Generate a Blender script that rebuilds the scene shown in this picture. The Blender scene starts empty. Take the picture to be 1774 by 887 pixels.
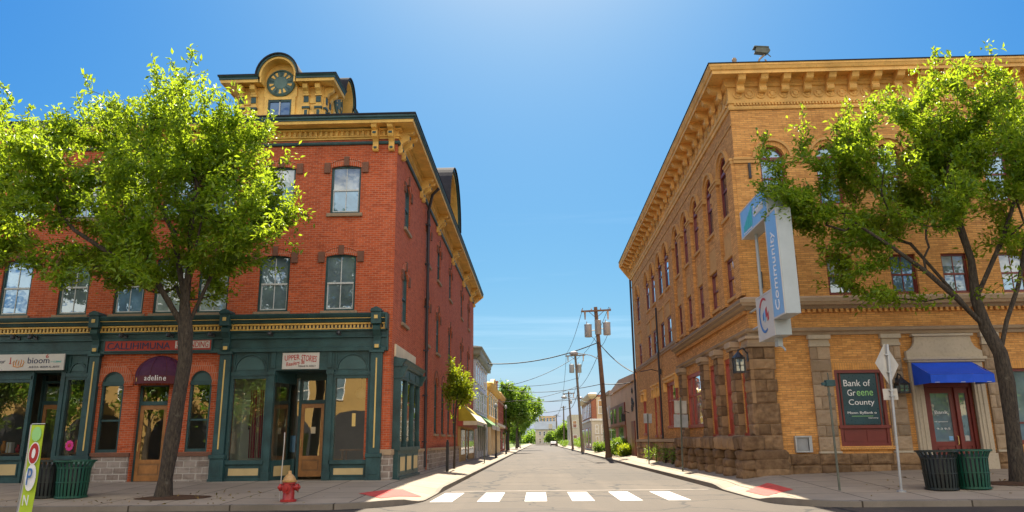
import bpy, bmesh, math, random
import numpy as np
from mathutils import Vector, Matrix, noise

S = bpy.context.scene
C = S.collection
rad = math.radians
CLOUD_FILL = 15.0  # radiance of the cumulus behind the view, set as fill for shaded fronts
SUN_EL, SUN_AZ = 51.0, .2

# ------------------------------------------------------------------ helpers
ORG = {}          # world origin of every parent


def link(o, parent=None):
    C.objects.link(o)
    if parent is not None:
        o.parent = parent
    return o


def thing(name, label, cat, loc=(0, 0, 0), group=None, rotz=0.0):
    o = bpy.data.objects.new(name, None)
    o.empty_display_size = 0.3
    o.location = loc
    o.rotation_euler = (0, 0, rotz)
    C.objects.link(o)
    ORG[o.name] = Vector(loc)
    o['label'] = label
    o['category'] = cat
    if group:
        o['group'] = group
    return o


def tag(o, label, cat, group=None):
    o['label'] = label
    o['category'] = cat
    if group:
        o['group'] = group
    return o


def struct(o, kind='structure'):
    o['kind'] = kind
    return o


def copy_tree(o, parent=None):
    c = o.copy()
    C.objects.link(c)
    c.parent = parent
    for ch in o.children:
        copy_tree(ch, c)
    return c


class MB:
    def __init__(s):
        s.v, s.f, s.m = [], [], []

    def poly(s, pts, mi=0):
        n = len(s.v)
        s.v.extend([tuple(p) for p in pts])
        s.f.append(tuple(range(n, n + len(pts))))
        s.m.append(mi)

    def hexa(s, c, mi=0):
        n = len(s.v)
        s.v.extend([tuple(p) for p in c])
        for q in ((0, 1, 2, 3), (7, 6, 5, 4), (0, 4, 5, 1), (1, 5, 6, 2), (2, 6, 7, 3), (3, 7, 4, 0)):
            s.f.append(tuple(n + i for i in q))
            s.m.append(mi)

    def box(s, x0, x1, y0, y1, z0, z1, mi=0):
        s.hexa([(x0, y0, z0), (x1, y0, z0), (x1, y1, z0), (x0, y1, z0),
                (x0, y0, z1), (x1, y0, z1), (x1, y1, z1), (x0, y1, z1)], mi)

    def prism(s, pts, off, mi=0):
        """closed polygon pts (3D) extruded by vector off"""
        off = Vector(off)
        a = [Vector(p) for p in pts]
        b = [p + off for p in a]
        n = len(s.v)
        k = len(a)
        s.v.extend([tuple(p) for p in a + b])
        s.f.append(tuple(range(n, n + k)))
        s.f.append(tuple(range(n + 2 * k - 1, n + k - 1, -1)))
        s.m += [mi, mi]
        for i in range(k):
            j = (i + 1) % k
            s.f.append((n + i, n + k + i, n + k + j, n + j))
            s.m.append(mi)

    def tube(s, pts, r, n=6, mi=0, cap=True):
        pts = [Vector(p) for p in pts]
        rs = r if isinstance(r, (list, tuple)) else [r] * len(pts)
        base = len(s.v)
        up = Vector((0, 0, 1))
        ref = None
        for i, p in enumerate(pts):
            d = (pts[min(i + 1, len(pts) - 1)] - pts[max(i - 1, 0)])
            if d.length < 1e-9:
                d = up
            d.normalize()
            if ref is None:
                ref = Vector((1, 0, 0)) if abs(d.x) < .8 else Vector((0, 1, 0))
            a = (ref - d * ref.dot(d))
            if a.length < 1e-6:
                a = Vector((0, 1, 0)).cross(d)
            a.normalize()
            ref = a
            b = d.cross(a)
            for k in range(n):
                t = 2 * math.pi * k / n
                s.v.append(tuple(p + (a * math.cos(t) + b * math.sin(t)) * rs[i]))
        for i in range(len(pts) - 1):
            for k in range(n):
                j = (k + 1) % n
                s.f.append((base + i * n + k, base + i * n + j, base + (i + 1) * n + j, base + (i + 1) * n + k))
                s.m.append(mi)
        if cap:
            s.f.append(tuple(base + k for k in reversed(range(n))))
            s.f.append(tuple(base + (len(pts) - 1) * n + k for k in range(n)))
            s.m += [mi, mi]

    def lathe(s, prof, c=(0, 0, 0), n=20, mi=0, axis='z'):
        base = len(s.v)
        cx, cy, cz = c
        for (r, h) in prof:
            for k in range(n):
                t = 2 * math.pi * k / n
                a, b = r * math.cos(t), r * math.sin(t)
                if axis == 'z':
                    s.v.append((cx + a, cy + b, cz + h))
                elif axis == 'y':
                    s.v.append((cx + a, cy + h, cz + b))
                else:
                    s.v.append((cx + h, cy + a, cz + b))
        for i in range(len(prof) - 1):
            for k in range(n):
                j = (k + 1) % n
                s.f.append((base + i * n + k, base + i * n + j, base + (i + 1) * n + j, base + (i + 1) * n + k))
                s.m.append(mi)
        s.f.append(tuple(base + k for k in reversed(range(n))))
        s.f.append(tuple(base + (len(prof) - 1) * n + k for k in range(n)))
        s.m += [mi, mi]

    def build(s, name, mats, parent=None, smooth=False, bevel=0, local=False, loc=None, auto=None):
        if not isinstance(mats, (list, tuple)):
            mats = [mats]
        me = bpy.data.meshes.new(name)
        if parent is not None and not local:
            o0 = ORG[parent.name]
            vs = [(x - o0.x, y - o0.y, z - o0.z) for x, y, z in s.v]
        elif loc is not None and not local:
            vs = [(x - loc[0], y - loc[1], z - loc[2]) for x, y, z in s.v]
        else:
            vs = s.v
        me.from_pydata(vs, [], s.f)
        for m in mats:
            me.materials.append(m)
        me.polygons.foreach_set('material_index', s.m)
        bm = bmesh.new()
        bm.from_mesh(me)
        bmesh.ops.recalc_face_normals(bm, faces=bm.faces)
        bm.to_mesh(me)
        bm.free()
        if smooth:
            me.polygons.foreach_set('use_smooth', [True] * len(me.polygons))
        if auto:
            me.polygons.foreach_set('use_smooth', [True] * len(me.polygons))
            me.set_sharp_from_angle(angle=rad(auto))
        me.update()
        o = bpy.data.objects.new(name, me)
        link(o, parent)
        if loc is not None:
            o.location = loc
        if parent is not None:
            ORG[o.name] = ORG[parent.name] if not local else Vector((0, 0, 0))
        else:
            ORG[o.name] = Vector(loc) if loc is not None else Vector((0, 0, 0))
        if bevel:
            b = o.modifiers.new('edge', 'BEVEL')
            b.width = bevel
            b.segments = 2
            b.limit_method = 'ANGLE'
        return o


class Fac:
    """a facade plane: u along the wall, d outward, z up"""

    def __init__(s, axis, plane, sign):
        s.axis, s.plane, s.sign = axis, plane, sign

    def P(s, u, d, z):
        if s.axis == 'y':
            return (u, s.plane + s.sign * d, z)
        return (s.plane + s.sign * d, u, z)

    def N(s, d):
        return Vector((0, s.sign * d, 0)) if s.axis == 'y' else Vector((s.sign * d, 0, 0))

    def box(s, mb, u0, u1, d0, d1, z0, z1, mi=0):
        mb.hexa([s.P(u0, d0, z0), s.P(u1, d0, z0), s.P(u1, d1, z0), s.P(u0, d1, z0),
                 s.P(u0, d0, z1), s.P(u1, d0, z1), s.P(u1, d1, z1), s.P(u0, d1, z1)], mi)


def each(F, boxes, name, mat, parent, bevel=0):
    for b in boxes:
        mb = MB()
        F.box(mb, *b)
        mb.build(name, mat, parent, bevel=bevel)


def arch_pts(u0, u1, zs, rise, n=12, semi=True):
    c, h = (u0 + u1) / 2, (u1 - u0) / 2
    out = []
    for i in range(n + 1):
        if semi:
            t = math.pi * (1 - i / n)
            out.append((c + h * math.cos(t), zs + rise * math.sin(t)))
        else:
            x = -1 + 2 * i / n
            out.append((c + h * x, zs + rise * (1 - x * x)))
    return out


def wall_sheet(mb, F, u0, u1, z0, z1, holes, reveal=.22, mi=0, d=0.0):
    """holes: (u0,u1,z0,zs,rise,semi) - wall with reveals round every opening"""
    us, zs_ = {u0, u1}, {z0, z1}
    for h in holes:
        us.update((h[0], h[1]))
        zs_.update((h[2], h[3] + h[4]))
    us = sorted(u for u in us if u0 - 1e-6 <= u <= u1 + 1e-6)
    zs_ = sorted(z for z in zs_ if z0 - 1e-6 <= z <= z1 + 1e-6)
    for i in range(len(us) - 1):
        cu = (us[i] + us[i + 1]) / 2
        col = [h for h in holes if h[0] < cu < h[1]]
        run = None
        for j in range(len(zs_) - 1):
            cz = (zs_[j] + zs_[j + 1]) / 2
            solid = not any(h[2] < cz < h[3] + h[4] for h in col)
            if solid:
                mb.poly([F.P(us[i], d, zs_[j]), F.P(us[i + 1], d, zs_[j]), F.P(us[i + 1], d, zs_[j + 1]), F.P(us[i], d, zs_[j + 1])], mi)
    for h in holes:
        a, b, q0, qs, rise, semi = h
        ol = [(a, q0), (a, qs)]
        if rise > 0:
            ap = arch_pts(a, b, qs, rise, 12, semi)
            for k in range(len(ap) - 1):
                mb.poly([F.P(ap[k][0], d, ap[k][1]), F.P(ap[k + 1][0], d, ap[k + 1][1]),
                         F.P(ap[k + 1][0], d, qs + rise), F.P(ap[k][0], d, qs + rise)], mi)
            ol = [(a, q0)] + ap + [(b, q0)]
        else:
            ol = [(a, q0), (a, qs), (b, qs), (b, q0)]
        for k in range(len(ol)):
            p, q = ol[k], ol[(k + 1) % len(ol)]
            mb.poly([F.P(p[0], d, p[1]), F.P(q[0], d, q[1]), F.P(q[0], d - reveal, q[1]), F.P(p[0], d - reveal, p[1])], mi)


def arch_band(mb, F, u0, u1, zs, rise, w, d0, d1, mi=0, semi=True, n=14):
    """solid band of width w round the outside of an arch"""
    c = (u0 + u1) / 2
    inn = arch_pts(u0, u1, zs, rise, n, semi)
    out = arch_pts(u0 - w, u1 + w, zs, rise + w, n, semi)
    for k in range(n):
        a, b, e, f = inn[k], inn[k + 1], out[k + 1], out[k]
        mb.hexa([F.P(a[0], d0, a[1]), F.P(b[0], d0, b[1]), F.P(e[0], d0, e[1]), F.P(f[0], d0, f[1]),
                 F.P(a[0], d1, a[1]), F.P(b[0], d1, b[1]), F.P(e[0], d1, e[1]), F.P(f[0], d1, f[1])], mi)


def window(F, parent, hole, frame_m, pane_m, sill_m=None, fw=.07, dd=-.13, meeting=.5, muntin=True, sill_out=.09,
           name='window', sash_m=None, blind=None):
    a, b, z0, zs, rise, semi = hole
    mb = MB()
    f0, f1 = dd, dd + .08
    F.box(mb, a, a + fw, f0, f1, z0, zs)
    F.box(mb, b - fw, b, f0, f1, z0, zs)
    F.box(mb, a + fw, b - fw, f0, f1, z0, z0 + fw)
    if rise > 0:
        arch_band(mb, F, a + fw, b - fw, zs, rise - fw, fw, f0, f1, 0, semi)
    else:
        F.box(mb, a + fw, b - fw, f0, f1, zs - fw, zs)
    H = zs + rise * .7 - z0
    zm = z0 + H * meeting
    F.box(mb, a + fw, b - fw, f0, f1 - .02, zm - .03, zm + .03, 1)
    s = .035
    # inner sash border, one step back
    F.box(mb, a + fw, a + fw + s, f0 - .01, f1 - .035, z0 + fw, zm - .03, 1)
    F.box(mb, b - fw - s, b - fw, f0 - .01, f1 - .035, z0 + fw, zm - .03, 1)
    F.box(mb, a + fw + s, b - fw - s, f0 - .01, f1 - .035, z0 + fw, z0 + fw + s * 1.3, 1)
    if muntin:
        c = (a + b) / 2
        F.box(mb, c - .013, c + .013, f0, f1 - .04, z0 + fw, zm - .03, 1)
        F.box(mb, c - .013, c + .013, f0, f1 - .04, zm + .03, zs - (fw if rise == 0 else 0), 1)
    o = mb.build(name, [frame_m, sash_m or frame_m], parent)
    pm = MB()
    g = dd + .02
    if rise > 0:
        ap = arch_pts(a, b, zs, rise, 12, semi)
        pm.poly([F.P(a, g, z0)] + [F.P(p[0], g, p[1]) for p in ap] + [F.P(b, g, z0)])
    else:
        pm.poly([F.P(a, g, z0), F.P(b, g, z0), F.P(b, g, zs), F.P(a, g, zs)])
    pm.build('pane', pane_m, o)
    if blind:
        bz, bm_ = blind
        zt = zs + (rise * .15 if rise else -fw)
        q = MB()
        q.poly([F.P(a + fw, g + .006, z0 + (zs - z0) * bz), F.P(b - fw, g + .006, z0 + (zs - z0) * bz), F.P(b - fw, g + .006, zt), F.P(a + fw, g + .006, zt)])
        q.build('blind', bm_, o)
    if sill_m:
        sm = MB()
        F.box(sm, a - .1, b + .1, dd, sill_out, z0 - .12, z0 - .003)
        sm.build('sill', sill_m, o, bevel=.012)
    return o


def sweep(mb, path, outs, prof, mis):
    """profile (d,z) list swept along path with outward mitre vectors"""
    rows = []
    for (x, y), (ox, oy) in zip(path, outs):
        rows.append([(x + ox * d, y + oy * d, z) for d, z in prof])
    for i in range(len(rows) - 1):
        for k in range(len(prof) - 1):
            mb.poly([rows[i][k], rows[i + 1][k], rows[i + 1][k + 1], rows[i][k + 1]], mis[k] if isinstance(mis, list) else mis)


def rock(mb, c, size, seed, mi=0, e=.35, amp=.10, nu=18, nv=12):
    """rounded rough boulder-like block (superellipsoid with noise)"""
    base = len(mb.v)
    cx, cy, cz = c
    sx, sy, sz = [q / 2 for q in size]

    def pw(v):
        return math.copysign(abs(v) ** e, v)
    for j in range(nv + 1):
        ph = -math.pi / 2 + math.pi * j / nv
        for i in range(nu):
            th = 2 * math.pi * i / nu + math.pi / nu
            x, y, z = pw(math.cos(ph)) * pw(math.cos(th)), pw(math.cos(ph)) * pw(math.sin(th)), pw(math.sin(ph))
            n = noise.noise(Vector((x * 1.3 + seed * 7.1, y * 1.3 + seed * 3.7, z * 1.3)))
            n2 = noise.noise(Vector((x * 3.1 + seed * 2.1, y * 3.1, z * 3.1 + seed)))
            n3 = noise.noise(Vector((x * 6.3 + seed, y * 6.3, z * 6.3 + seed * 2)))
            k = 1 + amp * n + amp * .6 * n2 + amp * .45 * n3
            mb.v.append((cx + sx * x * k, cy + sy * y * k, cz + sz * z * k))
    for j in range(nv):
        for i in range(nu):
            k = (i + 1) % nu
            mb.f.append((base + j * nu + i, base + j * nu + k, base + (j + 1) * nu + k, base + (j + 1) * nu + i))
            mb.m.append(mi)


def rockface(mb, F, u0, u1, d0, d1, z0, z1, seed, bulge=.06, mi=0, nu=10, nv=7):
    """quarry-faced block: flat drafted edge, bulging rough face"""
    base = len(mb.v)
    for j in range(nv + 1):
        for i in range(nu + 1):
            a, b = i / nu, j / nv
            u, z = u0 + (u1 - u0) * a, z0 + (z1 - z0) * b
            e = min(a, 1 - a) * (u1 - u0)
            g = min(b, 1 - b) * (z1 - z0)
            k = min(1, min(e, g) / .05)
            n = noise.noise(Vector((u * 5 + seed, z * 5, seed * 1.7))) * .6 + noise.noise(Vector((u * 11, z * 11 + seed, seed))) * .4
            mb.v.append(F.P(u, d1 + k * bulge * (.55 + .9 * n), z))
    w = nu + 1
    for j in range(nv):
        for i in range(nu):
            mb.f.append((base + j * w + i, base + j * w + i + 1, base + (j + 1) * w + i + 1, base + (j + 1) * w + i))
            mb.m.append(mi)
    for a, b, c, d in (((u0, z0), (u1, z0), d0, d1), ((u0, z1), (u1, z1), d0, d1), ((u0, z0), (u0, z1), d0, d1), ((u1, z0), (u1, z1), d0, d1)):
        mb.poly([F.P(a[0], c, a[1]), F.P(b[0], c, b[1]), F.P(b[0], d, b[1]), F.P(a[0], d, a[1])], mi)


def text(body, w, h, mat, parent, M, name='lettering', depth=.006, shear=0.0):
    cu = bpy.data.curves.new(name, 'FONT')
    cu.body = body
    cu.align_x = 'CENTER'
    cu.align_y = 'CENTER'
    cu.extrude = depth
    cu.shear = shear
    cu.resolution_u = 3
    tmp = bpy.data.objects.new('tmp', cu)
    me = bpy.data.meshes.new_from_object(tmp)
    bpy.data.objects.remove(tmp)
    bpy.data.curves.remove(cu)
    co = np.zeros(len(me.vertices) * 3)
    me.vertices.foreach_get('co', co)
    co = co.reshape(-1, 3)
    mn, mx = co.min(0), co.max(0)
    co[:, 0] = (co[:, 0] - (mn[0] + mx[0]) / 2) * w / (mx[0] - mn[0])
    co[:, 1] = (co[:, 1] - (mn[1] + mx[1]) / 2) * h / (mx[1] - mn[1])
    o0 = ORG[parent.name] if parent is not None else Vector((0, 0, 0))
    Mx = np.array(Matrix.Translation(-o0) @ M)
    co = co @ Mx[:3, :3].T + Mx[:3, 3]
    me.vertices.foreach_set('co', co.astype(np.float32).ravel())
    me.materials.clear()
    me.materials.append(mat)
    me.update()
    me.name = name
    o = bpy.data.objects.new(name, me)
    link(o, parent)
    if parent is not None:
        ORG[o.name] = o0
    return o


def face_front(x, y, z):      # text on a wall that faces -Y
    return Matrix.Translation((x, y, z)) @ Matrix.Rotation(rad(90), 4, 'X')


def face_west(x, y, z):       # text on a face looking towards -X
    return Matrix.Translation((x, y, z)) @ Matrix.Rotation(rad(-90), 4, 'Z') @ Matrix.Rotation(rad(90), 4, 'X')


# ------------------------------------------------------------------ materials
def nodes(name):
    m = bpy.data.materials.new(name)
    m.use_nodes = True
    nt = m.node_tree
    b = nt.nodes['Principled BSDF']
    return m, nt, b


def N(nt, t, **kw):
    n = nt.nodes.new(t)
    for k, v in kw.items():
        if k.startswith('i_'):
            key = k[2:]
            n.inputs[int(key) if key.isdigit() else key].default_value = v
        else:
            setattr(n, k, v)
    return n


def L(nt, a, b):
    nt.links.new(a, b)


def mixc(nt, fac, a, b, mode='MIX'):
    n = nt.nodes.new('ShaderNodeMix')
    n.data_type = 'RGBA'
    n.blend_type = mode
    for k, v in ((0, fac), (6, a), (7, b)):
        if hasattr(v, 'links') or isinstance(v, bpy.types.NodeSocket):
            nt.links.new(v, n.inputs[k])
        elif k == 0:
            n.inputs[0].default_value = v
        else:
            n.inputs[k].default_value = (*v, 1) if len(v) == 3 else v
    return n.outputs[2]


def ramp(nt, src, pts):
    r = nt.nodes.new('ShaderNodeValToRGB')
    while len(r.color_ramp.elements) < len(pts):
        r.color_ramp.elements.new(.5)
    for e, (p, c) in zip(r.color_ramp.elements, pts):
        e.position = p
        e.color = (c, c, c, 1) if isinstance(c, (int, float)) else (*c, 1)
    nt.links.new(src, r.inputs[0])
    return r.outputs[0]


def pos(nt):
    return nt.nodes.new('ShaderNodeNewGeometry').outputs['Position']


def noise_tex(nt, vec, scale, detail=4, rough=.6):
    n = N(nt, 'ShaderNodeTexNoise')
    n.inputs['Scale'].default_value = scale
    n.inputs['Detail'].default_value = detail
    n.inputs['Roughness'].default_value = rough
    if vec is not None:
        L(nt, vec, n.inputs['Vector'])
    return n.outputs['Fac']


def bump(nt, b, h, strength=.3, dist=.02):
    n = N(nt, 'ShaderNodeBump')
    n.inputs['Strength'].default_value = strength
    n.inputs['Distance'].default_value = dist
    L(nt, h, n.inputs['Height'])
    L(nt, n.outputs[0], b.inputs['Normal'])


def paint(name, col, rough=.55, var=.18, scale=1.6, bmp=.12, spec=.4, metal=0, dirt=None):
    """weathered paint / metal / cloth: patchy tone, fine grain"""
    m, nt, b = nodes(name)
    p = pos(nt)
    n1 = noise_tex(nt, p, scale, 5, .65)
    n2 = noise_tex(nt, p, scale * 14, 3, .6)
    lo = tuple(c * (1 - var) for c in col)
    hi = tuple(min(1, c * (1 + var)) for c in col)
    c = mixc(nt, ramp(nt, n1, [(.3, 0), (.7, 1)]), lo, hi)
    if dirt:
        c = mixc(nt, ramp(nt, n2, [(.58, 0), (.72, .7)]), c, dirt)
    L(nt, c, b.inputs['Base Color'])
    L(nt, ramp(nt, n2, [(.2, max(.02, rough - .1)), (.8, min(1, rough + .15))]), b.inputs['Roughness'])
    b.inputs['Specular IOR Level'].default_value = spec
    b.inputs['Metallic'].default_value = metal
    if bmp:
        bump(nt, b, n2, bmp, .01)
    return m


def wallvec(nt):
    g = nt.nodes.new('ShaderNodeNewGeometry')
    sp = N(nt, 'ShaderNodeSeparateXYZ')
    L(nt, g.outputs['Position'], sp.inputs[0])
    sn = N(nt, 'ShaderNodeSeparateXYZ')
    L(nt, g.outputs['True Normal'], sn.inputs[0])
    ax = N(nt, 'ShaderNodeMath', operation='ABSOLUTE')
    L(nt, sn.outputs[0], ax.inputs[0])
    gt = N(nt, 'ShaderNodeMath', operation='GREATER_THAN')
    L(nt, ax.outputs[0], gt.inputs[0])
    gt.inputs[1].default_value = .6
    mx = N(nt, 'ShaderNodeMix', data_type='FLOAT')
    L(nt, gt.outputs[0], mx.inputs[0])
    L(nt, sp.outputs[0], mx.inputs[2])
    L(nt, sp.outputs[1], mx.inputs[3])
    cb = N(nt, 'ShaderNodeCombineXYZ')
    L(nt, mx.outputs[0], cb.inputs[0])
    L(nt, sp.outputs[2], cb.inputs[1])
    return cb.outputs[0], g.outputs['Position']


def brick(name, c1, c2, mortar, bw=.215, rh=.075, ms=.011, stain=.25, bm=.5, vertical=False, light=None):
    m, nt, b = nodes(name)
    v, p = wallvec(nt)
    t = N(nt, 'ShaderNodeTexBrick')
    t.offset = .5
    t.inputs['Color1'].default_value = (*c1, 1)
    t.inputs['Color2'].default_value = (*c2, 1)
    t.inputs['Mortar'].default_value = (*mortar, 1)
    t.inputs['Scale'].default_value = 1
    t.inputs['Mortar Size'].default_value = ms
    t.inputs['Mortar Smooth'].default_value = .3
    t.inputs['Bias'].default_value = -.1
    t.inputs['Brick Width'].default_value = bw
    t.inputs['Row Height'].default_value = rh
    L(nt, v, t.inputs['Vector'])
    n1 = noise_tex(nt, p, .35, 6, .7)
    n2 = noise_tex(nt, p, 9, 4, .7)
    mp = N(nt, 'ShaderNodeMapping')
    mp.inputs['Scale'].default_value = (1.4, 1.4, .12)
    L(nt, p, mp.inputs[0])
    n3 = noise_tex(nt, mp.outputs[0], 1.6, 5, .65)     # vertical run-off stains
    c = mixc(nt, ramp(nt, n1, [(.35, 0), (.7, stain)]), t.outputs['Color'], tuple(x * .45 for x in c2))
    c = mixc(nt, ramp(nt, n3, [(.56, 0), (.75, stain * .8)]), c, light or tuple(min(1, x * 1.5 + .05) for x in mortar))
    c = mixc(nt, ramp(nt, n2, [(.35, .0), (.75, .35)]), c, tuple(min(1, x * 1.35) for x in c1))
    mq = N(nt, 'ShaderNodeMapping')
    mq.inputs['Scale'].default_value = (1.6, 1.6, 9)
    L(nt, p, mq.inputs[0])
    n5 = noise_tex(nt, mq.outputs[0], 1.3, 3, .6)
    c = mixc(nt, ramp(nt, n5, [(.50, 0), (.68, .45)]), c, tuple(x * .55 for x in c2))
    mr_ = N(nt, 'ShaderNodeMapping')
    mr_.inputs['Scale'].default_value = (2.2, 2.2, .22)
    mr_.inputs['Location'].default_value = (3.1, 7.7, 1.9)
    L(nt, p, mr_.inputs[0])
    n6 = noise_tex(nt, mr_.outputs[0], 1.0, 6, .7)
    c = mixc(nt, ramp(nt, n6, [(.57, 0), (.74, stain * 1.6)]), c, tuple(x * .35 for x in c2))
    L(nt, c, b.inputs['Base Color'])
    b.inputs['Roughness'].default_value = .88
    b.inputs['Specular IOR Level'].default_value = .25
    inv = N(nt, 'ShaderNodeMath', operation='SUBTRACT')
    inv.inputs[0].default_value = 1
    L(nt, t.outputs['Fac'], inv.inputs[1])
    ad = N(nt, 'ShaderNodeMath', operation='MULTIPLY_ADD')
    L(nt, n2, ad.inputs[0])
    ad.inputs[1].default_value = .5
    L(nt, inv.outputs[0], ad.inputs[2])
    bump(nt, b, ad.outputs[0], bm, .012)
    return m


def stone(name, c1, c2, scale=2.2, bm=.6, rough=.9, blocks=False):
    m, nt, b = nodes(name)
    p = pos(nt)
    n1 = noise_tex(nt, p, scale, 7, .68)
    n2 = noise_tex(nt, p, scale * 8, 5, .7)
    c = mixc(nt, ramp(nt, n1, [(.3, 0), (.7, 1)]), c1, c2)
    c = mixc(nt, ramp(nt, n2, [(.5, 0), (.8, .5)]), c, tuple(x * .4 for x in c1))
    if blocks:      # every quarried block has its own tone
        isl = nt.nodes.new('ShaderNodeNewGeometry').outputs['Random Per Island']
        c = mixc(nt, ramp(nt, isl, [(0, .55), (.5, 0), (1, 0)]), c, tuple(x * .55 for x in c1))
        c = mixc(nt, ramp(nt, isl, [(.5, 0), (1, .65)]), c, tuple(x * 1.45 for x in c2))
    L(nt, c, b.inputs['Base Color'])
    b.inputs['Roughness'].default_value = rough
    b.inputs['Specular IOR Level'].default_value = .25
    bump(nt, b, n2, bm, .03)
    return m


def glass_dark(name, base, gloss=.3, tint=(.92, .96, 1), wav=.06):
    """old window glass seen from outside in daylight: a dark, curtained or sky-tinted base with a wavy reflection"""
    m, nt, b = nodes(name)
    p = pos(nt)
    n = noise_tex(nt, p, .9, 3, .5)
    c = mixc(nt, ramp(nt, noise_tex(nt, p, 1.1, 4, .6), [(.35, 0), (.65, 1)]), tuple(x * .6 for x in base), tuple(x * 1.4 for x in base))
    L(nt, c, b.inputs['Base Color'])
    b.inputs['Roughness'].default_value = .6
    b.inputs['Specular IOR Level'].default_value = .2
    g = N(nt, 'ShaderNodeBsdfGlossy')
    g.inputs['Color'].default_value = (*tint, 1)
    g.inputs['Roughness'].default_value = .015
    bp = N(nt, 'ShaderNodeBump')
    bp.inputs['Strength'].default_value = wav
    bp.inputs['Distance'].default_value = .15
    L(nt, n, bp.inputs['Height'])
    L(nt, bp.outputs[0], g.inputs['Normal'])
    fr = N(nt, 'ShaderNodeLayerWeight')
    fr.inputs['Blend'].default_value = .35
    mr = N(nt, 'ShaderNodeMapRange')
    mr.inputs[3].default_value = gloss
    mr.inputs[4].default_value = .9
    L(nt, fr.outputs['Fresnel'], mr.inputs[0])
    mx = N(nt, 'ShaderNodeMixShader')
    L(nt, mr.outputs[0], mx.inputs[0])
    L(nt, b.outputs[0], mx.inputs[1])
    L(nt, g.outputs[0], mx.inputs[2])
    L(nt, mx.outputs[0], nt.nodes['Material Output'].inputs[0])
    return m


def glass_clear(name, gloss=.22):
    m, nt, b = nodes(name)
    nt.nodes.remove(b)
    tr = N(nt, 'ShaderNodeBsdfTransparent')
    tr.inputs[0].default_value = (.78, .84, .8, 1)
    g = N(nt, 'ShaderNodeBsdfGlossy')
    g.inputs['Roughness'].default_value = .01
    g.inputs['Color'].default_value = (1, .98, .92, 1)
    bp = N(nt, 'ShaderNodeBump')
    bp.inputs['Strength'].default_value = .03
    bp.inputs['Distance'].default_value = .1
    L(nt, noise_tex(nt, pos(nt), .8, 2, .5), bp.inputs['Height'])
    L(nt, bp.outputs[0], g.inputs['Normal'])
    fr = N(nt, 'ShaderNodeLayerWeight')
    fr.inputs['Blend'].default_value = .35
    mr = N(nt, 'ShaderNodeMapRange')
    mr.inputs[3].default_value = gloss
    mr.inputs[4].default_value = .95
    L(nt, fr.outputs['Fresnel'], mr.inputs[0])
    mx = N(nt, 'ShaderNodeMixShader')
    L(nt, mr.outputs[0], mx.inputs[0])
    L(nt, tr.outputs[0], mx.inputs[1])
    L(nt, g.outputs[0], mx.inputs[2])
    L(nt, mx.outputs[0], nt.nodes['Material Output'].inputs[0])
    return m


def leaf_mat(name, cols, trans=.5, tcol=(.42, .62, .04)):
    m, nt, b = nodes(name)
    g = nt.nodes.new('ShaderNodeNewGeometry')
    r = ramp(nt, g.outputs['Random Per Island'], [(0, cols[0]), (.45, cols[1]), (.85, cols[2]), (1, cols[3])])
    L(nt, r, b.inputs['Base Color'])
    b.inputs['Roughness'].default_value = .42
    b.inputs['Specular IOR Level'].default_value = .45
    t = N(nt, 'ShaderNodeBsdfTranslucent')
    c = mixc(nt, .75, r, tcol)
    L(nt, c, t.inputs[0])
    mx = N(nt, 'ShaderNodeMixShader')
    mx.inputs[0].default_value = trans
    L(nt, b.outputs[0], mx.inputs[1])
    L(nt, t.outputs[0], mx.inputs[2])
    L(nt, mx.outputs[0], nt.nodes['Material Output'].inputs[0])
    return m


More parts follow.
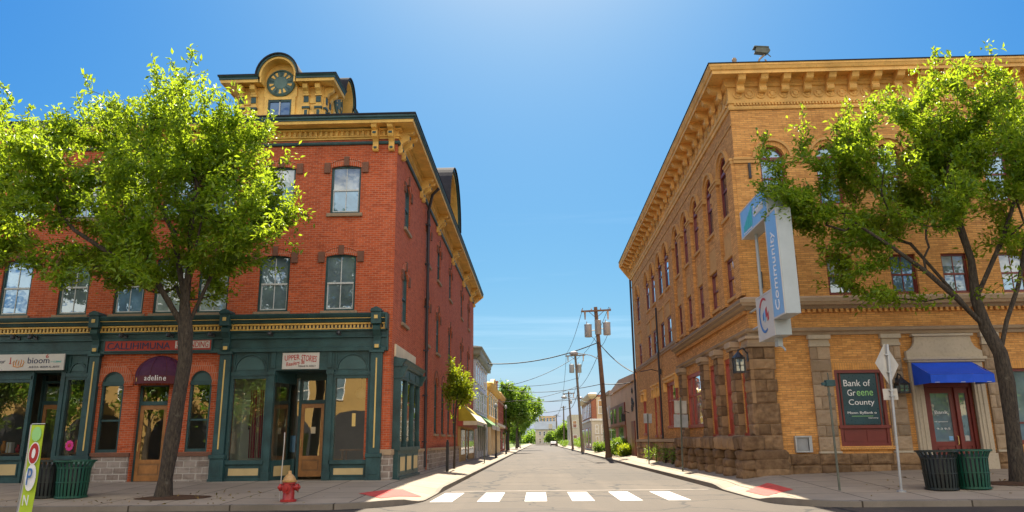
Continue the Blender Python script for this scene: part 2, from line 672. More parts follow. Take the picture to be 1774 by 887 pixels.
def asphalt():
    m, nt, b = nodes('asphalt')
    p = pos(nt)
    n1 = noise_tex(nt, p, .22, 6, .65)
    n2 = noise_tex(nt, p, 45, 3, .7)
    n3 = noise_tex(nt, p, 2.5, 5, .7)
    mp = N(nt, 'ShaderNodeMapping')
    mp.inputs['Scale'].default_value = (1.2, .05, 1)
    L(nt, p, mp.inputs[0])
    n4 = noise_tex(nt, mp.outputs[0], 1.0, 4, .6)      # tyre-worn lanes along the street
    c = mixc(nt, ramp(nt, n1, [(.3, 0), (.7, 1)]), (.058, .045, .033), (.090, .070, .051))
    c = mixc(nt, ramp(nt, n4, [(.35, 0), (.7, .8)]), c, (.046, .036, .027))
    c = mixc(nt, ramp(nt, n3, [(.55, 0), (.75, .4)]), c, (.040, .032, .025))
    c = mixc(nt, ramp(nt, n2, [(.4, 0), (.8, .5)]), c, (.125, .10, .073))
    # wandering cracks
    wp = N(nt, 'ShaderNodeTexNoise')
    wp.inputs['Scale'].default_value = .9
    wp.inputs['Detail'].default_value = 5
    L(nt, p, wp.inputs['Vector'])
    va = N(nt, 'ShaderNodeVectorMath', operation='MULTIPLY_ADD')
    L(nt, wp.outputs['Color'], va.inputs[0])
    va.inputs[1].default_value = (1.8, 1.8, 0)
    L(nt, p, va.inputs[2])
    vo = N(nt, 'ShaderNodeTexVoronoi', feature='DISTANCE_TO_EDGE')
    vo.inputs['Scale'].default_value = .28
    L(nt, va.outputs[0], vo.inputs['Vector'])
    cr = ramp(nt, vo.outputs['Distance'], [(.0, .95), (.010, .85), (.020, 0)])
    c = mixc(nt, cr, c, (.02, .018, .016))
    vp = N(nt, 'ShaderNodeTexVoronoi', feature='F1', distance='CHEBYCHEV')
    vp.inputs['Scale'].default_value = .16
    L(nt, p, vp.inputs['Vector'])
    sp_ = N(nt, 'ShaderNodeSeparateColor')
    L(nt, vp.outputs['Color'], sp_.inputs[0])
    c = mixc(nt, ramp(nt, sp_.outputs[0], [(.74, 0), (.75, .45)]), c, (.040, .034, .028))      # old patches
    vs = N(nt, 'ShaderNodeTexVoronoi', feature='DISTANCE_TO_EDGE')
    vs.inputs['Scale'].default_value = .075
    L(nt, va.outputs[0], vs.inputs['Vector'])
    c = mixc(nt, ramp(nt, vs.outputs['Distance'], [(0, .95), (.0055, .9), (.0075, 0)]), c, (.016, .015, .014))   # tar seams
    L(nt, c, b.inputs['Base Color'])
    b.inputs['Roughness'].default_value = .85
    b.inputs['Specular IOR Level'].default_value = .3
    bump(nt, b, n2, .35, .01)
    return m


def concrete(name, c1, c2, joint=1.5, bw=1.5):
    m, nt, b = nodes(name)
    p = pos(nt)
    t = N(nt, 'ShaderNodeTexBrick')
    t.offset = 0
    for k, col in (('Color1', (1, 1, 1)), ('Color2', (.84, .84, .84)), ('Mortar', (.26, .24, .22))):
        t.inputs[k].default_value = (*col, 1)
    t.inputs['Scale'].default_value = 1
    t.inputs['Mortar Size'].default_value = .020
    t.inputs['Brick Width'].default_value = bw
    t.inputs['Row Height'].default_value = joint
    L(nt, p, t.inputs['Vector'])
    n1 = noise_tex(nt, p, .7, 6, .7)
    n2 = noise_tex(nt, p, 30, 3, .7)
    n3 = noise_tex(nt, p, 3.3, 5, .7)
    c = mixc(nt, ramp(nt, n1, [(.3, 0), (.7, 1)]), c1, c2)
    c = mixc(nt, ramp(nt, n3, [(.6, 0), (.78, .45)]), c, tuple(x * .45 for x in c1))
    c = mixc(nt, ramp(nt, n2, [(.55, 0), (.8, .35)]), c, tuple(x * .5 for x in c1))
    c = mixc(nt, 1.0, c, t.outputs['Color'], 'MULTIPLY')
    L(nt, c, b.inputs['Base Color'])
    b.inputs['Roughness'].default_value = .88
    b.inputs['Specular IOR Level'].default_value = .25
    bump(nt, b, n2, .2, .008)
    return m


def bark(name, c1, c2):
    m, nt, b = nodes(name)
    p = pos(nt)
    mp = N(nt, 'ShaderNodeMapping')
    mp.inputs['Scale'].default_value = (15, 15, 4)
    L(nt, p, mp.inputs[0])
    n1 = noise_tex(nt, mp.outputs[0], 1.6, 6, .7)
    n2 = noise_tex(nt, p, 5, 4, .6)
    c = mixc(nt, ramp(nt, n1, [(.35, 0), (.65, 1)]), c1, c2)
    c = mixc(nt, ramp(nt, n2, [(.62, 0), (.72, .5)]), c, (.16, .15, .11))
    L(nt, c, b.inputs['Base Color'])
    b.inputs['Roughness'].default_value = .92
    bump(nt, b, n1, .9, .05)
    return m


M = {}
M['red_brick'] = brick('red_brick', (.53, .105, .032), (.33, .056, .019), (.44, .22, .14), stain=.26)
M['red_arch'] = brick('red_brick_soldier', (.50, .112, .042), (.42, .088, .034), (.44, .28, .2), bw=.075, rh=.24, stain=.15)
M['yellow_brick'] = brick('yellow_brick', (.74, .375, .110), (.46, .205, .060), (.36, .20, .085), bw=.30, rh=.072, ms=.010, stain=.30)
M['yellow_arch'] = brick('yellow_brick_soldier', (.68, .34, .095), (.58, .27, .07), (.40, .22, .09), bw=.08, rh=.3, stain=.15)
M['terracotta'] = stone('terracotta', (.60, .34, .12), (.52, .29, .10), 2, .25)
M['ochre_cornice'] = paint('ochre_cornice', (.74, .43, .125), .65, .26, 1.3, .16, dirt=(.33, .19, .06))
M['green'] = paint('dark_green_paint', (.022, .066, .067), .48, .38, 1.8, .12, .4, dirt=(.010, .030, .032))
M['green_l'] = paint('green_paint_panel', (.029, .084, .085), .45, .2, 1.2, .05, .5)
M['gold'] = paint('ochre_yellow_paint', (.72, .455, .115), .6, .25, 1.6, .14, dirt=(.42, .22, .05))
M['disc'] = paint('grey_green_disc', (.075, .135, .12), .5, .2, 3)
M['disc_l'] = paint('pale_green_disc', (.085, .155, .14), .5, .2, 3)
M['gold_line'] = paint('yellow_pinstripe', (.62, .44, .14), .5, .1)
M['tan_panel'] = paint('tan_panel_paint', (.50, .38, .18), .5, .12, 1.4)
M['brown_stone'] = stone('brownstone', (.12, .068, .036), (.36, .23, .12), 4.5, 1.0, blocks=True)
M['brown_stone_cut'] = stone('brownstone_cut', (.30, .22, .14), (.40, .295, .19), 2.6, .6, blocks=True)
M['red_stone'] = stone('red_sandstone', (.20, .095, .06), (.15, .075, .05), 2.6, .4)
M['limestone'] = stone('limestone', (.42, .36, .26), (.52, .44, .32), 1.4, .25)
M['grey_block'] = brick('grey_stone_block', (.34, .29, .25), (.20, .15, .12), (.52, .48, .42), bw=.42, rh=.20, ms=.018, stain=.3, bm=.9)
M['maroon'] = paint('maroon_paint', (.17, .028, .020), .4, .2, 1.6, .06, .5)
M['maroon_l'] = paint('oxide_red_paint', (.34, .055, .03), .45, .2, 1.6, .06, .5)
M['oak'] = paint('varnished_oak', (.34, .15, .042), .38, .3, 3, .08, .5)
M['oak_d'] = paint('weathered_oak', (.25, .13, .05), .5, .3, 3, .1)
M['black_metal'] = paint('black_metal', (.018, .02, .022), .4, .2, 3, .05, .5)
M['can_black'] = paint('trash_can_black', (.014, .022, .02), .4, .25, 3, .06, .5)
M['can_green'] = paint('trash_can_green', (.008, .075, .045), .38, .2, 3, .06, .5)
M['steel'] = paint('galvanised_steel', (.42, .44, .44), .42, .15, 4, .06, .5, .6)
M['steel_d'] = paint('grey_green_post', (.12, .13, .10), .5, .3, 4, .1, .4, .3)
M['sign_back'] = paint('aluminium_sign_back', (.55, .56, .52), .4, .1, 3, .04, .5, .4)
M['sign_back_w'] = paint('pale_sign_back', (.50, .47, .40), .5, .15, 3, .05, .5)
M['white'] = paint('white_paint', (.74, .72, .68), .5, .07, 2, .05)
M['cream'] = paint('cream_paint', (.66, .55, .36), .55, .12, 1.5)
M['sash'] = paint('pale_sash', (.50, .52, .50), .5, .12, 2)
M['hyd_red'] = paint('hydrant_red', (.36, .022, .018), .38, .25, 5, .08, .5, dirt=(.18, .02, .015))
M['hyd_top'] = paint('hydrant_cap_cream', (.46, .27, .09), .4, .3, 8, .1, .5, dirt=(.40, .05, .03))
M['blue_canvas'] = paint('blue_canvas', (.016, .095, .66), .6, .12, 2, .1, .3)
M['plum_canvas'] = paint('plum_canvas', (.075, .018, .050), .6, .15, 2, .1, .3)
M['plum_val'] = paint('plum_valance', (.115, .024, .030), .6, .15, 2, .1, .3)
M['ochre_canvas'] = paint('ochre_canvas', (.42, .33, .03), .7, .2, 2, .1, .3)
M['cream_canvas'] = paint('cream_canvas', (.66, .60, .42), .7, .1, 2, .1, .3)
M['green_canvas'] = paint('green_canvas', (.12, .25, .08), .7, .15, 2, .1, .3)
M['sign_white'] = paint('sign_white', (.52, .50, .45), .45, .05, 2, .03)
M['sign_blue'] = paint('sign_blue', (.19, .39, .64), .35, .08, 2, .03, .5)
M['sign_pale'] = paint('sign_cabinet', (.36, .41, .42), .4, .06, 2, .03, .5)
M['teal'] = paint('teal_print', (.05, .45, .42), .4, .1)
M['ink'] = paint('dark_ink', (.03, .03, .035), .5, .1)
M['ink_red'] = paint('red_ink', (.42, .03, .03), .5, .1)
M['ink_blue'] = paint('blue_ink', (.05, .16, .40), .5, .1)
M['ink_navy'] = paint('navy_ink', (.02, .03, .08), .5, .1)
M['lime'] = paint('lime_vinyl', (.42, .58, .03), .45, .15, 2, .04, .5)
M['letter'] = paint('white_letter', (.80, .80, .78), .5, .04)
M['letter_g'] = paint('green_letter', (.30, .62, .22), .5, .05)
M['sign_red'] = paint('carved_red_board', (.34, .035, .02), .55, .2, 4, .15)
M['orange'] = paint('orange_ink', (.62, .24, .03), .5, .1)
M['pink'] = paint('magenta_print', (.65, .04, .25), .5, .1)
M['poster'] = paint('poster_teal', (.016, .060, .075), .3, .25, 1.2, .02, .5)
M['slate'] = paint('slate_roof', (.030, .030, .034), .9, .2, 2, .2, .1)
M['membrane'] = paint('roof_membrane', (.08, .08, .085), .8, .2, 1)
M['plaster_dark'] = paint('dim_plaster', (.30, .29, .24), .8, .15, 1)  # tone raised in place of light the shop rooms lack
M['plaster_lit'] = paint('pale_plaster', (.78, .78, .70), .8, .08, 1)  # pale wall, lightened further to stand in for missing indoor light
M['floor_wood'] = paint('shop_floor', (.22, .14, .07), .5, .2, 2)
M['curtain'] = paint('curtain_red', (.42, .05, .08), .8, .2, 3)
M['curtain_c'] = paint('curtain_cream', (.60, .50, .34), .8, .15, 3)
M['glass_up'] = glass_dark('upper_window_glass', (.11, .16, .18), .15, (.80, .93, 1.0))
M['glass_pale'] = glass_dark('curtained_window_glass', (.34, .44, .42), .14)
M['glass_sky'] = glass_dark('sky_window_glass', (.12, .24, .36), .13, (.62, .82, 1.0))  # blue base colour paints in sky reflection beside the weak gloss
M['glass_blind'] = glass_dark('blind_behind_glass', (.33, .40, .43), .09)
M['glass_blue'] = glass_dark('deep_blue_window_glass', (.012, .04, .12), .12, (.5, .75, 1.0))
M['glass_side'] = glass_dark('side_window_glass', (.02, .022, .022), .16)
M['glass_bg'] = glass_dark('distant_window_glass', (.05, .055, .06), .2)
M['glass_shop'] = glass_clear('shop_glass', .18)
M['asphalt'] = asphalt()
M['sidewalk'] = concrete('sidewalk_concrete', (.30, .245, .178), (.39, .32, .235))
M['kerb'] = concrete('kerb_stone', (.18, .155, .12), (.26, .225, .18), 60, 2.4)
M['soil'] = stone('soil', (.055, .03, .018), (.11, .06, .03), 6, .8)
M['pad'] = paint('red_tactile', (.52, .075, .06), .75, .22, 5, .3, .2)
M['road_white'] = paint('road_paint', (.50, .475, .43), .7, .06, 3, .1, dirt=(.20, .17, .14))
M['road_worn'] = paint('worn_road_paint', (.20, .17, .135), .8, .3, 3, .1, dirt=(.17, .14, .11))
M['grass'] = stone('grass_ground', (.06, .11, .02), (.13, .17, .035), .8, .5)
M['earth'] = stone('earth', (.11, .095, .06), (.08, .09, .04), .05, .2)
M['bark'] = bark('grey_bark', (.020, .015, .010), (.088, .068, .046))
M['leaf'] = leaf_mat('street_tree_leaf', [(.045, .115, .008), (.095, .20, .010), (.165, .255, .012), (.25, .30, .02)], .54, (.48, .62, .025))
M['leaf_dk'] = leaf_mat('round_tree_leaf', [(.035, .095, .014), (.075, .16, .018), (.12, .21, .02), (.17, .24, .03)], .45, (.36, .54, .03))
M['leaf_warm'] = leaf_mat('young_tree_leaf', [(.06, .13, .012), (.11, .20, .014), (.19, .26, .015), (.36, .30, .03)], .55, (.52, .60, .02))
M['leaf_dry'] = leaf_mat('fallen_leaf', [(.16, .09, .02), (.22, .14, .03), (.12, .12, .02), (.26, .2, .04)], .2, (.3, .2, .04))
M['pole_wood'] = bark('pole_wood', (.105, .060, .036), (.19, .112, .066))
M['pole_grey'] = bark('weathered_pole_wood', (.10, .075, .05), (.19, .14, .10))
M['transformer'] = paint('transformer_grey', (.27, .28, .28), .45, .1, 4, .05, .5)
M['wire'] = paint('black_wire', (.03, .03, .03), .6, .1)
M['grey_paint'] = brick('grey_clapboard', (.66, .71, .76), (.62, .67, .72), (.42, .46, .50), bw=6, rh=.14, ms=.012, stain=.1, bm=.3)
M['yellow_paint'] = paint('yellow_wall_paint', (.66, .40, .07), .7, .12, .8, .1)
M['brown_brick'] = brick('brown_brick', (.38, .115, .06), (.28, .085, .045), (.40, .26, .18), stain=.2)
M['tan_stucco'] = paint('tan_stucco', (.58, .37, .21), .85, .14, .5, .25)
M['beige_stucco'] = paint('beige_stucco', (.58, .44, .28), .85, .12, .5, .25)
M['pale_wall'] = paint('pale_wall', (.52, .45, .35), .8, .12, .5, .2)
M['blue_roof'] = paint('blue_grey_roof', (.13, .155, .18), .95, .1, .4, .05, .1)
M['ochre_wall'] = paint('ochre_render', (.40, .26, .09), .8, .15, .5, .2)
M['soffit'] = paint('grey_green_trim', (.30, .33, .26), .6, .15, 1)


# ------------------------------------------------------------------ ground
def clamp(v, a=0.0, b=1.0):
    return max(a, min(b, v))


def sstep(v, a, b):
    t = clamp((v - a) / (b - a))
    return t * t * (3 - 2 * t)


LX, LY, RX, RY = -3.0, 18.1, 5.5, 17.8      # kerb lines


def HL(x, y):
    dx, dy = LX - x, y - LY
    z = .13 + .22 * min(clamp(dx / 1.85), clamp(dy / 6.8))
    rp = sstep(y, 18.9, 20.2) * (1 - sstep(y, 23.2, 24.6)) * (1 - clamp(dx / 1.5))
    return z - .10 * rp


def HR(x, y):
    dx, dy = x - RX, y - RY
    top = .26 + .14 * clamp((x - 7) / 5)
    z = .13 + top * min(clamp(dx / 1.7), clamp(dy / 7.2))
    rp = sstep(y, 19.0, 20.4) * (1 - sstep(y, 23.6, 25.2)) * (1 - clamp(dx / 1.4))
    return z - .10 * rp


def kerb_path(side):
    pts = []
    if side < 0:
        r = 2.6
        xs = np.concatenate([np.linspace(-60, -20, 6), np.linspace(-18, LX - r - .2, 14)])
        pts += [(x, LY, x, 25.4) for x in xs]
        for i in range(13):
            t = math.pi / 2 * i / 12
            px, py = LX - r + r * math.sin(t), LY + r - r * math.cos(t)
            # inner partner: slides round the building corner
            pts.append((px, py, LX - r + (r - 2.2) * (i / 12) if i < 6 else -5.2, 25.4))
        ys = np.concatenate([np.linspace(LY + r + .3, 26, 14), np.linspace(27, 60, 18), np.linspace(65, 420, 24)])
        pts += [(LX, y, -5.2, max(25.4, y)) for y in ys]
    else:
        r = 1.8
        xs = np.concatenate([np.linspace(60, 22, 6), np.linspace(20, RX + r + .2, 16)])
        pts += [(x, RY, x, 25.4) for x in xs]
        for i in range(13):
            t = math.pi / 2 * i / 12
            px, py = RX + r - r * math.sin(t), RY + r - r * math.cos(t)
            pts.append((px, py, 7.4, 25.4))
        ys = np.concatenate([np.linspace(RY + r + .3, 26, 14), np.linspace(27, 60, 18), np.linspace(65, 420, 24)])
        pts += [(RX, y, 7.4, max(25.4, y)) for y in ys]
    return pts


for side, H in ((-1, HL), (1, HR)):
    kp = kerb_path(side)
    rows = 12
    sw, kb = MB(), MB()
    grid = []
    for (ox, oy, ix, iy) in kp:
        d = Vector((ix - ox, iy - oy))
        ln = d.length
        col = []
        for k in range(rows + 1):
            t = .16 / ln + (1 - .16 / ln) * k / rows
            x, y = ox + d.x * t, oy + d.y * t
            col.append((x, y, H(x, y)))
        grid.append(col)
    for i in range(len(grid) - 1):
        for k in range(rows):
            sw.poly([grid[i][k], grid[i + 1][k], grid[i + 1][k + 1], grid[i][k + 1]])
    for i in range(len(kp) - 1):
        a, b = kp[i], kp[i + 1]
        qa, qb = grid[i][0], grid[i + 1][0]
        ha, hb = qa[2], qb[2]
        kb.poly([(a[0], a[1], -.05), (b[0], b[1], -.05), (b[0], b[1], hb - .008), (a[0], a[1], ha - .008)])
        kb.poly([(a[0], a[1], ha - .008), (b[0], b[1], hb - .008), (qb[0], qb[1], hb), (qa[0], qa[1], ha)])
    struct(sw.build('sidewalk', M['sidewalk'], smooth=True))
    struct(kb.build('kerb', M['kerb']))

g = MB()
g.poly([(-900, -300, -.06), (900, -300, -.06), (900, 1500, -.06), (-900, 1500, -.06)])
struct(g.build('ground', M['earth']))
g = MB()
g.poly([(-120, 6.0, 0), (120, 6.0, 0), (120, 18.6, 0), (-120, 18.6, 0)])
g.poly([(-120, -6.5, 0), (120, -6.5, 0), (120, 6.0, 0), (-120, 6.0, 0)])
for y0, y1 in ((18.6, 60), (60, 160), (160, 430)):
    g.poly([(-5.0, y0, 0), (8.0, y0, 0), (8.0, y1, 0), (-5.0, y1, 0)])
struct(g.build('road', M['asphalt']))
g = MB()
g.poly([(-120, -14.5, .13), (120, -14.5, .13), (120, -6.5, .13), (-120, -6.5, .13)])
g.poly([(-120, -6.5, .13), (120, -6.5, .13), (120, -6.5, -.03), (-120, -6.5, -.03)])
struct(g.build('sidewalk', M['sidewalk']))
g = MB()
for s_, x0, x1 in ((-1, -60, -5.2), (1, 7.4, 60)):
    g.poly([(x0, 76 if s_ > 0 else 106, .30), (x1, 76 if s_ > 0 else 106, .30), (x1, 420, .30), (x0, 420, .30)])
g.poly([(-200, 420, .1), (200, 420, .1), (200, 700, .1), (-200, 700, .1)])
struct(g.build('lawn', M['grass']))

g = MB()
for i in range(6):
    cx = -2.55 + 1.23 * i
    g.poly([(cx - .29, 20.25, .004), (cx + .29, 20.25, .004), (cx + .29, 23.75, .004), (cx - .29, 23.75, .004)])
struct(g.build('crosswalk_marking', M['road_white']))
g = MB()
g.poly([(-2.75, 24.35, .004), (5.25, 24.35, .004), (5.25, 24.62, .004), (-2.75, 24.62, .004)])
struct(g.build('stop_line_marking', M['road_worn']))

for nm, quad, H, lab in (('left', [(-4.75, 20.5), (-3.95, 19.5), (-3.2, 21.3), (-3.9, 22.3)], HL, 'red tactile paving pad in the pavement corner by the green shopfront'),
                         ('right', [(5.75, 19.9), (6.6, 20.6), (6.55, 22.7), (5.75, 22.1)], HR, 'red tactile paving pad in the pavement corner by the yellow brick bank')):
    g = MB()
    a, b, c, d = [Vector(q) for q in quad]
    n = 8
    for i in range(n):
        for j in range(n):
            q = []
            for (s, t) in ((i, j), (i + 1, j), (i + 1, j + 1), (i, j + 1)):
                p = (a * (1 - s / n) + b * (s / n)) * (1 - t / n) + (d * (1 - s / n) + c * (s / n)) * (t / n)
                q.append((p.x, p.y, H(p.x, p.y) + .010))
            g.poly(q)
    tag(g.build('tactile_pad', M['pad']), lab, 'tactile paving', 'red tactile pads at the street corners')

# ------------------------------------------------------------------ red brick corner building (left)
rb = thing('red_brick_building', 'red brick corner building with green shopfronts, ochre eaves and a round-disc tower', 'building', (-15, 40, .3))
FL = Fac('y', 25.0, -1)
FS = Fac('x', -4.85, 1)
W2 = [-6.70, -9.00, -11.10, -12.63, -14.03, -16.00, -18.07]
W3 = [-6.65, -9.00, -11.10, -12.63, -14.03, -16.00, -18.15]
h2 = [(c - .53, c + .53, 5.88, 7.78, .08, False) for c in W2]
h3 = [(c - .53, c + .53, 9.34, 11.04, .08, False) for c in W3]
S3 = [27.35, 32.95, 36.75, 41.80, 48.3, 53.2]
S2 = [27.25, 33.00, 36.65, 41.75, 48.3, 53.1]
S1 = [36.25, 38.95, 41.60, 44.3]
hs3 = [(c - .58, c + .58, 9.32, 10.85, .30, False) for c in S3]
hs2 = [(c - .58, c + .58, 5.72, 7.45, .30, False) for c in S2]
hs1 = [(c - .55, c + .55, 1.90, 4.15, .40, False) for c in S1]
hdoor = [(32.5, 33.6, .45, 4.05, .38, False)]
hbay = [(25.55, 29.55, .40, 4.0, 0, True)]
shopA = [(-10.15, -5.68, .30, 4.52, 0, True)]
shopC = [(-19.2, -15.2, .30, 4.52, 0, True)]
shopB = [(-14.60, -13.84, 1.28, 3.52, .40, True), (-11.60, -10.86, 1.28, 3.52, .40, True), (-13.35, -12.30, .30, 3.46, 0, True)]
w = MB()
wall_sheet(w, FL, -26, -4.85, .1, 12.5, h2 + h3 + shopA + shopB + shopC)
wall_sheet(w, FS, 25.0, 57.5, .1, 12.5, hs2 + hs3 + hs1 + hdoor + hbay)
w.poly([(-4.85, 57.5, 0), (-26, 57.5, 0), (-26, 57.5, 12.5), (-4.85, 57.5, 12.5)])
w.poly([(-26, 25, 0), (-26, 57.5, 0), (-26, 57.5, 12.5), (-26, 25, 12.5)])
w.build('wall', M['red_brick'], rb)

r = MB()
r.poly([(-25.9, 25.1, 12.74), (-4.1, 25.1, 12.74), (-4.1, 57.4, 12.74), (-25.9, 57.4, 12.74)])
r.build('roof', M['membrane'], rb)

# eaves cornice swept round the corner
path = [(-26, 25), (-4.85, 25), (-4.85, 57.9)]
outs = [(0, -1), (1, -1), (1, 0)]
cn = MB()
prof = [(.003, 11.90), (.07, 11.90), (.09, 11.94), (.09, 12.0), (.05, 12.02), (.02, 12.03)]
sweep(cn, path, outs, prof, [0] * 5)
prof = [(.02, 12.10), (.05, 12.10), (.05, 12.16), (.12, 12.17), (.12, 12.21), (.045, 12.215), (.045, 12.40), (.14, 12.41), (.16, 12.47), (.10, 12.475), (.10, 12.52)]
sweep(cn, path, outs, prof, [1, 1, 1, 1, 1, 1, 1, 1, 0, 0])
prof = [(.10, 12.52), (.60, 12.50), (.60, 12.47), (.64, 12.47), (.66, 12.57), (.69, 12.575), (.69, 12.62), (.74, 12.66), (.74, 12.72), (.77, 12.75), (.75, 12.80), (0, 12.83)]
sweep(cn, path, outs, prof, [1, 1, 1, 1, 0, 0, 0, 0, 2, 2, 2])
cn.poly([(-4.85, 57.9, 11.9), (-4.1, 57.9, 12.5), (-4.1, 57.9, 12.8), (-4.85, 57.9, 12.8)], 1)
cn.build('cornice', [M['green'], M['gold'], M['slate']], rb)
dn = MB()
x = -20.0
while x < -4.9:
    dn.box(x, x + .09, 25 - .125, 25 - .04, 12.22, 12.395)
    x += .19
y = 25.2
while y < 57.4:
    dn.box(-4.81, -4.725, y, y + .09, 12.22, 12.395)
    y += .19
dn.build('dentil_band', M['gold'], rb)

# scroll brackets
BR = [(0, 0), (.10, 0), (.16, .05), (.17, .16), (.12, .24), (.13, .34), (.22, .42), (.34, .46), (.40, .54), (.40, .64), (.34, .70), (.40, .72), (.52, .74), (.56, .80), (.56, .90), (0, .90)]


def bracket_mesh(name, prof, w, mats, parent, boss=True):
    mb = MB()
    mb.prism([(-w / 2, -d, z) for d, z in prof], (w, 0, 0), 0)
    if boss:
        zt = prof[-1][1]
        mb.box(-w / 2 - .03, w / 2 + .03, -prof[-2][0] - .03, 0, zt - .07, zt + .004, 0)
        mb.box(-w * .28, w * .28, -.19, -.16, .07, .15, 1)
        mb.box(-w * .32, w * .32, -.425, -.39, .55, .63, 1)
    return mb.build(name, mats, parent, local=True, bevel=.012)


def put(src, parent, x, y, z, rot=0, first=False):
    o = src if first else src.copy()
    if not first:
        C.objects.link(o)
        o.parent = parent
    o0 = ORG[parent.name]
    o.location = (x - o0.x, y - o0.y, z - o0.z)
    o.rotation_euler = (0, 0, rot)
    return o


br = bracket_mesh('bracket', BR, .20, [M['gold'], M['green']], rb)
spots = [(-5.05, 25, 0), (-5.62, 25, 0), (-19.2, 25, 0), (-19.8, 25, 0)]
spots += [(-4.85, yy, rad(90)) for c in (30.6, 36.0, 42.6, 49.0, 54.6) for yy in (c - .28, c + .28)]
spots += [(-4.85, 25.25, rad(90)), (-4.85, 25.9, rad(90)), (-4.85, 57.2, rad(90))]
for i, (x, y, ro) in enumerate(spots):
    put(br, rb, x, y, 11.62, ro, i == 0)


def hood(F, parent, hole, brickm, stonem, blocks=True, wband=.24):
    a, b, z0, zs, rise, semi = hole
    mb = MB()
    arch_band(mb, F, a, b, zs, rise, wband, -.05, .03, 0, semi, 10)
    c = (a + b) / 2
    if blocks:
        F.box(mb, c - .09, c + .09, -.04, .075, zs + rise - .02, zs + rise + .32, 1)
        F.box(mb, a - .26, a - .04, -.04, .07, zs - .20, zs + .18, 1)
        F.box(mb, b + .04, b + .26, -.04, .07, zs - .20, zs + .18, 1)
    arch_band(mb, F, a - wband - .002, b + wband + .002, zs, rise + wband + .002, .05, -.02, .05, 1 if not blocks else 0, semi, 10)
    mb.build('hood_mould', [brickm, stonem], parent, bevel=.008)


def upwin(h, F, pane, sillm='brown_stone_cut', hoods=True, sash='sash', blocks=True, blind=None):
    o = window(F, rb, h, M['green'], M[pane], M[sillm], sash_m=M[sash], blind=(blind, M['glass_blind']) if blind else None)
    if hoods:
        hood(F, o, h, M['red_arch'], M['red_stone'], blocks)
    return o


panes2 = ['glass_up', 'glass_up', 'glass_pale', 'glass_pale', 'glass_sky', 'glass_up', 'glass_sky']
panes3 = ['glass_sky'] * 7
for h, p in zip(h2, panes2):
    upwin(h, FL, p)
for h, p, bd in zip(h3, panes3, (.5, .62, .5, None, .7, .5, .55)):
    upwin(h, FL, p, blind=bd)
for h in hs2 + hs3:
    upwin(h, FS, 'glass_side', sash='green')
for h in hs1:
    upwin(h, FS, 'glass_side', sash='green', blocks=False)
# raised blinds in the corner window of the top floor
# side door
dm = MB()
FS.box(dm, 32.5, 32.62, -.2, -.1, .45, 4.05)
FS.box(dm, 33.48, 33.6, -.2, -.1, .45, 4.05)
FS.box(dm, 32.62, 33.48, -.19, -.13, .45, 2.75, 1)
FS.box(dm, 32.62, 33.48, -.2, -.1, 2.75, 2.87)
FS.box(dm, 32.62, 33.48, -.16, -.155, 2.87, 4.3, 2)
dm.build('side_door', [M['green'], M['green_l'], M['glass_side']], rb)
# stone plinth along the street side
each(FS, [(30.3, 32.5, 0, .10, .1, 1.15), (33.6, 46.3, 0, .10, .1, 1.15)], 'stone_plinth', M['grey_block'], rb)
pl = MB()
pl.box(-5.14, -4.79, 24.94, 25.5, .1, 1.12)
pl.build('stone_plinth', M['grey_block'], rb)
pl = MB()
pl.box(-5.14, -4.76, 24.91, 25.5, 1.122, 1.30)
pl.build('plinth_ledge', M['brown_stone_cut'], rb)
each(FS, [(30.3, 32.45, 0, .14, 1.152, 1.26), (33.65, 46.2, 0, .14, 1.152, 1.26)], 'plinth_ledge', M['brown_stone_cut'], rb)
# downpipe
dp = MB()
dp.tube([(-4.72, 32.05, .5), (-4.72, 32.05, 11.2), (-4.72, 31.9, 11.5), (-4.5, 31.6, 12.2), (-4.2, 31.5, 12.45)], .065, 8)
for z in (1.5, 3.4, 5.3, 7.2, 9.1, 10.9):
    dp.box(-4.85, -4.64, 31.96, 32.14, z, z + .06)
dp.build('downpipe', M['ink'], rb, smooth=False)
# wall lamp on the far side wall
wl = MB()
wl.tube([(-4.85, 45.9, 5.2), (-4.6, 45.9, 5.5), (-4.35, 45.9, 5.45)], .03, 6)
wl.lathe([(.05, 0), (.14, -.05), (.16, -.30), (.02, -.36)], (-4.32, 45.9, 5.45), 10)
wl.build('wall_lamp', M['black_metal'], rb)

# ---- shopfront entablature (green, dentils in ochre)
sf = MB()
pth = [(-24, 25), (-5.0, 25)]
ou = [(0, -1), (0, -1)]
sweep(sf, pth, ou, [(.0, 4.50), (.14, 4.50), (.14, 4.62), (.10, 4.64), (.10, 4.93), (.17, 4.95), (.17, 5.0), (.12, 5.02), (.12, 5.16), (.20, 5.17), (.20, 5.22)], 0)
sweep(sf, pth, ou, [(.20, 5.22), (.22, 5.22), (.22, 5.255), (.15, 5.257), (.15, 5.375), (.25, 5.38), (.25, 5.43), (.22, 5.435)], [1, 1, 1, 2, 1, 1, 1])
sweep(sf, pth, ou, [(.22, 5.435), (.28, 5.46), (.30, 5.53), (.36, 5.535), (.36, 5.56)], 0)
sweep(sf, pth, ou, [(.36, 5.56), (.375, 5.56), (.375, 5.575), (.36, 5.576)], 1)
sweep(sf, pth, ou, [(.36, 5.576), (.40, 5.62), (.44, 5.70), (.44, 5.735), (.0, 5.80)], 0)
FL.box(sf, -5.02, -4.96, 0, .42, 5.2, 5.73)
FL.box(sf, -5.02, -4.96, 0, .14, 4.5, 5.2)
sf.build('shopfront_cornice', [M['green'], M['gold'], M['ink_navy']], rb)
dn = MB()
x = -20.0
while x < -5.05:
    dn.box(x, x + .06, 25 - .215, 25 - .152, 5.262, 5.37)
    x += .125
dn.build('dentil_band', M['gold_line'], rb)

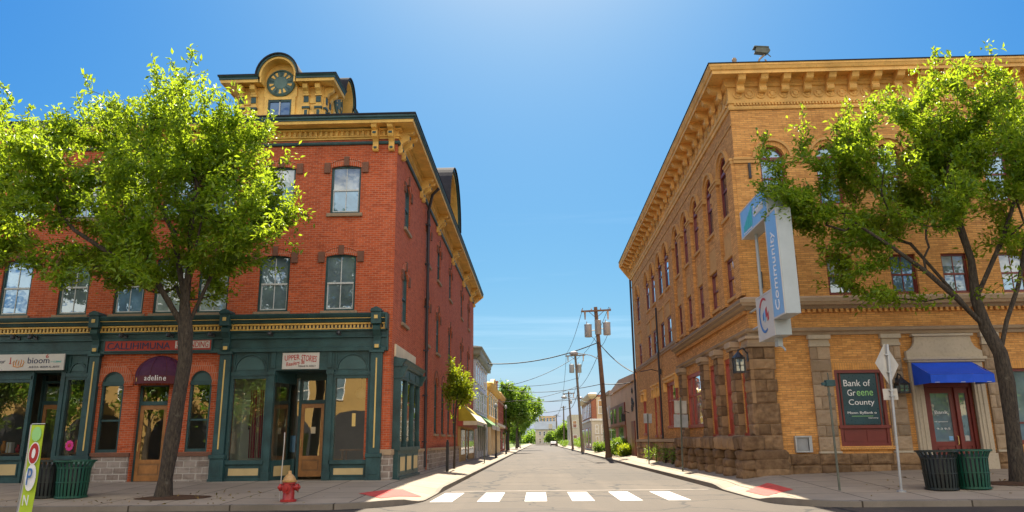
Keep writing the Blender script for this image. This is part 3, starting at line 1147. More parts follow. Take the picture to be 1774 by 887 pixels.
# pilasters of the shopfronts
PIL = [(-5.32, .19), (-10.42, .19), (-14.88, .17), (-19.5, .19)]


def pilaster(c, hw):
    mb = MB()
    g0 = .12
    FL.box(mb, c - hw, c + hw, 0, .16, 1.18, 4.50)
    FL.box(mb, c - hw - .06, c + hw + .06, 0, .24, g0, .42)
    FL.box(mb, c - hw - .04, c + hw + .04, 0, .21, .42, 1.06)
    FL.box(mb, c - hw - .07, c + hw + .07, 0, .25, 1.06, 1.18)
    FL.box(mb, c - hw + .05, c + hw - .05, .21, .225, .52, .96)
    FL.box(mb, c - hw - .05, c + hw + .05, 0, .22, 4.43, 4.52)
    FL.box(mb, c - .025, c + .025, .16, .175, 1.35, 4.25, 1)
    # console scroll and capped block
    sc = [(0, 4.52), (.18, 4.52), (.23, 4.60), (.22, 4.72), (.18, 4.82), (.22, 4.98), (.33, 5.10), (.40, 5.16), (.42, 5.28), (.36, 5.36), (0, 5.36)]
    mb.prism([FL.P(c - .12, d, z) for d, z in sc], (.24, 0, 0), 0)
    FL.box(mb, c - .07, c + .07, .22, .245, 4.58, 4.70, 1)
    FL.box(mb, c - .17, c + .17, 0, .48, 5.36, 5.76)
    FL.box(mb, c - .06, c + .06, .48, .50, 5.52, 5.64, 1)
    mb.prism([FL.P(c - .20, .52, 5.76), FL.P(c + .20, .52, 5.76), FL.P(c + .16, .52, 5.86), FL.P(c, .52, 5.93), FL.P(c - .16, .52, 5.86)], FL.N(-.50), 0)
    return mb.build('pilaster', [M['green'], M['gold_line']], rb, bevel=.01)


for c, hw in PIL:
    pilaster(c, hw)


def sign_lamp(x, z=5.08):
    mb = MB()
    mb.tube([(x, 24.88, z), (x, 24.62, z + .10), (x + .05, 24.50, z + .04)], .018, 5)
    mb.lathe([(.02, .06), (.075, .02), (.085, -.06), (.05, -.08)], (x + .06, 24.47, z + .0), 8)
    mb.box(x - .05, x + .05, 24.84, 24.89, z - .06, z + .06)
    return mb.build('sign_lamp', M['black_metal'], rb)


for x in (-6.6, -8.9, -10.9, -12.3, -13.9, -17.0, -17.6):
    sign_lamp(x)


def glass_sheet(F, u0, u1, z0, z1, d, parent, mat='glass_shop'):
    p = MB()
    p.poly([F.P(u0, d, z0), F.P(u1, d, z0), F.P(u1, d, z1), F.P(u0, d, z1)])
    return p.build('pane', M[mat], parent)


def display_window(u0, u1, z0, z1, d=.02, base=.42, parent=rb, arch=True, name='display_window'):
    """green framed shop window with a panelled stall riser and an arched fascia panel above"""
    mb = MB()
    F = FL
    f = .09
    F.box(mb, u0 - f, u0, d - .10, d + .05, z0 - .08, z1 + .10)
    F.box(mb, u1, u1 + f, d - .10, d + .05, z0 - .08, z1 + .10)
    F.box(mb, u0, u1, d - .10, d + .05, z1, z1 + .10)
    F.box(mb, u0 - f - .02, u1 + f + .02, d - .10, d + .10, z0 - .13, z0)
    F.box(mb, u0 - f, u1 + f, d - .12, d + .02, .2, z0 - .13)
    F.box(mb, u0 - f, u1 + f, d - .12, d + .07, .2, base)
    F.box(mb, u0 + .02, u1 - .02, d + .02, d + .045, base + .06, z0 - .22)
    F.box(mb, u0 + .06, u1 - .06, d + .045, d + .052, base + .10, z0 - .26, 1)
    F.box(mb, u0 - f, u1 + f, d - .10, d + .08, z1 + .10, z1 + .22)
    F.box(mb, u0 - f, u1 + f, d - .10, d + .02, z1 + .22, 4.5)
    if arch:
        zs = z1 + .30
        arch_band(mb, F, u0 + .05, u1 - .05, zs, min(.48, (u1 - u0) * .45), .04, d + .02, d + .06, 0)
        ap = arch_pts(u0 + .07, u1 - .07, zs, min(.48, (u1 - u0) * .45) - .03, 14)
        mb.prism([F.P(q[0], d + .022, q[1]) for q in ap], F.N(.012), 2)
        F.box(mb, u0 - .02, u0 + .02, d + .02, d + .06, z1 + .22, 4.45)
        F.box(mb, u1 - .02, u1 + .02, d + .02, d + .06, z1 + .22, 4.45)
    o = mb.build(name, [M['green'], M['tan_panel'], M['green_l']], parent)
    glass_sheet(F, u0, u1, z0, z1, d - .05, o)
    return o


def shop_door(cx, w, y, z0, z1, parent, top=3.72, wood='oak', handle_side=-1, sidelight=True):
    """oak glazed door in a green frame with a transom above"""
    F = Fac('y', y, -1)
    mb = MB()
    a, b = cx - w / 2, cx + w / 2
    st = .11
    F.box(mb, a, a + st, -.04, .02, z0, z1)
    F.box(mb, b - st, b, -.04, .02, z0, z1)
    F.box(mb, a + st, b - st, -.04, .02, z1 - .14, z1)
    F.box(mb, a + st, b - st, -.04, .02, z0, z0 + .18)
    F.box(mb, a + st, b - st, -.04, .02, z0 + .56, z0 + .68)
    F.box(mb, a + st, b - st, -.03, .0, z0 + .18, z0 + .56, 1)
    F.box(mb, a + st + .05, b - st - .05, .0, .012, z0 + .24, z0 + .50)
    o = mb.build('shop_door', [M[wood], M['oak_d']], parent)
    glass_sheet(F, a + st, b - st, z0 + .68, z1 - .14, -.01, o)
    h = MB()
    hx = a + st * .5 if handle_side < 0 else b - st * .5
    h.tube([F.P(hx, .02, z0 + .95), F.P(hx, .07, z0 + .98), F.P(hx, .07, z0 + 1.2), F.P(hx, .02, z0 + 1.23)], .014, 6)
    h.build('handle', M['gold_line'], o)
    fr = MB()
    F.box(fr, a - .09, a, -.08, .05, z0 - .1, top)
    F.box(fr, b, b + .09, -.08, .05, z0 - .1, top)
    F.box(fr, a, b, -.08, .05, z1, z1 + .13)
    F.box(fr, a, b, -.08, .05, top - .08, top)
    o2 = fr.build('door_frame', M['green'], parent)
    glass_sheet(F, a, b, z1 + .13, top - .08, -.01, o2)
    return o


# bay A: recessed entry between two display windows
display_window(-10.12, -9.02, 1.0, 3.62)
display_window(-6.68, -5.60, .98, 3.60)
ea = MB()
for u in (-8.83, -6.86):
    FL.box(ea, u - .10, u + .10, -.05, .12, .2, 3.88)
    FL.box(ea, u - .13, u + .13, -.05, .16, .2, .62)
    FL.box(ea, u - .13, u + .13, -.05, .15, 3.74, 3.88)
FL.box(ea, -8.92, -6.77, -.12, .06, 3.885, 4.5)
FL.box(ea, -8.92, -6.77, -1.3, -.12, 3.885, 3.95)
for u in (-8.80, -6.90):
    FL.box(ea, u - .07, u + .07, .06, .10, 3.95, 4.48)
# splayed return of the left window and the straight right return
for (xa, ya, xb, yb) in ((-8.75, 25.06, -8.42, 26.2), (-6.95, 25.06, -7.22, 26.2)):
    for z0, z1, mi in ((.2, .98, 0), (3.5, 3.885, 0)):
        d = Vector((yb - ya, -(xb - xa), 0)).normalized() * .05
        ea.prism([(xa, ya, z0), (xb, yb, z0), (xb, yb, z1), (xa, ya, z1)], d, mi)
    if xa < -8:
        d = Vector((yb - ya, -(xb - xa), 0)).normalized()
        p0, p1 = Vector((xa, ya, 0)).lerp(Vector((xb, yb, 0)), .12), Vector((xa, ya, 0)).lerp(Vector((xb, yb, 0)), .88)
        ea.prism([(p0.x + d.x * .052, p0.y + d.y * .052, .48), (p1.x + d.x * .052, p1.y + d.y * .052, .48), (p1.x + d.x * .052, p1.y + d.y * .052, .80), (p0.x + d.x * .052, p0.y + d.y * .052, .80)], d * .01, 1)
ea.box(-8.60, -8.30, 26.14, 26.24, .2, 1.0)
ea.box(-8.60, -7.28, 26.14, 26.24, 3.72, 3.885)
ea.box(-8.62, -8.55, 26.12, 26.26, .2, 3.8)
eo = ea.build('entrance_surround', [M['green'], M['tan_panel']], rb)
p = MB()
p.poly([(-8.75, 25.06, .98), (-8.42, 26.2, .98), (-8.42, 26.2, 3.5), (-8.75, 25.06, 3.5)])
p.poly([(-6.95, 25.06, .98), (-7.22, 26.2, .98), (-7.22, 26.2, 3.5), (-6.95, 25.06, 3.5)])
p.poly([(-8.55, 26.19, 1.0), (-8.25, 26.19, 1.0), (-8.25, 26.19, 3.72), (-8.55, 26.19, 3.72)])
p.build('pane', M['glass_shop'], eo)
shop_door(-7.76, .80, 26.2, .42, 2.84, rb)
# shop room behind
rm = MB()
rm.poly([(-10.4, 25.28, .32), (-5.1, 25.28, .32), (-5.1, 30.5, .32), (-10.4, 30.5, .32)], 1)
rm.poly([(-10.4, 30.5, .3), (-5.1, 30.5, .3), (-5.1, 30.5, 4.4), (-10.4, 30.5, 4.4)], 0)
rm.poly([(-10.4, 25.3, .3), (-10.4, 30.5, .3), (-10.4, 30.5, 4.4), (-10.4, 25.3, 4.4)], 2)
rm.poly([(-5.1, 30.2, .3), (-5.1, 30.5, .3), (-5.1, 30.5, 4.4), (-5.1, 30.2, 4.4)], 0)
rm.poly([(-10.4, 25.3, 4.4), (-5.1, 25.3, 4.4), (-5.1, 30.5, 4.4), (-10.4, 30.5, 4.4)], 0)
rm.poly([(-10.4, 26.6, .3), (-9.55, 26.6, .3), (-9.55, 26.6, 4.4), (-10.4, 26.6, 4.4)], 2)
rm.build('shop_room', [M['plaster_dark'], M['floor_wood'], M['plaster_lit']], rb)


def tiny_paper(F, u, z, w, h, d, mat, parent, name='notice'):
    mb = MB()
    F.box(mb, u - w / 2, u + w / 2, d, d + .004, z - h / 2, z + h / 2)
    return mb.build(name, M[mat], parent)


tiny_paper(Fac('y', 26.2, -1), -7.72, 1.95, .16, .22, .0, 'cream', rb)
tiny_paper(Fac('y', 26.2, -1), -8.40, 1.5, .18, .55, .0, 'sign_blue', rb)
tiny_paper(FL, -6.05, 2.25, .12, .42, -.032, 'gold_line', rb)

# bay B: brick bay with two arched windows and a door under the plum awning
each(FL, [(-14.68, -13.40, 0, .07, .1, 1.14), (-12.26, -10.64, 0, .07, .1, 1.14)], 'stone_plinth', M['grey_block'], rb)
each(FL, [(-14.69, -13.38, 0, .11, 1.142, 1.27), (-12.28, -10.63, 0, .11, 1.142, 1.27)], 'plinth_ledge', M['red_stone'], rb, .01)
for h in shopB[:2]:
    a, b, z0, zs, rise, semi = h
    mb = MB()
    d = -.12
    fw = .07
    FL.box(mb, a, a + fw, d, d + .09, z0, zs)
    FL.box(mb, b - fw, b, d, d + .09, z0, zs)
    FL.box(mb, a + fw, b - fw, d, d + .09, z0, z0 + .10)
    FL.box(mb, a, b, d, d + .12, zs - .07, zs + .06)
    FL.box(mb, a + fw, b - fw, d, d + .06, 2.28, 2.34)
    ap = arch_pts(a, b, zs + .06, rise - .05, 12)
    mb.prism([FL.P(q[0], d, q[1]) for q in ap], FL.N(.05), 1)
    arch_band(mb, FL, a + .05, b - .05, zs + .06, rise - .11, .05, d + .05, d + .09, 0)
    o = mb.build('window', [M['green'], M['green_l']], rb)
    glass_sheet(FL, a, b, z0, zs, d + .03, o)
    hm = MB()
    arch_band(hm, FL, a, b, zs, rise, .30, -.04, .025, 0, True, 16)
    FL.box(hm, a - .32, a - .002, -.04, .05, zs - .09, zs - .002, 1)
    FL.box(hm, b + .002, b + .32, -.04, .05, zs - .09, zs - .002, 1)
    hm.build('hood_mould', [M['red_arch'], M['red_brick']], o)
shop_door(-12.83, .92, 25.2, .36, 2.80, rb, top=3.50, handle_side=-1)
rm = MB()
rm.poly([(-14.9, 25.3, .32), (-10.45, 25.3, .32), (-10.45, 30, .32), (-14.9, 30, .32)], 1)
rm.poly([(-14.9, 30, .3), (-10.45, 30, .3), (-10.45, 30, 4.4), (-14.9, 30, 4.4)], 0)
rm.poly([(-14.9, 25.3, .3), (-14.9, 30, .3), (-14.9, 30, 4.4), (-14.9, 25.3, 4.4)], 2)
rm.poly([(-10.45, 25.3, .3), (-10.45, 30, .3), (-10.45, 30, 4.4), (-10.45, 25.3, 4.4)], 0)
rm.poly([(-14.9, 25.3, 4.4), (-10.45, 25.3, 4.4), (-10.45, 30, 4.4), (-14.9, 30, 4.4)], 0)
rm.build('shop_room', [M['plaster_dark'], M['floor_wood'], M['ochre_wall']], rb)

# bay C
display_window(-15.74, -15.16, 1.2, 3.66, base=.50)
display_window(-18.9, -17.05, 1.2, 3.60, base=.50, arch=False)
ec = MB()
FL.box(ec, -15.98, -15.84, -.05, .10, .2, 3.92)
FL.box(ec, -17.00, -16.92, -.05, .10, .2, 3.92)
FL.box(ec, -16.93, -15.84, -.12, .05, 3.92, 4.5)
FL.box(ec, -16.93, -15.84, -1.1, -.12, 3.92, 3.98)
ec.box(-17.3, -17.2, 25.95, 26.1, .2, 3.9)
ec.box(-16.4, -15.9, 25.95, 26.1, .2, 1.0)
ec.box(-16.4, -15.9, 25.95, 26.1, 3.60, 3.9)
ec.box(-16.06, -15.92, 25.05, 26.1, .2, 1.1)
eo = ec.build('entrance_surround', M['green'], rb)
p = MB()
p.poly([(-16.4, 26.0, 1.0), (-15.95, 26.0, 1.0), (-15.95, 26.0, 3.6), (-16.4, 26.0, 3.6)])
p.build('pane', M['glass_shop'], eo)
shop_door(-16.78, .74, 26.0, .44, 2.90, rb, top=3.72, handle_side=-1)
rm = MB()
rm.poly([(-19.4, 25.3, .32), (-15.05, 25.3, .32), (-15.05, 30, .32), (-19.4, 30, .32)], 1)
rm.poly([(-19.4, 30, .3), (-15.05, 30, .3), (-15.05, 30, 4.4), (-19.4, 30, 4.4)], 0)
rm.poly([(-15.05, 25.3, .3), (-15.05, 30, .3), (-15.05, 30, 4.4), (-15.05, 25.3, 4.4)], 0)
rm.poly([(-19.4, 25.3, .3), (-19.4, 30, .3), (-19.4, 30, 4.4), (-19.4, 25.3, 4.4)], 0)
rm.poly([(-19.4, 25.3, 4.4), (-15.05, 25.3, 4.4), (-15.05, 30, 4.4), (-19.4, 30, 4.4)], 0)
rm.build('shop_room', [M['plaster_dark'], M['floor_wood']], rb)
# magenta flower sticker and white line lettering on the pane
fl = MB()
for k in range(9):
    t = 2 * math.pi * k / 9
    fl.lathe([(.01, -.004), (.055, 0), (.01, .004)], (-15.45 + .09 * math.cos(t), 24.985, 1.52 + .12 * math.sin(t)), 8, 0, 'y')
fl.lathe([(.01, -.004), (.06, 0), (.01, .006)], (-15.45, 24.98, 1.52), 8, 1, 'y')
fl.build('flower_sticker', [M['pink'], M['ink_red']], rb)

# side shop window (bay) on the street side
by = MB()
F = FS
D = .22
F.box(by, 25.45, 29.75, .0, D, .15, 1.25)
F.box(by, 25.40, 29.80, .0, D + .07, .15, .40)
F.box(by, 25.42, 29.78, .0, D + .06, 1.25, 1.36)
for u in (25.45, 26.75, 28.2, 29.6):
    F.box(by, u, u + .17, .0, D + .02, 1.36, 3.62)
    F.box(by, u - .02, u + .19, .0, D + .05, 1.36, 1.55)
for u in (25.68, 27.0, 28.45):
    F.box(by, u, u + 1.0, D, D + .025, .52, 1.10)
    F.box(by, u + .06, u + .94, D + .025, D + .032, .58, 1.04, 1)
F.box(by, 25.42, 29.80, .0, D + .03, 3.62, 4.02)
for k in range(3):
    F.box(by, 25.75 + 1.37 * k, 26.6 + 1.37 * k, D + .03, D + .06, 3.70, 3.94)
for u in (25.44, 29.6):
    by.prism([F.P(u, .0, 3.65), F.P(u, D + .10, 3.65), F.P(u, D + .16, 3.8), F.P(u, D + .28, 4.02), F.P(u, 0, 4.02)], (0, .2, 0), 0)
sweep(by, [(-4.85, 25.38), (-4.85, 29.85)], [(1, 0), (1, 0)], [(0, 4.02), (.30, 4.02), (.34, 4.08), (.34, 4.12), (.42, 4.20), (.44, 4.26), (.0, 4.34)], 0)
by.poly([F.P(25.38, 0, 4.02), F.P(25.38, .30, 4.02), F.P(25.38, .34, 4.12), F.P(25.38, .44, 4.26), F.P(25.38, 0, 4.34)])
bo = by.build('bay_window', [M['green'], M['tan_panel']], rb)
gm = MB()
for u in (25.62, 26.92, 28.37):
    gm.poly([F.P(u, D - .06, 1.36), F.P(u + 1.25, D - .06, 1.36), F.P(u + 1.25, D - .06, 3.62), F.P(u, D - .06, 3.62)])
gm.poly([F.P(25.5, .01, 1.36), F.P(25.5, D - .01, 1.36), F.P(25.5, D - .01, 3.62), F.P(25.5, .01, 3.62)])
gm.build('pane', M['glass_shop'], bo)
fb = MB()
F.box(fb, 25.42, 29.7, .01, .06, 4.36, 4.78)
fb.build('fascia_board', M['cream'], rb)

# ---- tower on the roof
tw = MB()
tx0, tx1, ty0, ty1 = -11.0, -7.78, 25.5, 28.9
tw.box(tx0, tx1, ty0, ty1, 12.72, 14.72, 0)
for F, a, b in ((Fac('y', ty0, -1), tx0, tx1), (Fac('x', tx1, 1), ty0, ty1)):
    m = (a + b) / 2
    for u in (a + .16, a + .62, b - .62, b - .16):
        F.box(tw, u - .10, u + .10, 0, .07, 12.75, 14.55, 0)
        F.box(tw, u - .055, u + .055, .07, .085, 13.35, 13.75, 1)
        F.box(tw, u - .14, u + .14, 0, .12, 13.80, 13.88, 1)
        F.box(tw, u - .14, u + .14, 0, .10, 13.88, 13.95, 0)
        F.box(tw, u - .09, u + .09, .07, .10, 14.05, 14.28, 1)
        F.box(tw, u - .13, u + .13, 0, .13, 14.30, 14.36, 0)
        tw.prism([F.P(u - .09, d, z) for d, z in [(0, 14.36), (.14, 14.36), (.18, 14.45), (.32, 14.52), (.36, 14.62), (.34, 14.70), (0, 14.70)]], F.N(0) + (Vector((.18, 0, 0)) if F.axis == 'y' else Vector((0, .18, 0))), 0)
    for u in (a + .39, b - .39):
        F.box(tw, u - .11, u + .11, .0, .03, 13.30, 13.72, 0)
        F.box(tw, u - .07, u + .07, .03, .04, 13.36, 13.66, 2)
        F.box(tw, u - .12, u + .12, .0, .04, 14.02, 14.22, 0)
    F.box(tw, m - .58, m - .44, 0, .08, 12.75, 14.30, 0)
    F.box(tw, m + .44, m + .58, 0, .08, 12.75, 14.30, 0)
    F.box(tw, m - .44, m + .44, 0, .08, 14.18, 14.30, 0)
tower = tw.build('tower', [M['gold'], M['green'], M['ochre_cornice']], rb, bevel=.01)
te = MB()
EV = .52
fx = [(tx0 - 0, ty0), (tx1, ty0), (tx1, ty1)]
mx, my = (tx0 + tx1) / 2, (ty0 + ty1) / 2
R0 = .80
eprof = [(0, 14.74), (EV - .06, 14.74), (EV - .06, 14.70), (EV - .02, 14.70), (EV, 14.80), (EV + .03, 14.81), (EV + .03, 14.87), (EV + .08, 14.93), (EV + .08, 14.99), (0, 15.04)]
emi = [0, 0, 0, 0, 1, 1, 1, 2, 2]
gap = .70
sweep(te, [(tx0, ty1), (tx0, ty0), (mx - gap, ty0)], [(-1, 0), (-1, -1), (0, -1)], eprof, emi)
sweep(te, [(mx + gap, ty0), (tx1, ty0), (tx1, my - gap)], [(0, -1), (1, -1), (1, 0)], eprof, emi)
sweep(te, [(tx1, my + gap), (tx1, ty1)], [(1, 0), (1, 0)], eprof, emi)
te.poly([(tx0, ty0, 15.03), (tx1, ty0, 15.03), (tx1, ty1, 15.03), (tx0, ty1, 15.03)], 2)
for F, m in ((Fac('y', ty0, -1), mx), (Fac('x', tx1, 1), my)):
    zc = 14.92
    arch_band(te, F, m - .62, m + .62, zc, .72, .08, -1.6, EV - .02, 0, True, 18)
    arch_band(te, F, m - .70, m + .70, zc, .80, .07, -1.6, EV + .04, 1, True, 18)
    arch_band(te, F, m - .77, m + .77, zc, .87, .05, -1.6, EV + .09, 2, True, 18)
    F.box(te, m - .66, m - .60, -.02, EV - .03, 14.70, zc, 0)
    F.box(te, m + .60, m + .66, -.02, EV - .03, 14.70, zc, 0)
    ap = arch_pts(m - .62, m + .62, zc, .72, 14)
    te.prism([F.P(m - .62, .0, 14.3)] + [F.P(q[0], .0, q[1]) for q in ap] + [F.P(m + .62, .0, 14.3)], F.N(.05), 0)
te.build('tower_eaves', [M['gold'], M['green'], M['slate']], tower)
for F, m in ((Fac('y', ty0, -1), mx), (Fac('x', tx1, 1), my)):
    ds = MB()
    ax = 'y' if F.axis == 'y' else 'x'
    cxx = F.P(m, .05, 14.84)
    sg = F.sign
    ds.lathe([(.54, 0), (.54, sg * .06), (.47, sg * .10), (.46, sg * .06), (.01, sg * .06)], cxx, 32, 0, ax)
    ds.lathe([(.26, sg * .06), (.24, sg * .075), (.01, sg * .08)], cxx, 24, 1, ax)
    for k in range(14):
        t = 2 * math.pi * (k + .5) / 14
        q = []
        for rr, dt in ((.27, -.07), (.42, -.13), (.44, .0), (.42, .13), (.27, .07)):
            q.append(F.P(m + rr * math.cos(t + dt), .118, 14.84 + rr * math.sin(t + dt)))
        ds.prism(q, F.N(.012), 2 if k % 3 else 3)
    ds.build('round_disc', [M['disc'], M['disc_l'], M['gold'], M['green']], tower)
tm = MB()
F = Fac('y', ty0, -1)
F.box(tm, mx - .44, mx - .38, .01, .06, 13.1, 14.18)
F.box(tm, mx + .38, mx + .44, .01, .06, 13.1, 14.18)
F.box(tm, mx - .02, mx + .02, .01, .06, 13.1, 14.18, 1)
F.box(tm, mx - .38, mx + .38, .01, .06, 14.10, 14.18)
o = tm.build('window', [M['green'], M['sash']], tower)
pm = MB()
pm.poly([F.P(mx - .38, .02, 13.1), F.P(mx + .38, .02, 13.1), F.P(mx + .38, .02, 14.1), F.P(mx - .38, .02, 14.1)])
pm.build('pane', M['glass_blue'], tower)
tower.location.z -= .22
# second arched dormer on the street side of the roof
dm = MB()
F = Fac('x', -5.15, 1)
m, R_ = 40.6, 2.55
zc = 13.75
arch_band(dm, F, m - R_, m + R_, zc, R_, .16, -2.6, .55, 0, True, 24)
arch_band(dm, F, m - R_ - .16, m + R_ + .16, zc, R_ + .16, .14, -2.6, .66, 1, True, 24)
arch_band(dm, F, m - R_ - .30, m + R_ + .30, zc, R_ + .30, .07, -2.6, .74, 2, True, 24)
ap = arch_pts(m - R_, m + R_, zc, R_, 20)
dm.prism([F.P(m - R_, -.35, 12.75)] + [F.P(q[0], -.35, q[1]) for q in ap] + [F.P(m + R_, -.35, 12.75)], F.N(.1), 0)
F.box(dm, m - R_ - .3, m - R_, -2.6, .5, 12.76, zc, 1)
F.box(dm, m + R_, m + R_ + .3, -2.6, .5, 12.76, zc, 1)
dm.lathe([(.9, .05), (.9, .12), (.75, .16), (.02, .14)], F.P(m, -.30, 14.6), 24, 1, 'x')
dm.build('arched_dormer', [M['gold'], M['green'], M['slate']], rb)

# ---- things that hang on the red building
aw = thing('dome_awning', 'plum domed awning lettered adeline over the oak door', 'awning', (-12.60, 25, 3.4))
mb = MB()
cx, hw, dep = -12.60, .80, .74
n, mlev = 20, 8
zv0, zv1, zt = 3.46, 3.72, 4.42
rows = []
for j in range(mlev + 1):
    ph = math.pi / 2 * j / mlev
    rr = math.cos(ph)
    rows.append([(cx + hw * rr * math.cos(math.pi * i / n), 24.98 - dep * rr * math.sin(math.pi * i / n), zv1 + (zt - zv1) * math.sin(ph)) for i in range(n + 1)])
for j in range(mlev):
    for i in range(n):
        mb.poly([rows[j][i], rows[j][i + 1], rows[j + 1][i + 1], rows[j + 1][i]])
mb.build('canopy', M['plum_canvas'], aw)
mb = MB()
for i in range(n):
    a, b = rows[0][i], rows[0][i + 1]
    mb.poly([(a[0], a[1], zv0), (b[0], b[1], zv0), (b[0], b[1], zv1), (a[0], a[1], zv1)])
mb.build('valance', M['plum_val'], aw)
mb = MB()
for k in range(1, 6):
    i = k * n // 6 + (1 if k > 3 else 0)
    mb.tube([Vector(r_[i]) + Vector((0, -.006, .006)) for r_ in rows], .009, 4)
mb.build('seam', M['plum_val'], aw)
word = 'adeline'
wds = {'a': .085, 'd': .09, 'e': .085, 'l': .03, 'i': .03, 'n': .08}
u = -.19
for ch in word:
    wd = wds[ch]
    ang = math.asin(clamp((u + wd / 2) / hw, -1, 1))
    X, Y = cx + hw * math.sin(ang), 24.98 - dep * math.cos(ang) - .008
    hh = .17 if ch in 'dli' else .12
    Mx = Matrix.Translation((X, Y, 3.55 + hh / 2)) @ Matrix.Rotation(ang * dep / hw, 4, 'Z') @ Matrix.Rotation(rad(90), 4, 'X')
    text(ch, wd, hh, M['letter'], aw, Mx, 'lettering', .004)
    u += wd + .03
ang = math.asin(-.56 / hw)
mb = MB()
for q in ((-.05, 0), (.0, .03), (.05, 0), (0, -.03)):
    mb.box(cx - .50 + q[0] * .8 - .012, cx - .50 + q[0] * .8 + .012, 24.98 - dep * math.cos(ang) - .03, 24.98 - dep * math.cos(ang) - .02, 3.54 + q[1], 3.66 + q[1])
mb.build('emblem', M['gold_line'], aw)

sg = thing('shop_sign', 'white board with maroon lettering over the recessed door of the green shopfront', 'sign', (-7.88, 24.95, 4.18))
mb = MB()
mb.box(-8.50, -7.26, 24.90, 24.935, 3.92, 4.46)
mb.build('board', M['sign_white'], sg)
text('UPPER', .50, .17, M['ink_red'], sg, face_front(-8.17, 24.898, 4.30) @ Matrix.Rotation(rad(4), 4, 'Z'))
text('STORIES', .52, .20, M['ink_red'], sg, face_front(-7.60, 24.898, 4.27) @ Matrix.Rotation(rad(-6), 4, 'Z'))
text("Readers da", .62, .13, M['ink_red'], sg, face_front(-8.06, 24.898, 4.12) @ Matrix.Rotation(rad(8), 4, 'Z'), shear=.25)
text('TISSUE M. REELY', .60, .05, M['ink'], sg, face_front(-7.66, 24.898, 4.01))

sg = thing('carved_sign', 'long carved red board with dark lettering and a white panel above the plum awning', 'sign', (-12.75, 24.9, 4.76))
mb = MB()
mb.box(-14.56, -10.93, 24.83, 24.87, 4.60, 4.93)
mb.box(-14.60, -10.89, 24.82, 24.88, 4.93, 4.965, 1)
mb.box(-14.60, -10.89, 24.82, 24.88, 4.565, 4.60, 1)
mb.box(-14.60, -14.56, 24.82, 24.88, 4.60, 4.93, 1)
mb.box(-10.93, -10.89, 24.82, 24.88, 4.60, 4.93, 1)
mb.build('board', [M['sign_red'], M['green']], sg)
mb = MB()
mb.box(-12.15, -10.98, 24.818, 24.829, 4.66, 4.90)
mb.build('panel', M['sign_white'], sg)
text('CALLIHIMUNA', 2.15, .22, M['ink_navy'], sg, face_front(-13.40, 24.826, 4.76), depth=.008)
text('SOMENDING', 1.08, .20, M['ink_red'], sg, face_front(-11.56, 24.815, 4.78), depth=.006)

sg = thing('shop_sign', 'long white board lettered bioom above the leftmost shop entrance', 'sign', (-17.4, 24.8, 4.25))
mb = MB()
mb.box(-19.1, -15.84, 24.74, 24.79, 3.98, 4.52)
mb.build('board', M['sign_white'], sg)
text('bioom', .74, .20, M['ink_navy'], sg, face_front(-16.72, 24.738, 4.31))
text('6', .09, .13, M['ink_red'], sg, face_front(-16.44, 24.738, 4.45))
text('= CUBME', .36, .06, M['teal'], sg, face_front(-16.12, 24.738, 4.26))
text('AULCLA  SKEUM AL ARTIT', 1.05, .065, M['ink_navy'], sg, face_front(-16.50, 24.738, 4.09))
text('nur', .24, .09, M['ink_navy'], sg, face_front(-17.98, 24.738, 4.27))
mb = MB()
mb.box(-17.70, -17.675, 24.728, 24.74, 4.22, 4.42)
mb.box(-17.72, -17.65, 24.728, 24.74, 4.20, 4.225)
mb.build('mark', M['ink_red'], sg)
mb = MB()
for k in range(5):
    x = -17.56 + .075 * k
    mb.tube([(x, 24.735, 4.14), (x - .03 + .02 * k, 24.73, 4.24), (x + .02, 24.735, 4.31 + .03 * (k % 2))], .012, 5)
mb.tube([(-17.58, 24.735, 4.13), (-17.42, 24.73, 4.09), (-17.24, 24.735, 4.13)], .014, 5)
mb.build('emblem', M['orange'], sg)

# goods in the leftmost shop
def goods_table(x0, x1, y0, y1, zt, label, seed):
    t = thing('display_table', label, 'table', ((x0 + x1) / 2, (y0 + y1) / 2, .33))
    mb = MB()
    mb.box(x0, x1, y0, y1, zt, zt + .05)
    mb.build('tabletop', M['oak_d'], t)
    for x in (x0 + .04, x1 - .1):
        for y in (y0 + .04, y1 - .1):
            mb = MB()
            mb.box(x, x + .06, y, y + .06, .33, zt)
            mb.build('leg', M['oak_d'], t)
    rg_ = random.Random(seed)
    x = x0 + .08
    k = 0
    cols = ['pink', 'cream', 'teal', 'orange', 'white', 'ink_red', 'sign_blue', 'lime']
    while x < x1 - .2:
        wd_, h_ = rg_.uniform(.10, .22), rg_.uniform(.12, .5)
        y = rg_.uniform(y0 + .05, y1 - .25)
        gt = thing('gift_box' if k % 2 == 0 else 'vase', '%s on shop table, %s' % (('boxed gift', 'vase')[k % 2], ['furthest left', 'next along from the left', 'third along', 'fourth along', 'fifth along', 'sixth along', 'seventh along', 'eighth along', 'ninth along', 'tenth along'][min(k, 9)] + ' behind ' + label.split(' behind ')[-1]), 'gift' if k % 2 == 0 else 'vase', (x, y, zt + .05))
        mb = MB()
        if k % 2 == 0:
            mb.box(x, x + wd_, y, y + .18, zt + .052, zt + .05 + h_)
            mb.build('box', M[cols[(k + seed) % 8]], gt, bevel=.008)
            mb = MB()
            mb.box(x + wd_ * .4, x + wd_ * .55, y - .004, y + .184, zt + .054, zt + .056 + h_)
            mb.build('ribbon', M['gold_line'], gt)
        else:
            mb.lathe([(.05, 0), (.09, h_ * .3), (.08, h_ * .6), (.04, h_ * .8), (.06, h_)], (x + .1, y + .1, zt + .052), 14)
            mb.build('vase_body', M[cols[(k + seed) % 8]], gt, smooth=True)
        x += wd_ + rg_.uniform(.05, .14)
        k += 1


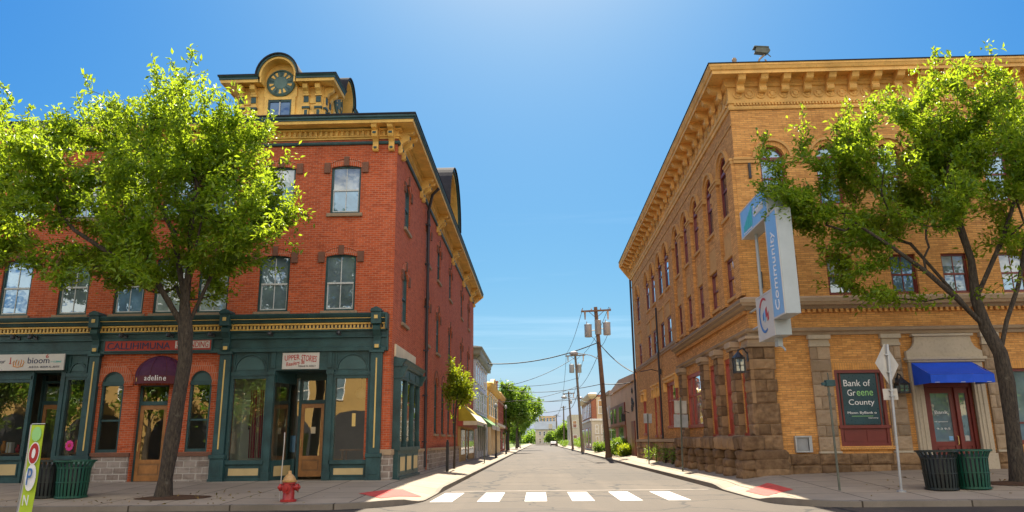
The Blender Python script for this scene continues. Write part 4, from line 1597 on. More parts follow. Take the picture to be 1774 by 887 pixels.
goods_table(-18.8, -17.1, 25.6, 26.2, 1.25, 'dark table of gifts behind the wide leftmost shop pane', 2)
goods_table(-15.8, -15.15, 25.5, 26.0, 1.25, 'small table of gifts behind the magenta sticker', 5)
for (x, y, z, n_, lab) in ((-12.9, 27.5, 3.3, 'a', 'round hanging lamp inside the oak door shop'), (-6.3, 27.0, 3.4, 'b', 'round hanging lamp inside the right corner window')):
    lt = thing('hanging_lamp', lab, 'lamp', (x, y, z))
    mb = MB()
    mb.tube([(x, y, z), (x, y, 4.38)], .012, 5)
    mb.build('cord', M['ink'], lt)
    mb = MB()
    mb.lathe([(.05, 0), (.17, -.08), (.2, -.2), (.15, -.32), (.04, -.36)], (x, y, z), 16)
    mb.build('shade', M['cream'], lt, smooth=True)

# things inside the corner shop
cu = MB()
n = 60
pts = []
for i in range(n + 1):
    x = -9.75 + .62 * i / n
    y = 25.75 + .05 * math.sin(i * 1.05) + .02 * math.sin(i * .37)
    pts.append((x, y))
for i in range(n):
    a, b = pts[i], pts[i + 1]
    fl_ = 1 + .3 * math.sin(i * .1)
    cu.poly([(a[0] + .12 * 0, a[1], 1.05), (b[0], b[1], 1.05), (b[0] - .05, b[1], 3.3), (a[0] - .05, a[1], 3.3)], 0 if (i // 4) % 2 == 0 else 1)
tag(cu.build('curtain', [M['curtain'], M['curtain_c']], loc=(-9.4, 25.75, 1.05)), 'red and cream striped curtain in the left window of the corner shop', 'curtain')
pf = thing('framed_picture', 'small dark framed picture on the pale wall behind the shop window', 'picture', (-9.98, 26.58, 2.2))
mb = MB()
mb.box(-10.12, -9.82, 26.55, 26.59, 2.0, 2.5)
mb.build('frame', M['ink'], pf)
mb = MB()
mb.box(-10.09, -9.85, 26.54, 26.551, 2.05, 2.45)
mb.build('print', M['sash'], pf)
tb = thing('display_table', 'dark display table inside the right window of the corner shop', 'table', (-6.1, 26.5, .33))
mb = MB()
mb.box(-6.75, -5.5, 26.1, 26.8, 1.25, 1.31)
mb.build('tabletop', M['oak_d'], tb)
for x in (-6.7, -5.6):
    for y in (26.15, 26.7):
        mb = MB()
        mb.box(x, x + .06, y, y + .06, .33, 1.25)
        mb.build('leg', M['oak_d'], tb)

# ------------------------------------------------------------------ yellow brick bank building (right)
yb = thing('yellow_brick_building', 'three storey yellow brick bank building with rough stone base and bracketed eaves', 'building', (16, 40, .3))
GF = Fac('y', 25.0, -1)
GS = Fac('x', 7.06, -1)
U3 = [8.37, 10.30, 12.35, 14.05, 16.0, 18.0]
U2 = [8.42, 10.27, 12.38, 14.10, 16.0, 18.0]
g3 = [(c - .43, c + .43, 9.30, 11.06, .44, True) for c in U3]
g2 = [(c - .44, c + .44, 6.14, 7.52, 0, True) for c in U2]
bankw = [(9.68, 11.24, 1.25, 3.66, 0, True), (15.15, 16.8, 1.25, 3.64, 0, True)]
bdoor = [(12.42, 14.02, .40, 3.40, 0, True)]
A3 = [26.55, 28.95, 31.65, 33.95, 36.3]
B3 = [39.55, 41.75, 44.45, 46.75, 51.3]
A2 = [26.6, 29.1, 31.4, 33.85, 36.2]
B2 = [39.7, 41.9, 44.8, 46.9, 51.2]
k3 = [(c - .60, c + .60, 9.40, 11.10, .58, True) for c in A3 + B3]
k2 = [(c - .56, c + .56, 6.42, 7.85, 0, True) for c in A2 + B2]
k1 = [(32.15, 35.95, 2.12, 4.42, 0, True), (29.6, 31.1, 1.66, 4.38, 0, True), (27.1, 28.6, 1.66, 4.38, 0, True), (25.68, 26.3, 1.66, 4.3, 0, True),
      (38.4, 41.7, 2.2, 4.48, 0, True), (43.9, 44.7, 1.75, 4.4, 0, True), (45.6, 46.4, 1.75, 4.4, 0, True), (49.8, 51.2, 1.9, 4.4, 0, True)]
w = MB()
wall_sheet(w, GF, 7.06, 26, .1, 14.0, g3 + g2 + bankw + bdoor, .25)
wall_sheet(w, GS, 25.0, 54.2, .1, 14.0, k3 + k2 + k1, .16)
w.poly([(7.06, 54.2, 0), (26, 54.2, 0), (26, 54.2, 14), (7.06, 54.2, 14)])
w.poly([(26, 25, 0), (26, 54.2, 0), (26, 54.2, 14), (26, 25, 14)])
w.build('wall', M['yellow_brick'], yb)
r = MB()
r.poly([(6.3, 24.3, 14.26), (25.9, 24.3, 14.26), (25.9, 54.0, 14.26), (6.3, 54.0, 14.26)])
r.build('roof', M['membrane'], yb)

path = [(26, 25), (7.06, 25), (7.06, 54.6)]
outs = [(0, -1), (-1, -1), (-1, 0)]
cn = MB()
sweep(cn, path, outs, [(0, 12.90), (.06, 12.90), (.08, 12.96), (.08, 13.02), (.04, 13.04), (.04, 13.12), (.09, 13.14), (.10, 13.22)], 0)
sweep(cn, path, outs, [(.10, 13.22), (.05, 13.225), (.05, 13.74), (.12, 13.76), (.16, 13.84), (.20, 13.86), (.20, 14.05)], 0)
sweep(cn, path, outs, [(.20, 14.05), (.68, 14.04), (.68, 13.985), (.71, 13.98), (.71, 14.10), (.76, 14.12), (.81, 14.22), (.83, 14.235), (.83, 14.31)], 0)
sweep(cn, path, outs, [(.83, 14.31), (.86, 14.315), (.86, 14.345), (0, 14.40)], 1)
cn.poly([(7.06, 54.6, 12.9), (6.23, 54.6, 14.0), (6.23, 54.6, 14.38), (7.06, 54.6, 14.38)], 0)
cn.build('cornice', [M['ochre_cornice'], M['slate']], yb)
eg = MB()
x = 7.2
while x < 20:
    eg.box(x, x + .055, 25 - .125, 25 - .04, 13.045, 13.118)
    x += .11
y = 25.1
while y < 54:
    eg.box(7.06 - .125, 7.02, y, y + .055, 13.045, 13.118)
    y += .11
eg.build('bead_moulding', M['ochre_cornice'], yb)
# rosettes in the frieze
rz = MB()
rz.lathe([(.17, 0), (.17, -.03), (.13, -.045), (.12, -.02), (.09, -.02), (.08, -.05), (.01, -.06)], (0, 0, 0), 18, 0, 'y')
for k in range(3):
    t = 2 * math.pi * k / 3
    rz.tube([(.03 * math.cos(t), -.05, .03 * math.sin(t)), (.09 * math.cos(t + .7), -.045, .09 * math.sin(t + .7)), (.14 * math.cos(t + .3), -.04, .14 * math.sin(t + .3))], .016, 5)
rz = rz.build('rosette', M['ochre_cornice'], yb, local=True)
first = True
for i in range(24):
    put(rz, yb, 7.36 + .41 * i, 24.945, 13.48, 0, first)
    first = False
for i in range(46):
    put(rz, yb, 7.005, 25.4 + .62 * i, 13.48, rad(-90))
YB = [(0, 0), (.07, 0), (.14, .05), (.17, .14), (.12, .22), (.16, .28), (.30, .30), (.40, .35), (.44, .43), (.46, .45), (.50, .50), (.50, .58), (0, .58)]
bk = bracket_mesh('bracket', YB, .26, [M['ochre_cornice'], M['ochre_cornice']], yb, False)
first = True
for i in range(16):
    put(bk, yb, 7.42 + .79 * i, 24.84, 13.48, 0, first)
    first = False
for i in range(27):
    put(bk, yb, 6.90, 25.45 + 1.09 * i, 13.48, rad(-90))


def ywin(h, F, pane, frame='maroon', sill=True, arched=True, mull=True, blind=None):
    o = window(F, yb, h, M[frame], M[pane], M['terracotta'] if sill else None, fw=.075, dd=-.19 if F is GF else -.10, muntin=mull, sash_m=M[frame], meeting=.5, sill_out=.07, blind=(blind, M['glass_blind']) if blind else None)
    a, b, z0, zs, rise, semi = h
    if rise > 0:
        mb = MB()
        F.box(mb, a, b, -.2 if F is GF else -.14, -.09 if F is GF else -.015, zs - .06, zs + .06)
        mb.build('transom_bar', M[frame], o)
        mb = MB()
        arch_band(mb, F, a, b, zs, rise, .17, -.04, .05, 0, True, 16)
        arch_band(mb, F, a - .172, b + .172, zs, rise + .172, .09, -.02, .12, 1, True, 16)
        mb.build('hood_mould', [M['yellow_arch'], M['terracotta']], o)
    return o


for h, p in zip(g3, ['glass_sky', 'glass_sky', 'glass_sky', 'glass_sky', 'glass_sky', 'glass_sky']):
    ywin(h, GF, p, mull=False)
for h, p, bd in zip(g2, ['glass_up', 'glass_up', 'glass_sky', 'glass_up', 'glass_sky', 'glass_up'], (.5, .52, None, .7, .35, .5)):
    ywin(h, GF, p, blind=bd)
for i, h in enumerate(k3 + k2):
    ywin(h, GS, 'glass_side', mull=False, blind=(None, .6, None, .75, None, .5, None)[i % 7])
# string courses between the arched windows
sc = MB()
for F, cs, hw, u0, u1 in ((GF, U3, .43, 7.0, 20.0), (GS, A3, .58, 25.0, 37.8)):
    edges = [u0] + [e for c in cs for e in (c - hw - .03, c + hw + .03)] + [u1]
    for a, b in zip(edges[::2], edges[1::2]):
        if b - a < .05 or a < 6:
            continue
        F.box(sc, a, b, -.03, .09 if F is GF else .20, 11.0, 11.09)
        F.box(sc, a + .01, b - .01, -.03, .06 if F is GF else .16, 10.88, 11.0)
for c in B3:
    GS.box(sc, c - .90, c - .63, -.03, .10, 10.98, 11.06)
    GS.box(sc, c + .63, c + .90, -.03, .10, 10.98, 11.06)
GS.box(sc, 25.0, 54.2, -.02, .035, 12.32, 12.38)
sc.build('string_course', M['terracotta'], yb, bevel=.01)
# brick piers between the bays of the street side
bp = MB()
for a, b in ((25.02, 25.80), (27.35, 28.15), (29.75, 30.75), (32.45, 33.15), (34.75, 35.5), (37.1, 37.7)):
    each(GS, [(a, b, 0, .13, 6.2, 10.88)], 'brick_pier', M['yellow_brick'], yb)
for c in A2:
    lp = MB()
    GS.box(lp, c - .66, c + .66, -.02, .06, 7.86, 8.05)
    GS.box(lp, c - .56, c + .56, -.02, .03, 8.05, 8.76)
    lp.build('lintel', M['terracotta'], yb, bevel=.01)
for c in B2:
    lp = MB()
    GS.box(lp, c - .58, c + .58, -.02, .04, 7.86, 8.6)
    GS.box(lp, c - .66, c + .66, -.02, .08, 8.60, 8.70)
    lp.build('lintel', M['terracotta'], yb, bevel=.01)
# belt cornice over the ground floor
bc = MB()
sweep(bc, [(26, 25), (7.06, 25), (7.06, 38.2)], outs, [(0, 5.66), (.06, 5.68), (.10, 5.76), (.22, 5.80), (.26, 5.88), (.30, 5.90), (.30, 6.02), (.05, 6.12), (0, 6.13)], 0)
bc.poly([GS.P(38.2, 0, 5.66), GS.P(38.2, .30, 5.9), GS.P(38.2, .30, 6.02), GS.P(38.2, 0, 6.13)])
GS.box(bc, 38.21, 54.2, -.02, .10, 6.26, 6.40)
GS.box(bc, 38.21, 54.2, -.02, .06, 6.16, 6.26)
sweep(bc, [(26, 25), (7.06, 25), (7.06, 37.6)], outs, [(0, 4.80), (.10, 4.81), (.10, 4.90), (.18, 4.94), (.20, 5.02), (.05, 5.06), (0, 5.07)], 0)
bc.poly([GS.P(37.6, 0, 4.8), GS.P(37.6, .1, 4.8), GS.P(37.6, .2, 5.02), GS.P(37.6, 0, 5.07)])
bc.build('belt_cornice', M['brown_stone_cut'], yb)
eg = MB()
x = 7.2
while x < 20:
    eg.box(x, x + .09, 25 - .12, 25.02, 5.56, 5.67)
    x += .18
y = 25.1
while y < 38:
    eg.box(6.94, 7.08, y, y + .09, 5.56, 5.67)
    y += .18
eg.build('dentil_band', M['yellow_brick'], yb)

# rock faced corner pier, pilasters and base on the front
rs = random.Random(4)
cp = MB()
heights = [1.17, 1.62, 1.98, 2.62, 2.98, 3.38, 3.70, 4.05, 4.43]
for i in range(len(heights) - 1):
    z0, z1 = heights[i] + .006, heights[i + 1] - .006
    if i % 3 == 1:
        rockface(cp, GF, 7.08, 7.44, -.1, .10, z0, z1, i * 3.3, .05)
        rockface(cp, GF, 7.45, 7.80, -.1, .10, z0, z1, i * 5.1, .05)
    else:
        rockface(cp, GF, 7.08, 7.80 - (.06 if i % 2 else 0), -.1, .10, z0, z1, i * 3.3, .06)
    rockface(cp, GS, 24.91, 25.62, -.1, .10, z0, z1, i * 2.7 + 9, .06)
cp.build('corner_pier', M['brown_stone'], yb)
cc = MB()
for z0, z1, o_ in ((4.44, 4.56, .16), (4.56, 4.70, .12), (4.70, 4.80, .20)):
    cc.box(7.06 - o_, 7.84 + o_ * .3, 25 - o_, 25.66 + o_ * .3, z0, z1)
cc.build('pier_capital', M['brown_stone_cut'], yb, bevel=.015)
cc = MB()
cc.box(6.98, 7.86, 24.88, 25.66, 1.08, 1.165)
cc.build('pier_base', M['brown_stone_cut'], yb, bevel=.015)


def front_pilaster(c, hw, seed):
    mb = MB()
    zz = [1.10, 1.55, 1.9, 2.4, 2.8, 3.2, 3.6, 4.0, 4.42]
    for i in range(8):
        if i % 2:
            m_ = c + rs.uniform(-.12, .12)
            rockface(mb, GF, c - hw, m_ - .006, -.05, .08, zz[i] + .006, zz[i + 1] - .006, seed + i, .04)
            rockface(mb, GF, m_ + .006, c + hw, -.05, .08, zz[i] + .006, zz[i + 1] - .006, seed + i + .5, .04)
        else:
            rockface(mb, GF, c - hw, c + hw, -.05, .08, zz[i] + .006, zz[i + 1] - .006, seed + i, .05)
    o = mb.build('stone_pilaster', M['brown_stone_cut'], yb)
    mb = MB()
    GF.box(mb, c - hw - .02, c + hw + .02, -.02, .13, 4.42, 4.52)
    GF.box(mb, c - hw, c + hw, -.02, .10, 4.52, 4.66)
    GF.box(mb, c - hw - .05, c + hw + .05, -.02, .17, 4.66, 4.80)
    mb.build('capital', M['limestone'], o, bevel=.01)
    each(GF, [(c - hw - .03, c + hw + .03, -.02, .15, 1.03, 1.10)], 'pilaster_base', M['limestone'], o, .01)


for i, (c, hw) in enumerate(((9.27, .32), (11.58, .28), (14.75, .25), (17.2, .3))):
    front_pilaster(c, hw, 20 + 13 * i)
for (a, b) in ((7.12, 12.05), (14.45, 20)):
    sb = MB()
    for j, (z0, z1) in enumerate(((.30, .68), (.69, 1.03))):
        u = a
        while u < b - .1:
            wd = min(rs.uniform(.5, 1.0), b - u)
            if b - u - wd < .25:
                wd = b - u
            rockface(sb, GF, u + .006, u + wd - .006, -.05, .12, z0, z1 - .006, u * 2.2 + j * 7, .07)
            u += wd
    sb.build('stone_base', M['brown_stone'], yb)

# bank window with panelled base and the poster behind glass
bw = MB()
a, b = 9.68, 11.24
for u0, u1 in ((a, a + .09), (b - .09, b)):
    GF.box(bw, u0, u1, -.16, .0, 1.25, 3.66)
GF.box(bw, a + .09, b - .09, -.16, .0, 3.56, 3.66)
GF.box(bw, a - .03, b + .03, -.16, .05, 1.80, 1.90)
GF.box(bw, a + .09, b - .09, -.16, -.04, 1.25, 1.80)
GF.box(bw, a + .09, b - .09, -.16, -.0, 1.25, 1.33)
for u0, u1 in ((a + .13, a + .72), (b - .72, b - .13)):
    GF.box(bw, u0, u1, -.05, -.022, 1.40, 1.74)
GF.box(bw, a + .17, a + .21, -.15, -.06, 1.90, 3.56)
GF.box(bw, b - .21, b - .17, -.15, -.06, 1.90, 3.56)
bwo = bw.build('bank_window', M['maroon'], yb)
p = MB()
p.poly([GF.P(a + .09, -.13, 1.9), GF.P(b - .09, -.13, 1.9), GF.P(b - .09, -.13, 3.56), GF.P(a + .09, -.13, 3.56)])
p.build('pane', M['glass_up'], bwo)
p = MB()
GF.box(p, a - .1, b + .1, -.02, .10, 1.14, 1.245)
p.build('sill', M['yellow_arch'], bwo, bevel=.01)
# window further right behind the tree
o = window(GF, yb, bankw[1], M['maroon'], M['glass_up'], M['yellow_arch'], fw=.09, dd=-.16, meeting=.28, sash_m=M['maroon'], name='bank_window')
each(GF, [(9.58, 11.32, -.02, .012, 3.665, 3.95), (15.05, 16.9, -.02, .012, 3.645, 3.93)], 'soldier_course', M['yellow_arch'], yb)

ps = thing('bank_poster', 'dark teal poster reading Bank of Greene County in the maroon bank window', 'poster', (10.46, 25.07, 2.7))
mb = MB()
mb.box(9.90, 11.02, 25.066, 25.08, 1.92, 3.54)
mb.build('board', M['poster'], ps)
fy = 25.062
text('Bank of', .86, .21, M['letter'], ps, face_front(10.40, fy, 3.24))
text('Gr', .26, .20, M['letter'], ps, face_front(10.19, fy, 2.93))
text('eene', .52, .155, M['letter_g'], ps, face_front(10.62, fy, 2.907))
text('County', .82, .23, M['letter'], ps, face_front(10.48, fy, 2.60))
text('Mawn ByBank o', .92, .10, M['letter'], ps, face_front(10.46, fy, 2.28))
mb = MB()
mb.box(10.12, 10.80, 25.058, 25.066, 2.175, 2.19)
mb.build('underline', M['letter_g'], ps)
text('bancorp', .30, .055, M['letter'], ps, face_front(10.80, fy, 2.12))

# bank door in its stone surround
ds = MB()
for u0, u1, s in ((12.06, 12.42, -1), (14.02, 14.38, 1)):
    GF.box(ds, u0, u1, -.05, .14, 1.0, 3.42)
    GF.box(ds, u0 - .03, u1 + .03, -.05, .20, .25, 1.0)
    for k in range(2):
        q = u0 + .08 + .13 * k
        GF.box(ds, q, q + .05, .14, .165, 1.05, 3.40)
GF.box(ds, 12.06, 14.38, -.05, .15, 3.42, 3.86)
GF.box(ds, 12.0, 14.44, -.05, .22, 3.86, 3.93)
GF.box(ds, 11.95, 14.5, -.05, .28, 3.93, 4.02)
# shaped pediment slab with scooped shoulders
pp = [(12.0, 4.02), (12.0, 4.22), (12.10, 4.26), (12.22, 4.36), (12.30, 4.52), (12.32, 4.70), (14.12, 4.70), (14.14, 4.52), (14.22, 4.36), (14.34, 4.26), (14.44, 4.22), (14.44, 4.02)]
ds.prism([GF.P(u, .02, z) for u, z in pp], GF.N(.14))
GF.box(ds, 12.24, 14.20, .0, .22, 4.70, 4.78)
ds.build('door_surround', M['limestone'], yb, bevel=.012)
dr = MB()
GF.box(dr, 12.42, 12.56, -.22, -.05, .40, 3.42)
GF.box(dr, 13.92, 14.02, -.22, -.05, .40, 3.42)
GF.box(dr, 12.56, 13.92, -.22, -.05, 3.06, 3.20)
GF.box(dr, 12.56, 13.92, -.22, -.05, 3.34, 3.42)
GF.box(dr, 13.46, 13.53, -.22, -.05, .40, 3.06)
fro = dr.build('door_frame', M['maroon'], yb)
p = MB()
p.poly([GF.P(12.56, -.15, 3.2), GF.P(13.92, -.15, 3.2), GF.P(13.92, -.15, 3.34), GF.P(12.56, -.15, 3.34)])
p.build('pane', M['glass_up'], fro)
for (a, b, g0) in ((12.57, 13.45, .14), (13.54, 13.91, .08)):
    d = MB()
    GF.box(d, a, a + g0, -.19, -.12, .42, 3.05)
    GF.box(d, b - g0, b, -.19, -.12, .42, 3.05)
    GF.box(d, a + g0, b - g0, -.19, -.12, 2.88, 3.05)
    GF.box(d, a + g0, b - g0, -.19, -.12, 1.22, 1.36)
    GF.box(d, a + g0, b - g0, -.19, -.15, .42, 1.22)
    GF.box(d, a + g0, b - g0, -.15, -.12, .42, .60)
    GF.box(d, a + g0 + .05, (a + b) / 2 - .04, -.15, -.125, .66, 1.16)
    GF.box(d, (a + b) / 2 + .04, b - g0 - .05, -.15, -.125, .66, 1.16)
    do = d.build('bank_door', M['maroon'], yb)
    p = MB()
    p.poly([GF.P(a + g0, -.155, 1.36), GF.P(b - g0, -.155, 1.36), GF.P(b - g0, -.155, 2.88), GF.P(a + g0, -.155, 2.88)])
    p.build('pane', M['glass_up'], do)
    if b - a > .6:
        h = MB()
        h.tube([GF.P(b - .06, -.12, 1.25), GF.P(b - .06, -.06, 1.28), GF.P(b - .06, -.06, 1.5), GF.P(b - .06, -.12, 1.53)], .014, 6)
        h.build('handle', M['gold_line'], do)
        text('Bank', .42, .10, M['letter'], do, face_front(a + .44, 25.151, 2.28))
        text('of greene', .42, .05, M['letter'], do, face_front(a + .40, 25.151, 1.98))
        text('9-3 9-5', .42, .06, M['letter'], do, face_front(a + .44, 25.151, 1.76))
        tiny_paper(GF, b - g0 - .10, 1.46, .13, .13, -.150, 'sign_blue', do)
    else:
        tiny_paper(GF, a + .18, 1.46, .13, .16, -.150, 'sign_white', do)
st = MB()
GF.box(st, 12.3, 14.15, -.2, .18, .2, .44)
st.build('door_step', M['limestone'], yb)

aw = thing('awning', 'bright blue canvas awning over the maroon bank door', 'awning', (13.1, 24.85, 3.1))
mb = MB()
x0, x1 = 12.10, 14.03
yw, yf = 24.80, 23.72
f0, f1 = x0 + .02, x1 - .02
n = 10
for i in range(n):
    a, b = i / n, (i + 1) / n
    sa, sb_ = -.03 * math.sin(math.pi * a), -.03 * math.sin(math.pi * b)
    for j in range(12):
        s0, s1 = x0 + (x1 - x0) * j / 12, x0 + (x1 - x0) * (j + 1) / 12
        mb.poly([(s0, yw + (yf - yw) * a, 3.84 - .46 * a + sa), (s1, yw + (yf - yw) * a, 3.84 - .46 * a + sa), (s1, yw + (yf - yw) * b, 3.84 - .46 * b + sb_), (s0, yw + (yf - yw) * b, 3.84 - .46 * b + sb_)])
for x in (x0, x1):
    mb.poly([(x, yw, 3.84), (x, yf, 3.38), (x, yf, 3.12), (x, yw, 3.12)])
mb.build('canopy', M['blue_canvas'], aw)
mb = MB()
for j in range(12):
    s0, s1 = x0 + (x1 - x0) * j / 12, x0 + (x1 - x0) * (j + 1) / 12
    w0, w1 = .02 * math.sin(j * 1.3), .02 * math.sin((j + 1) * 1.3)
    mb.poly([(s0, yf - .004 + w0, 3.12), (s1, yf - .004 + w1, 3.12), (s1, yf - .004, 3.375), (s0, yf - .004, 3.375)])
mb.build('valance', M['blue_canvas'], aw)
mb = MB()
for x in (x0 + .03, x1 - .03):
    mb.tube([(x, yw, 3.14), (x, yf + .02, 3.14), (x, yf + .02, 3.36), (x, yw, 3.80)], .014, 5)
mb.tube([(x0, yf + .02, 3.14), (x1, yf + .02, 3.14)], .014, 5)
mb.build('awning_frame', M['steel'], aw)

nb = thing('wall_box', 'grey steel deposit box on the yellow brick beside the corner pier', 'wall box', (8.42, 24.98, 1.3))
mb = MB()
mb.box(8.17, 8.70, 24.84, 25.0, 1.07, 1.12)
mb.box(8.17, 8.70, 24.84, 25.0, 1.53, 1.58)
mb.box(8.17, 8.22, 24.84, 25.0, 1.12, 1.53)
mb.box(8.60, 8.70, 24.84, 25.0, 1.12, 1.53)
mb.box(8.22, 8.60, 24.93, 25.0, 1.12, 1.53)
mb.build('case', M['steel'], nb, bevel=.008)
mb = MB()
mb.box(8.24, 8.58, 24.90, 24.93, 1.14, 1.51)
mb.build('flap', M['transformer'], nb)

# ---- street side ground floor: piers, rounded rock base, windows
pr = None
for (a, b) in ((36.05, 36.75), (31.25, 31.95), (28.75, 29.40), (26.40, 27.00)):
    mb = MB()
    zz = [1.62, 1.95, 2.35, 2.7, 3.1, 3.5, 3.85, 4.25, 4.50]
    for i in range(8):
        z0, z1 = zz[i] + .006, zz[i + 1] - .006
        if i % 3 == 1:
            m_ = (a + b) / 2 + rs.uniform(-.1, .1)
            rockface(mb, GS, a, m_ - .006, -.05, .22, z0, z1, a + i, .05)
            rockface(mb, GS, m_ + .006, b, -.05, .22, z0, z1, a + i + 4, .05)
        else:
            rockface(mb, GS, a, b, -.05, .22, z0, z1, a * 2 + i, .06)
    o = mb.build('stone_pier', M['brown_stone'], yb)
    mb = MB()
    GS.box(mb, a - .04, b + .04, -.02, .30, 4.50, 4.60)
    GS.box(mb, a - .08, b + .08, -.02, .36, 4.60, 4.80)
    mb.build('capital', M['brown_stone_cut'], o, bevel=.015)
    each(GS, [(a - .04, b + .04, -.02, .30, 1.58, 1.64)], 'pier_base', M['brown_stone_cut'], o, .015)
# cap course of bulging stones
bs = MB()
y = 24.75
while y < 37.0:
    wd = rs.uniform(.62, .9)
    rock(bs, (6.86, y + wd / 2, 1.37), (.72, wd * 1.03, .46), y * 1.3, 0, .32, .09)
    y += wd
bs.build('stone_cap_course', M['brown_stone'], yb, smooth=True)
bs = MB()
bs.box(7.0, 7.058, 25.2, 37.0, .1, 1.2)
bs.build('base_wall', M['brown_stone'], yb)
ys = [25.35, 27.15, 28.75, 30.35, 31.9, 33.5, 35.0, 36.5]
for k, yc in enumerate(ys):
    mb = MB()
    for i, (z, hh) in enumerate(((.42, .34), (.70, .32), (.99, .32))):
        rock(mb, (6.84 + rs.uniform(-.03, .03), yc, z), (.74 + rs.uniform(-.06, .08), (.78 if k else 1.2) + rs.uniform(-.08, .10), hh * 1.08), k * 5 + i * 1.7, 0, .42, .16)
    mb.build('boulder_pier', M['brown_stone'], yb, smooth=True)
# front return of the boulder corner
mb = MB()
for i, (z, hh) in enumerate(((.42, .36), (.72, .34), (1.0, .30))):
    rock(mb, (7.35, 24.86, z), (1.1, .42, hh * 1.1), 77 + i * 1.7, 0, .38, .10)
mb.build('boulder_pier', M['brown_stone'], yb, smooth=True)

for idx, h in enumerate(k1):
    a, b, z0, zs, rise, semi = h
    mb = MB()
    fw = .09
    GS.box(mb, a, a + fw, -.15, -.02, z0, zs)
    GS.box(mb, b - fw, b, -.15, -.02, z0, zs)
    GS.box(mb, a + fw, b - fw, -.15, -.02, zs - .16, zs)
    GS.box(mb, a - .04, b + .04, -.15, .06, z0 - .1, z0 + .04)
    if b - a > 1.6:
        for q in (.27, .73):
            u = a + (b - a) * q
            GS.box(mb, u - .06, u + .06, -.15, -.03, z0 + .04, zs - .16)
        edges = [a + fw, a + (b - a) * .27 - .06, a + (b - a) * .27 + .06, a + (b - a) * .73 - .06, a + (b - a) * .73 + .06, b - fw]
        for e0, e1 in zip(edges[::2], edges[1::2]):
            zm = z0 + (zs - z0) * .58
            GS.box(mb, e0, e1, -.14, -.05, zm - .04, zm + .04)
    elif z0 < 1.9:
        GS.box(mb, a + fw, b - fw, -.15, -.05, z0 + .04, z0 + .55, 1)
        GS.box(mb, a + fw, b - fw, -.14, -.05, 3.12, 3.20)
        if b - a > 1.2:
            GS.box(mb, (a + b) / 2 - .05, (a + b) / 2 + .05, -.145, -.04, z0 + .55, zs - .16)
    o = mb.build('window', [M['maroon_l'], M['maroon_l']], yb)
    p = MB()
    p.poly([GS.P(a, -.10, z0), GS.P(b, -.10, z0), GS.P(b, -.10, zs), GS.P(a, -.10, zs)])
    p.build('pane', M['glass_side' if idx != 0 else 'glass_up'], o)
    if idx >= 4:
        p = MB()
        GS.box(p, a - .14, b + .14, -.02, .13, zs + .02, zs + .20)
        GS.box(p, a - .20, b + .20, -.02, .20, zs + .20, zs + .30)
        GS.box(p, a - .13, a + .02, -.02, .17, zs - .45, zs + .02)
        GS.box(p, b - .02, b + .13, -.02, .17, zs - .45, zs + .02)
        p.build('hood_mould', M['ochre_cornice'], o, bevel=.012)
# far half of the base, with a rough wall
bs = MB()
y = 37.3
while y < 54:
    wd = min(rs.uniform(.7, 1.1), 54.1 - y)
    if wd < .2:
        break
    for j, (z0, z1) in enumerate(((.2, .62), (.63, 1.02), (1.03, 1.40))):
        rockface(bs, GS, y, y + wd - .01, -.02, .18, z0, z1 - .01, y + j * 3.1, .07)
    y += wd
bs.build('stone_base', M['brown_stone'], yb)
bs = MB()
GS.box(bs, 37.2, 54.1, -.02, .26, 1.40, 1.56)
bs.build('base_ledge', M['brown_stone_cut'], yb)
for xx, yy, zz, r_ in ((6.9, 42.9, 8.9, .055), (6.93, 54.0, 12.9, .07)):
    dp = MB()
    dp.tube([(xx, yy, 1.5), (xx, yy, zz)], r_, 8)
    dp.build('downpipe', M['ink'], yb)
fp = MB()
fp.tube([(6.95, 43.0, 5.25), (6.4, 42.6, 5.35), (5.9, 43.4, 5.30)], .022, 6)
fp.box(6.88, 7.0, 42.85, 43.15, 5.1, 5.4)
fp.build('flag_bracket', M['black_metal'], yb)
each(GF, [(u - .04, u + .04, 0, .07, z - .28, z + .28) for u, z in ((7.55, 10.6), (7.6, 6.7))], 'anchor_plate', M['ink'], yb)


def lantern(x, y, z0, z1, w, wall, label):
    t = thing('wall_lantern', label, 'lantern', (x, y, z0), 'black lanterns on the bank')
    mb = MB()
    h = z1 - z0
    mb.box(x - w, x + w, y - w, y + w, z0, z0 + .05)
    mb.box(x - w, x + w, y - w, y + w, z1 - .20, z1 - .15)
    for sx in (-1, 1):
        for sy in (-1, 1):
            mb.box(x + sx * w - .02, x + sx * w + .02, y + sy * w - .02, y + sy * w + .02, z0, z1 - .15)
    for k in range(8):
        pass
    mb.lathe([(w * 1.45, -.15), (w * .8, -.05), (w * .35, .02), (.02, .08)], (x, y, z1), 8)
    mb.tube([(x, y, z1), (x, y, z1 + .12)], .02, 6)
    mb.box(x - .012, x + .012, y - w - .004, y - w + .01, z0 + .05, z1 - .2)
    mb.box(x - w, x + w, y - w - .004, y - w + .008, (z0 + z1) / 2 - .09, (z0 + z1) / 2 - .07)
    mb.build('lantern_body', M['black_metal'], t)
    g_ = MB()
    g_.box(x - w * .85, x + w * .85, y - w * .85, y + w * .85, z0 + .06, z1 - .21)
    g_.build('lantern_glass', M['glass_up'], t)
    b_ = MB()
    b_.tube([(x, y, z1 + .1), ((x + wall[0]) / 2, (y + wall[1]) / 2, z1 + .18), (wall[0], wall[1], z1 - .05)], .025, 6)
    b_.box(wall[0] - .06, wall[0] + .06, wall[1] - .06, wall[1] + .06, z1 - .25, z1 + .05)
    b_.build('wall_arm', M['black_metal'], t)


lantern(6.56, 24.72, 3.58, 4.22, .15, (6.98, 25.0), 'black wall lantern hanging off the rough stone corner pier of the bank')
lantern(11.62, 24.60, 2.86, 3.32, .16, (11.62, 24.96), 'black wall lantern between the bank window and the blue awning')

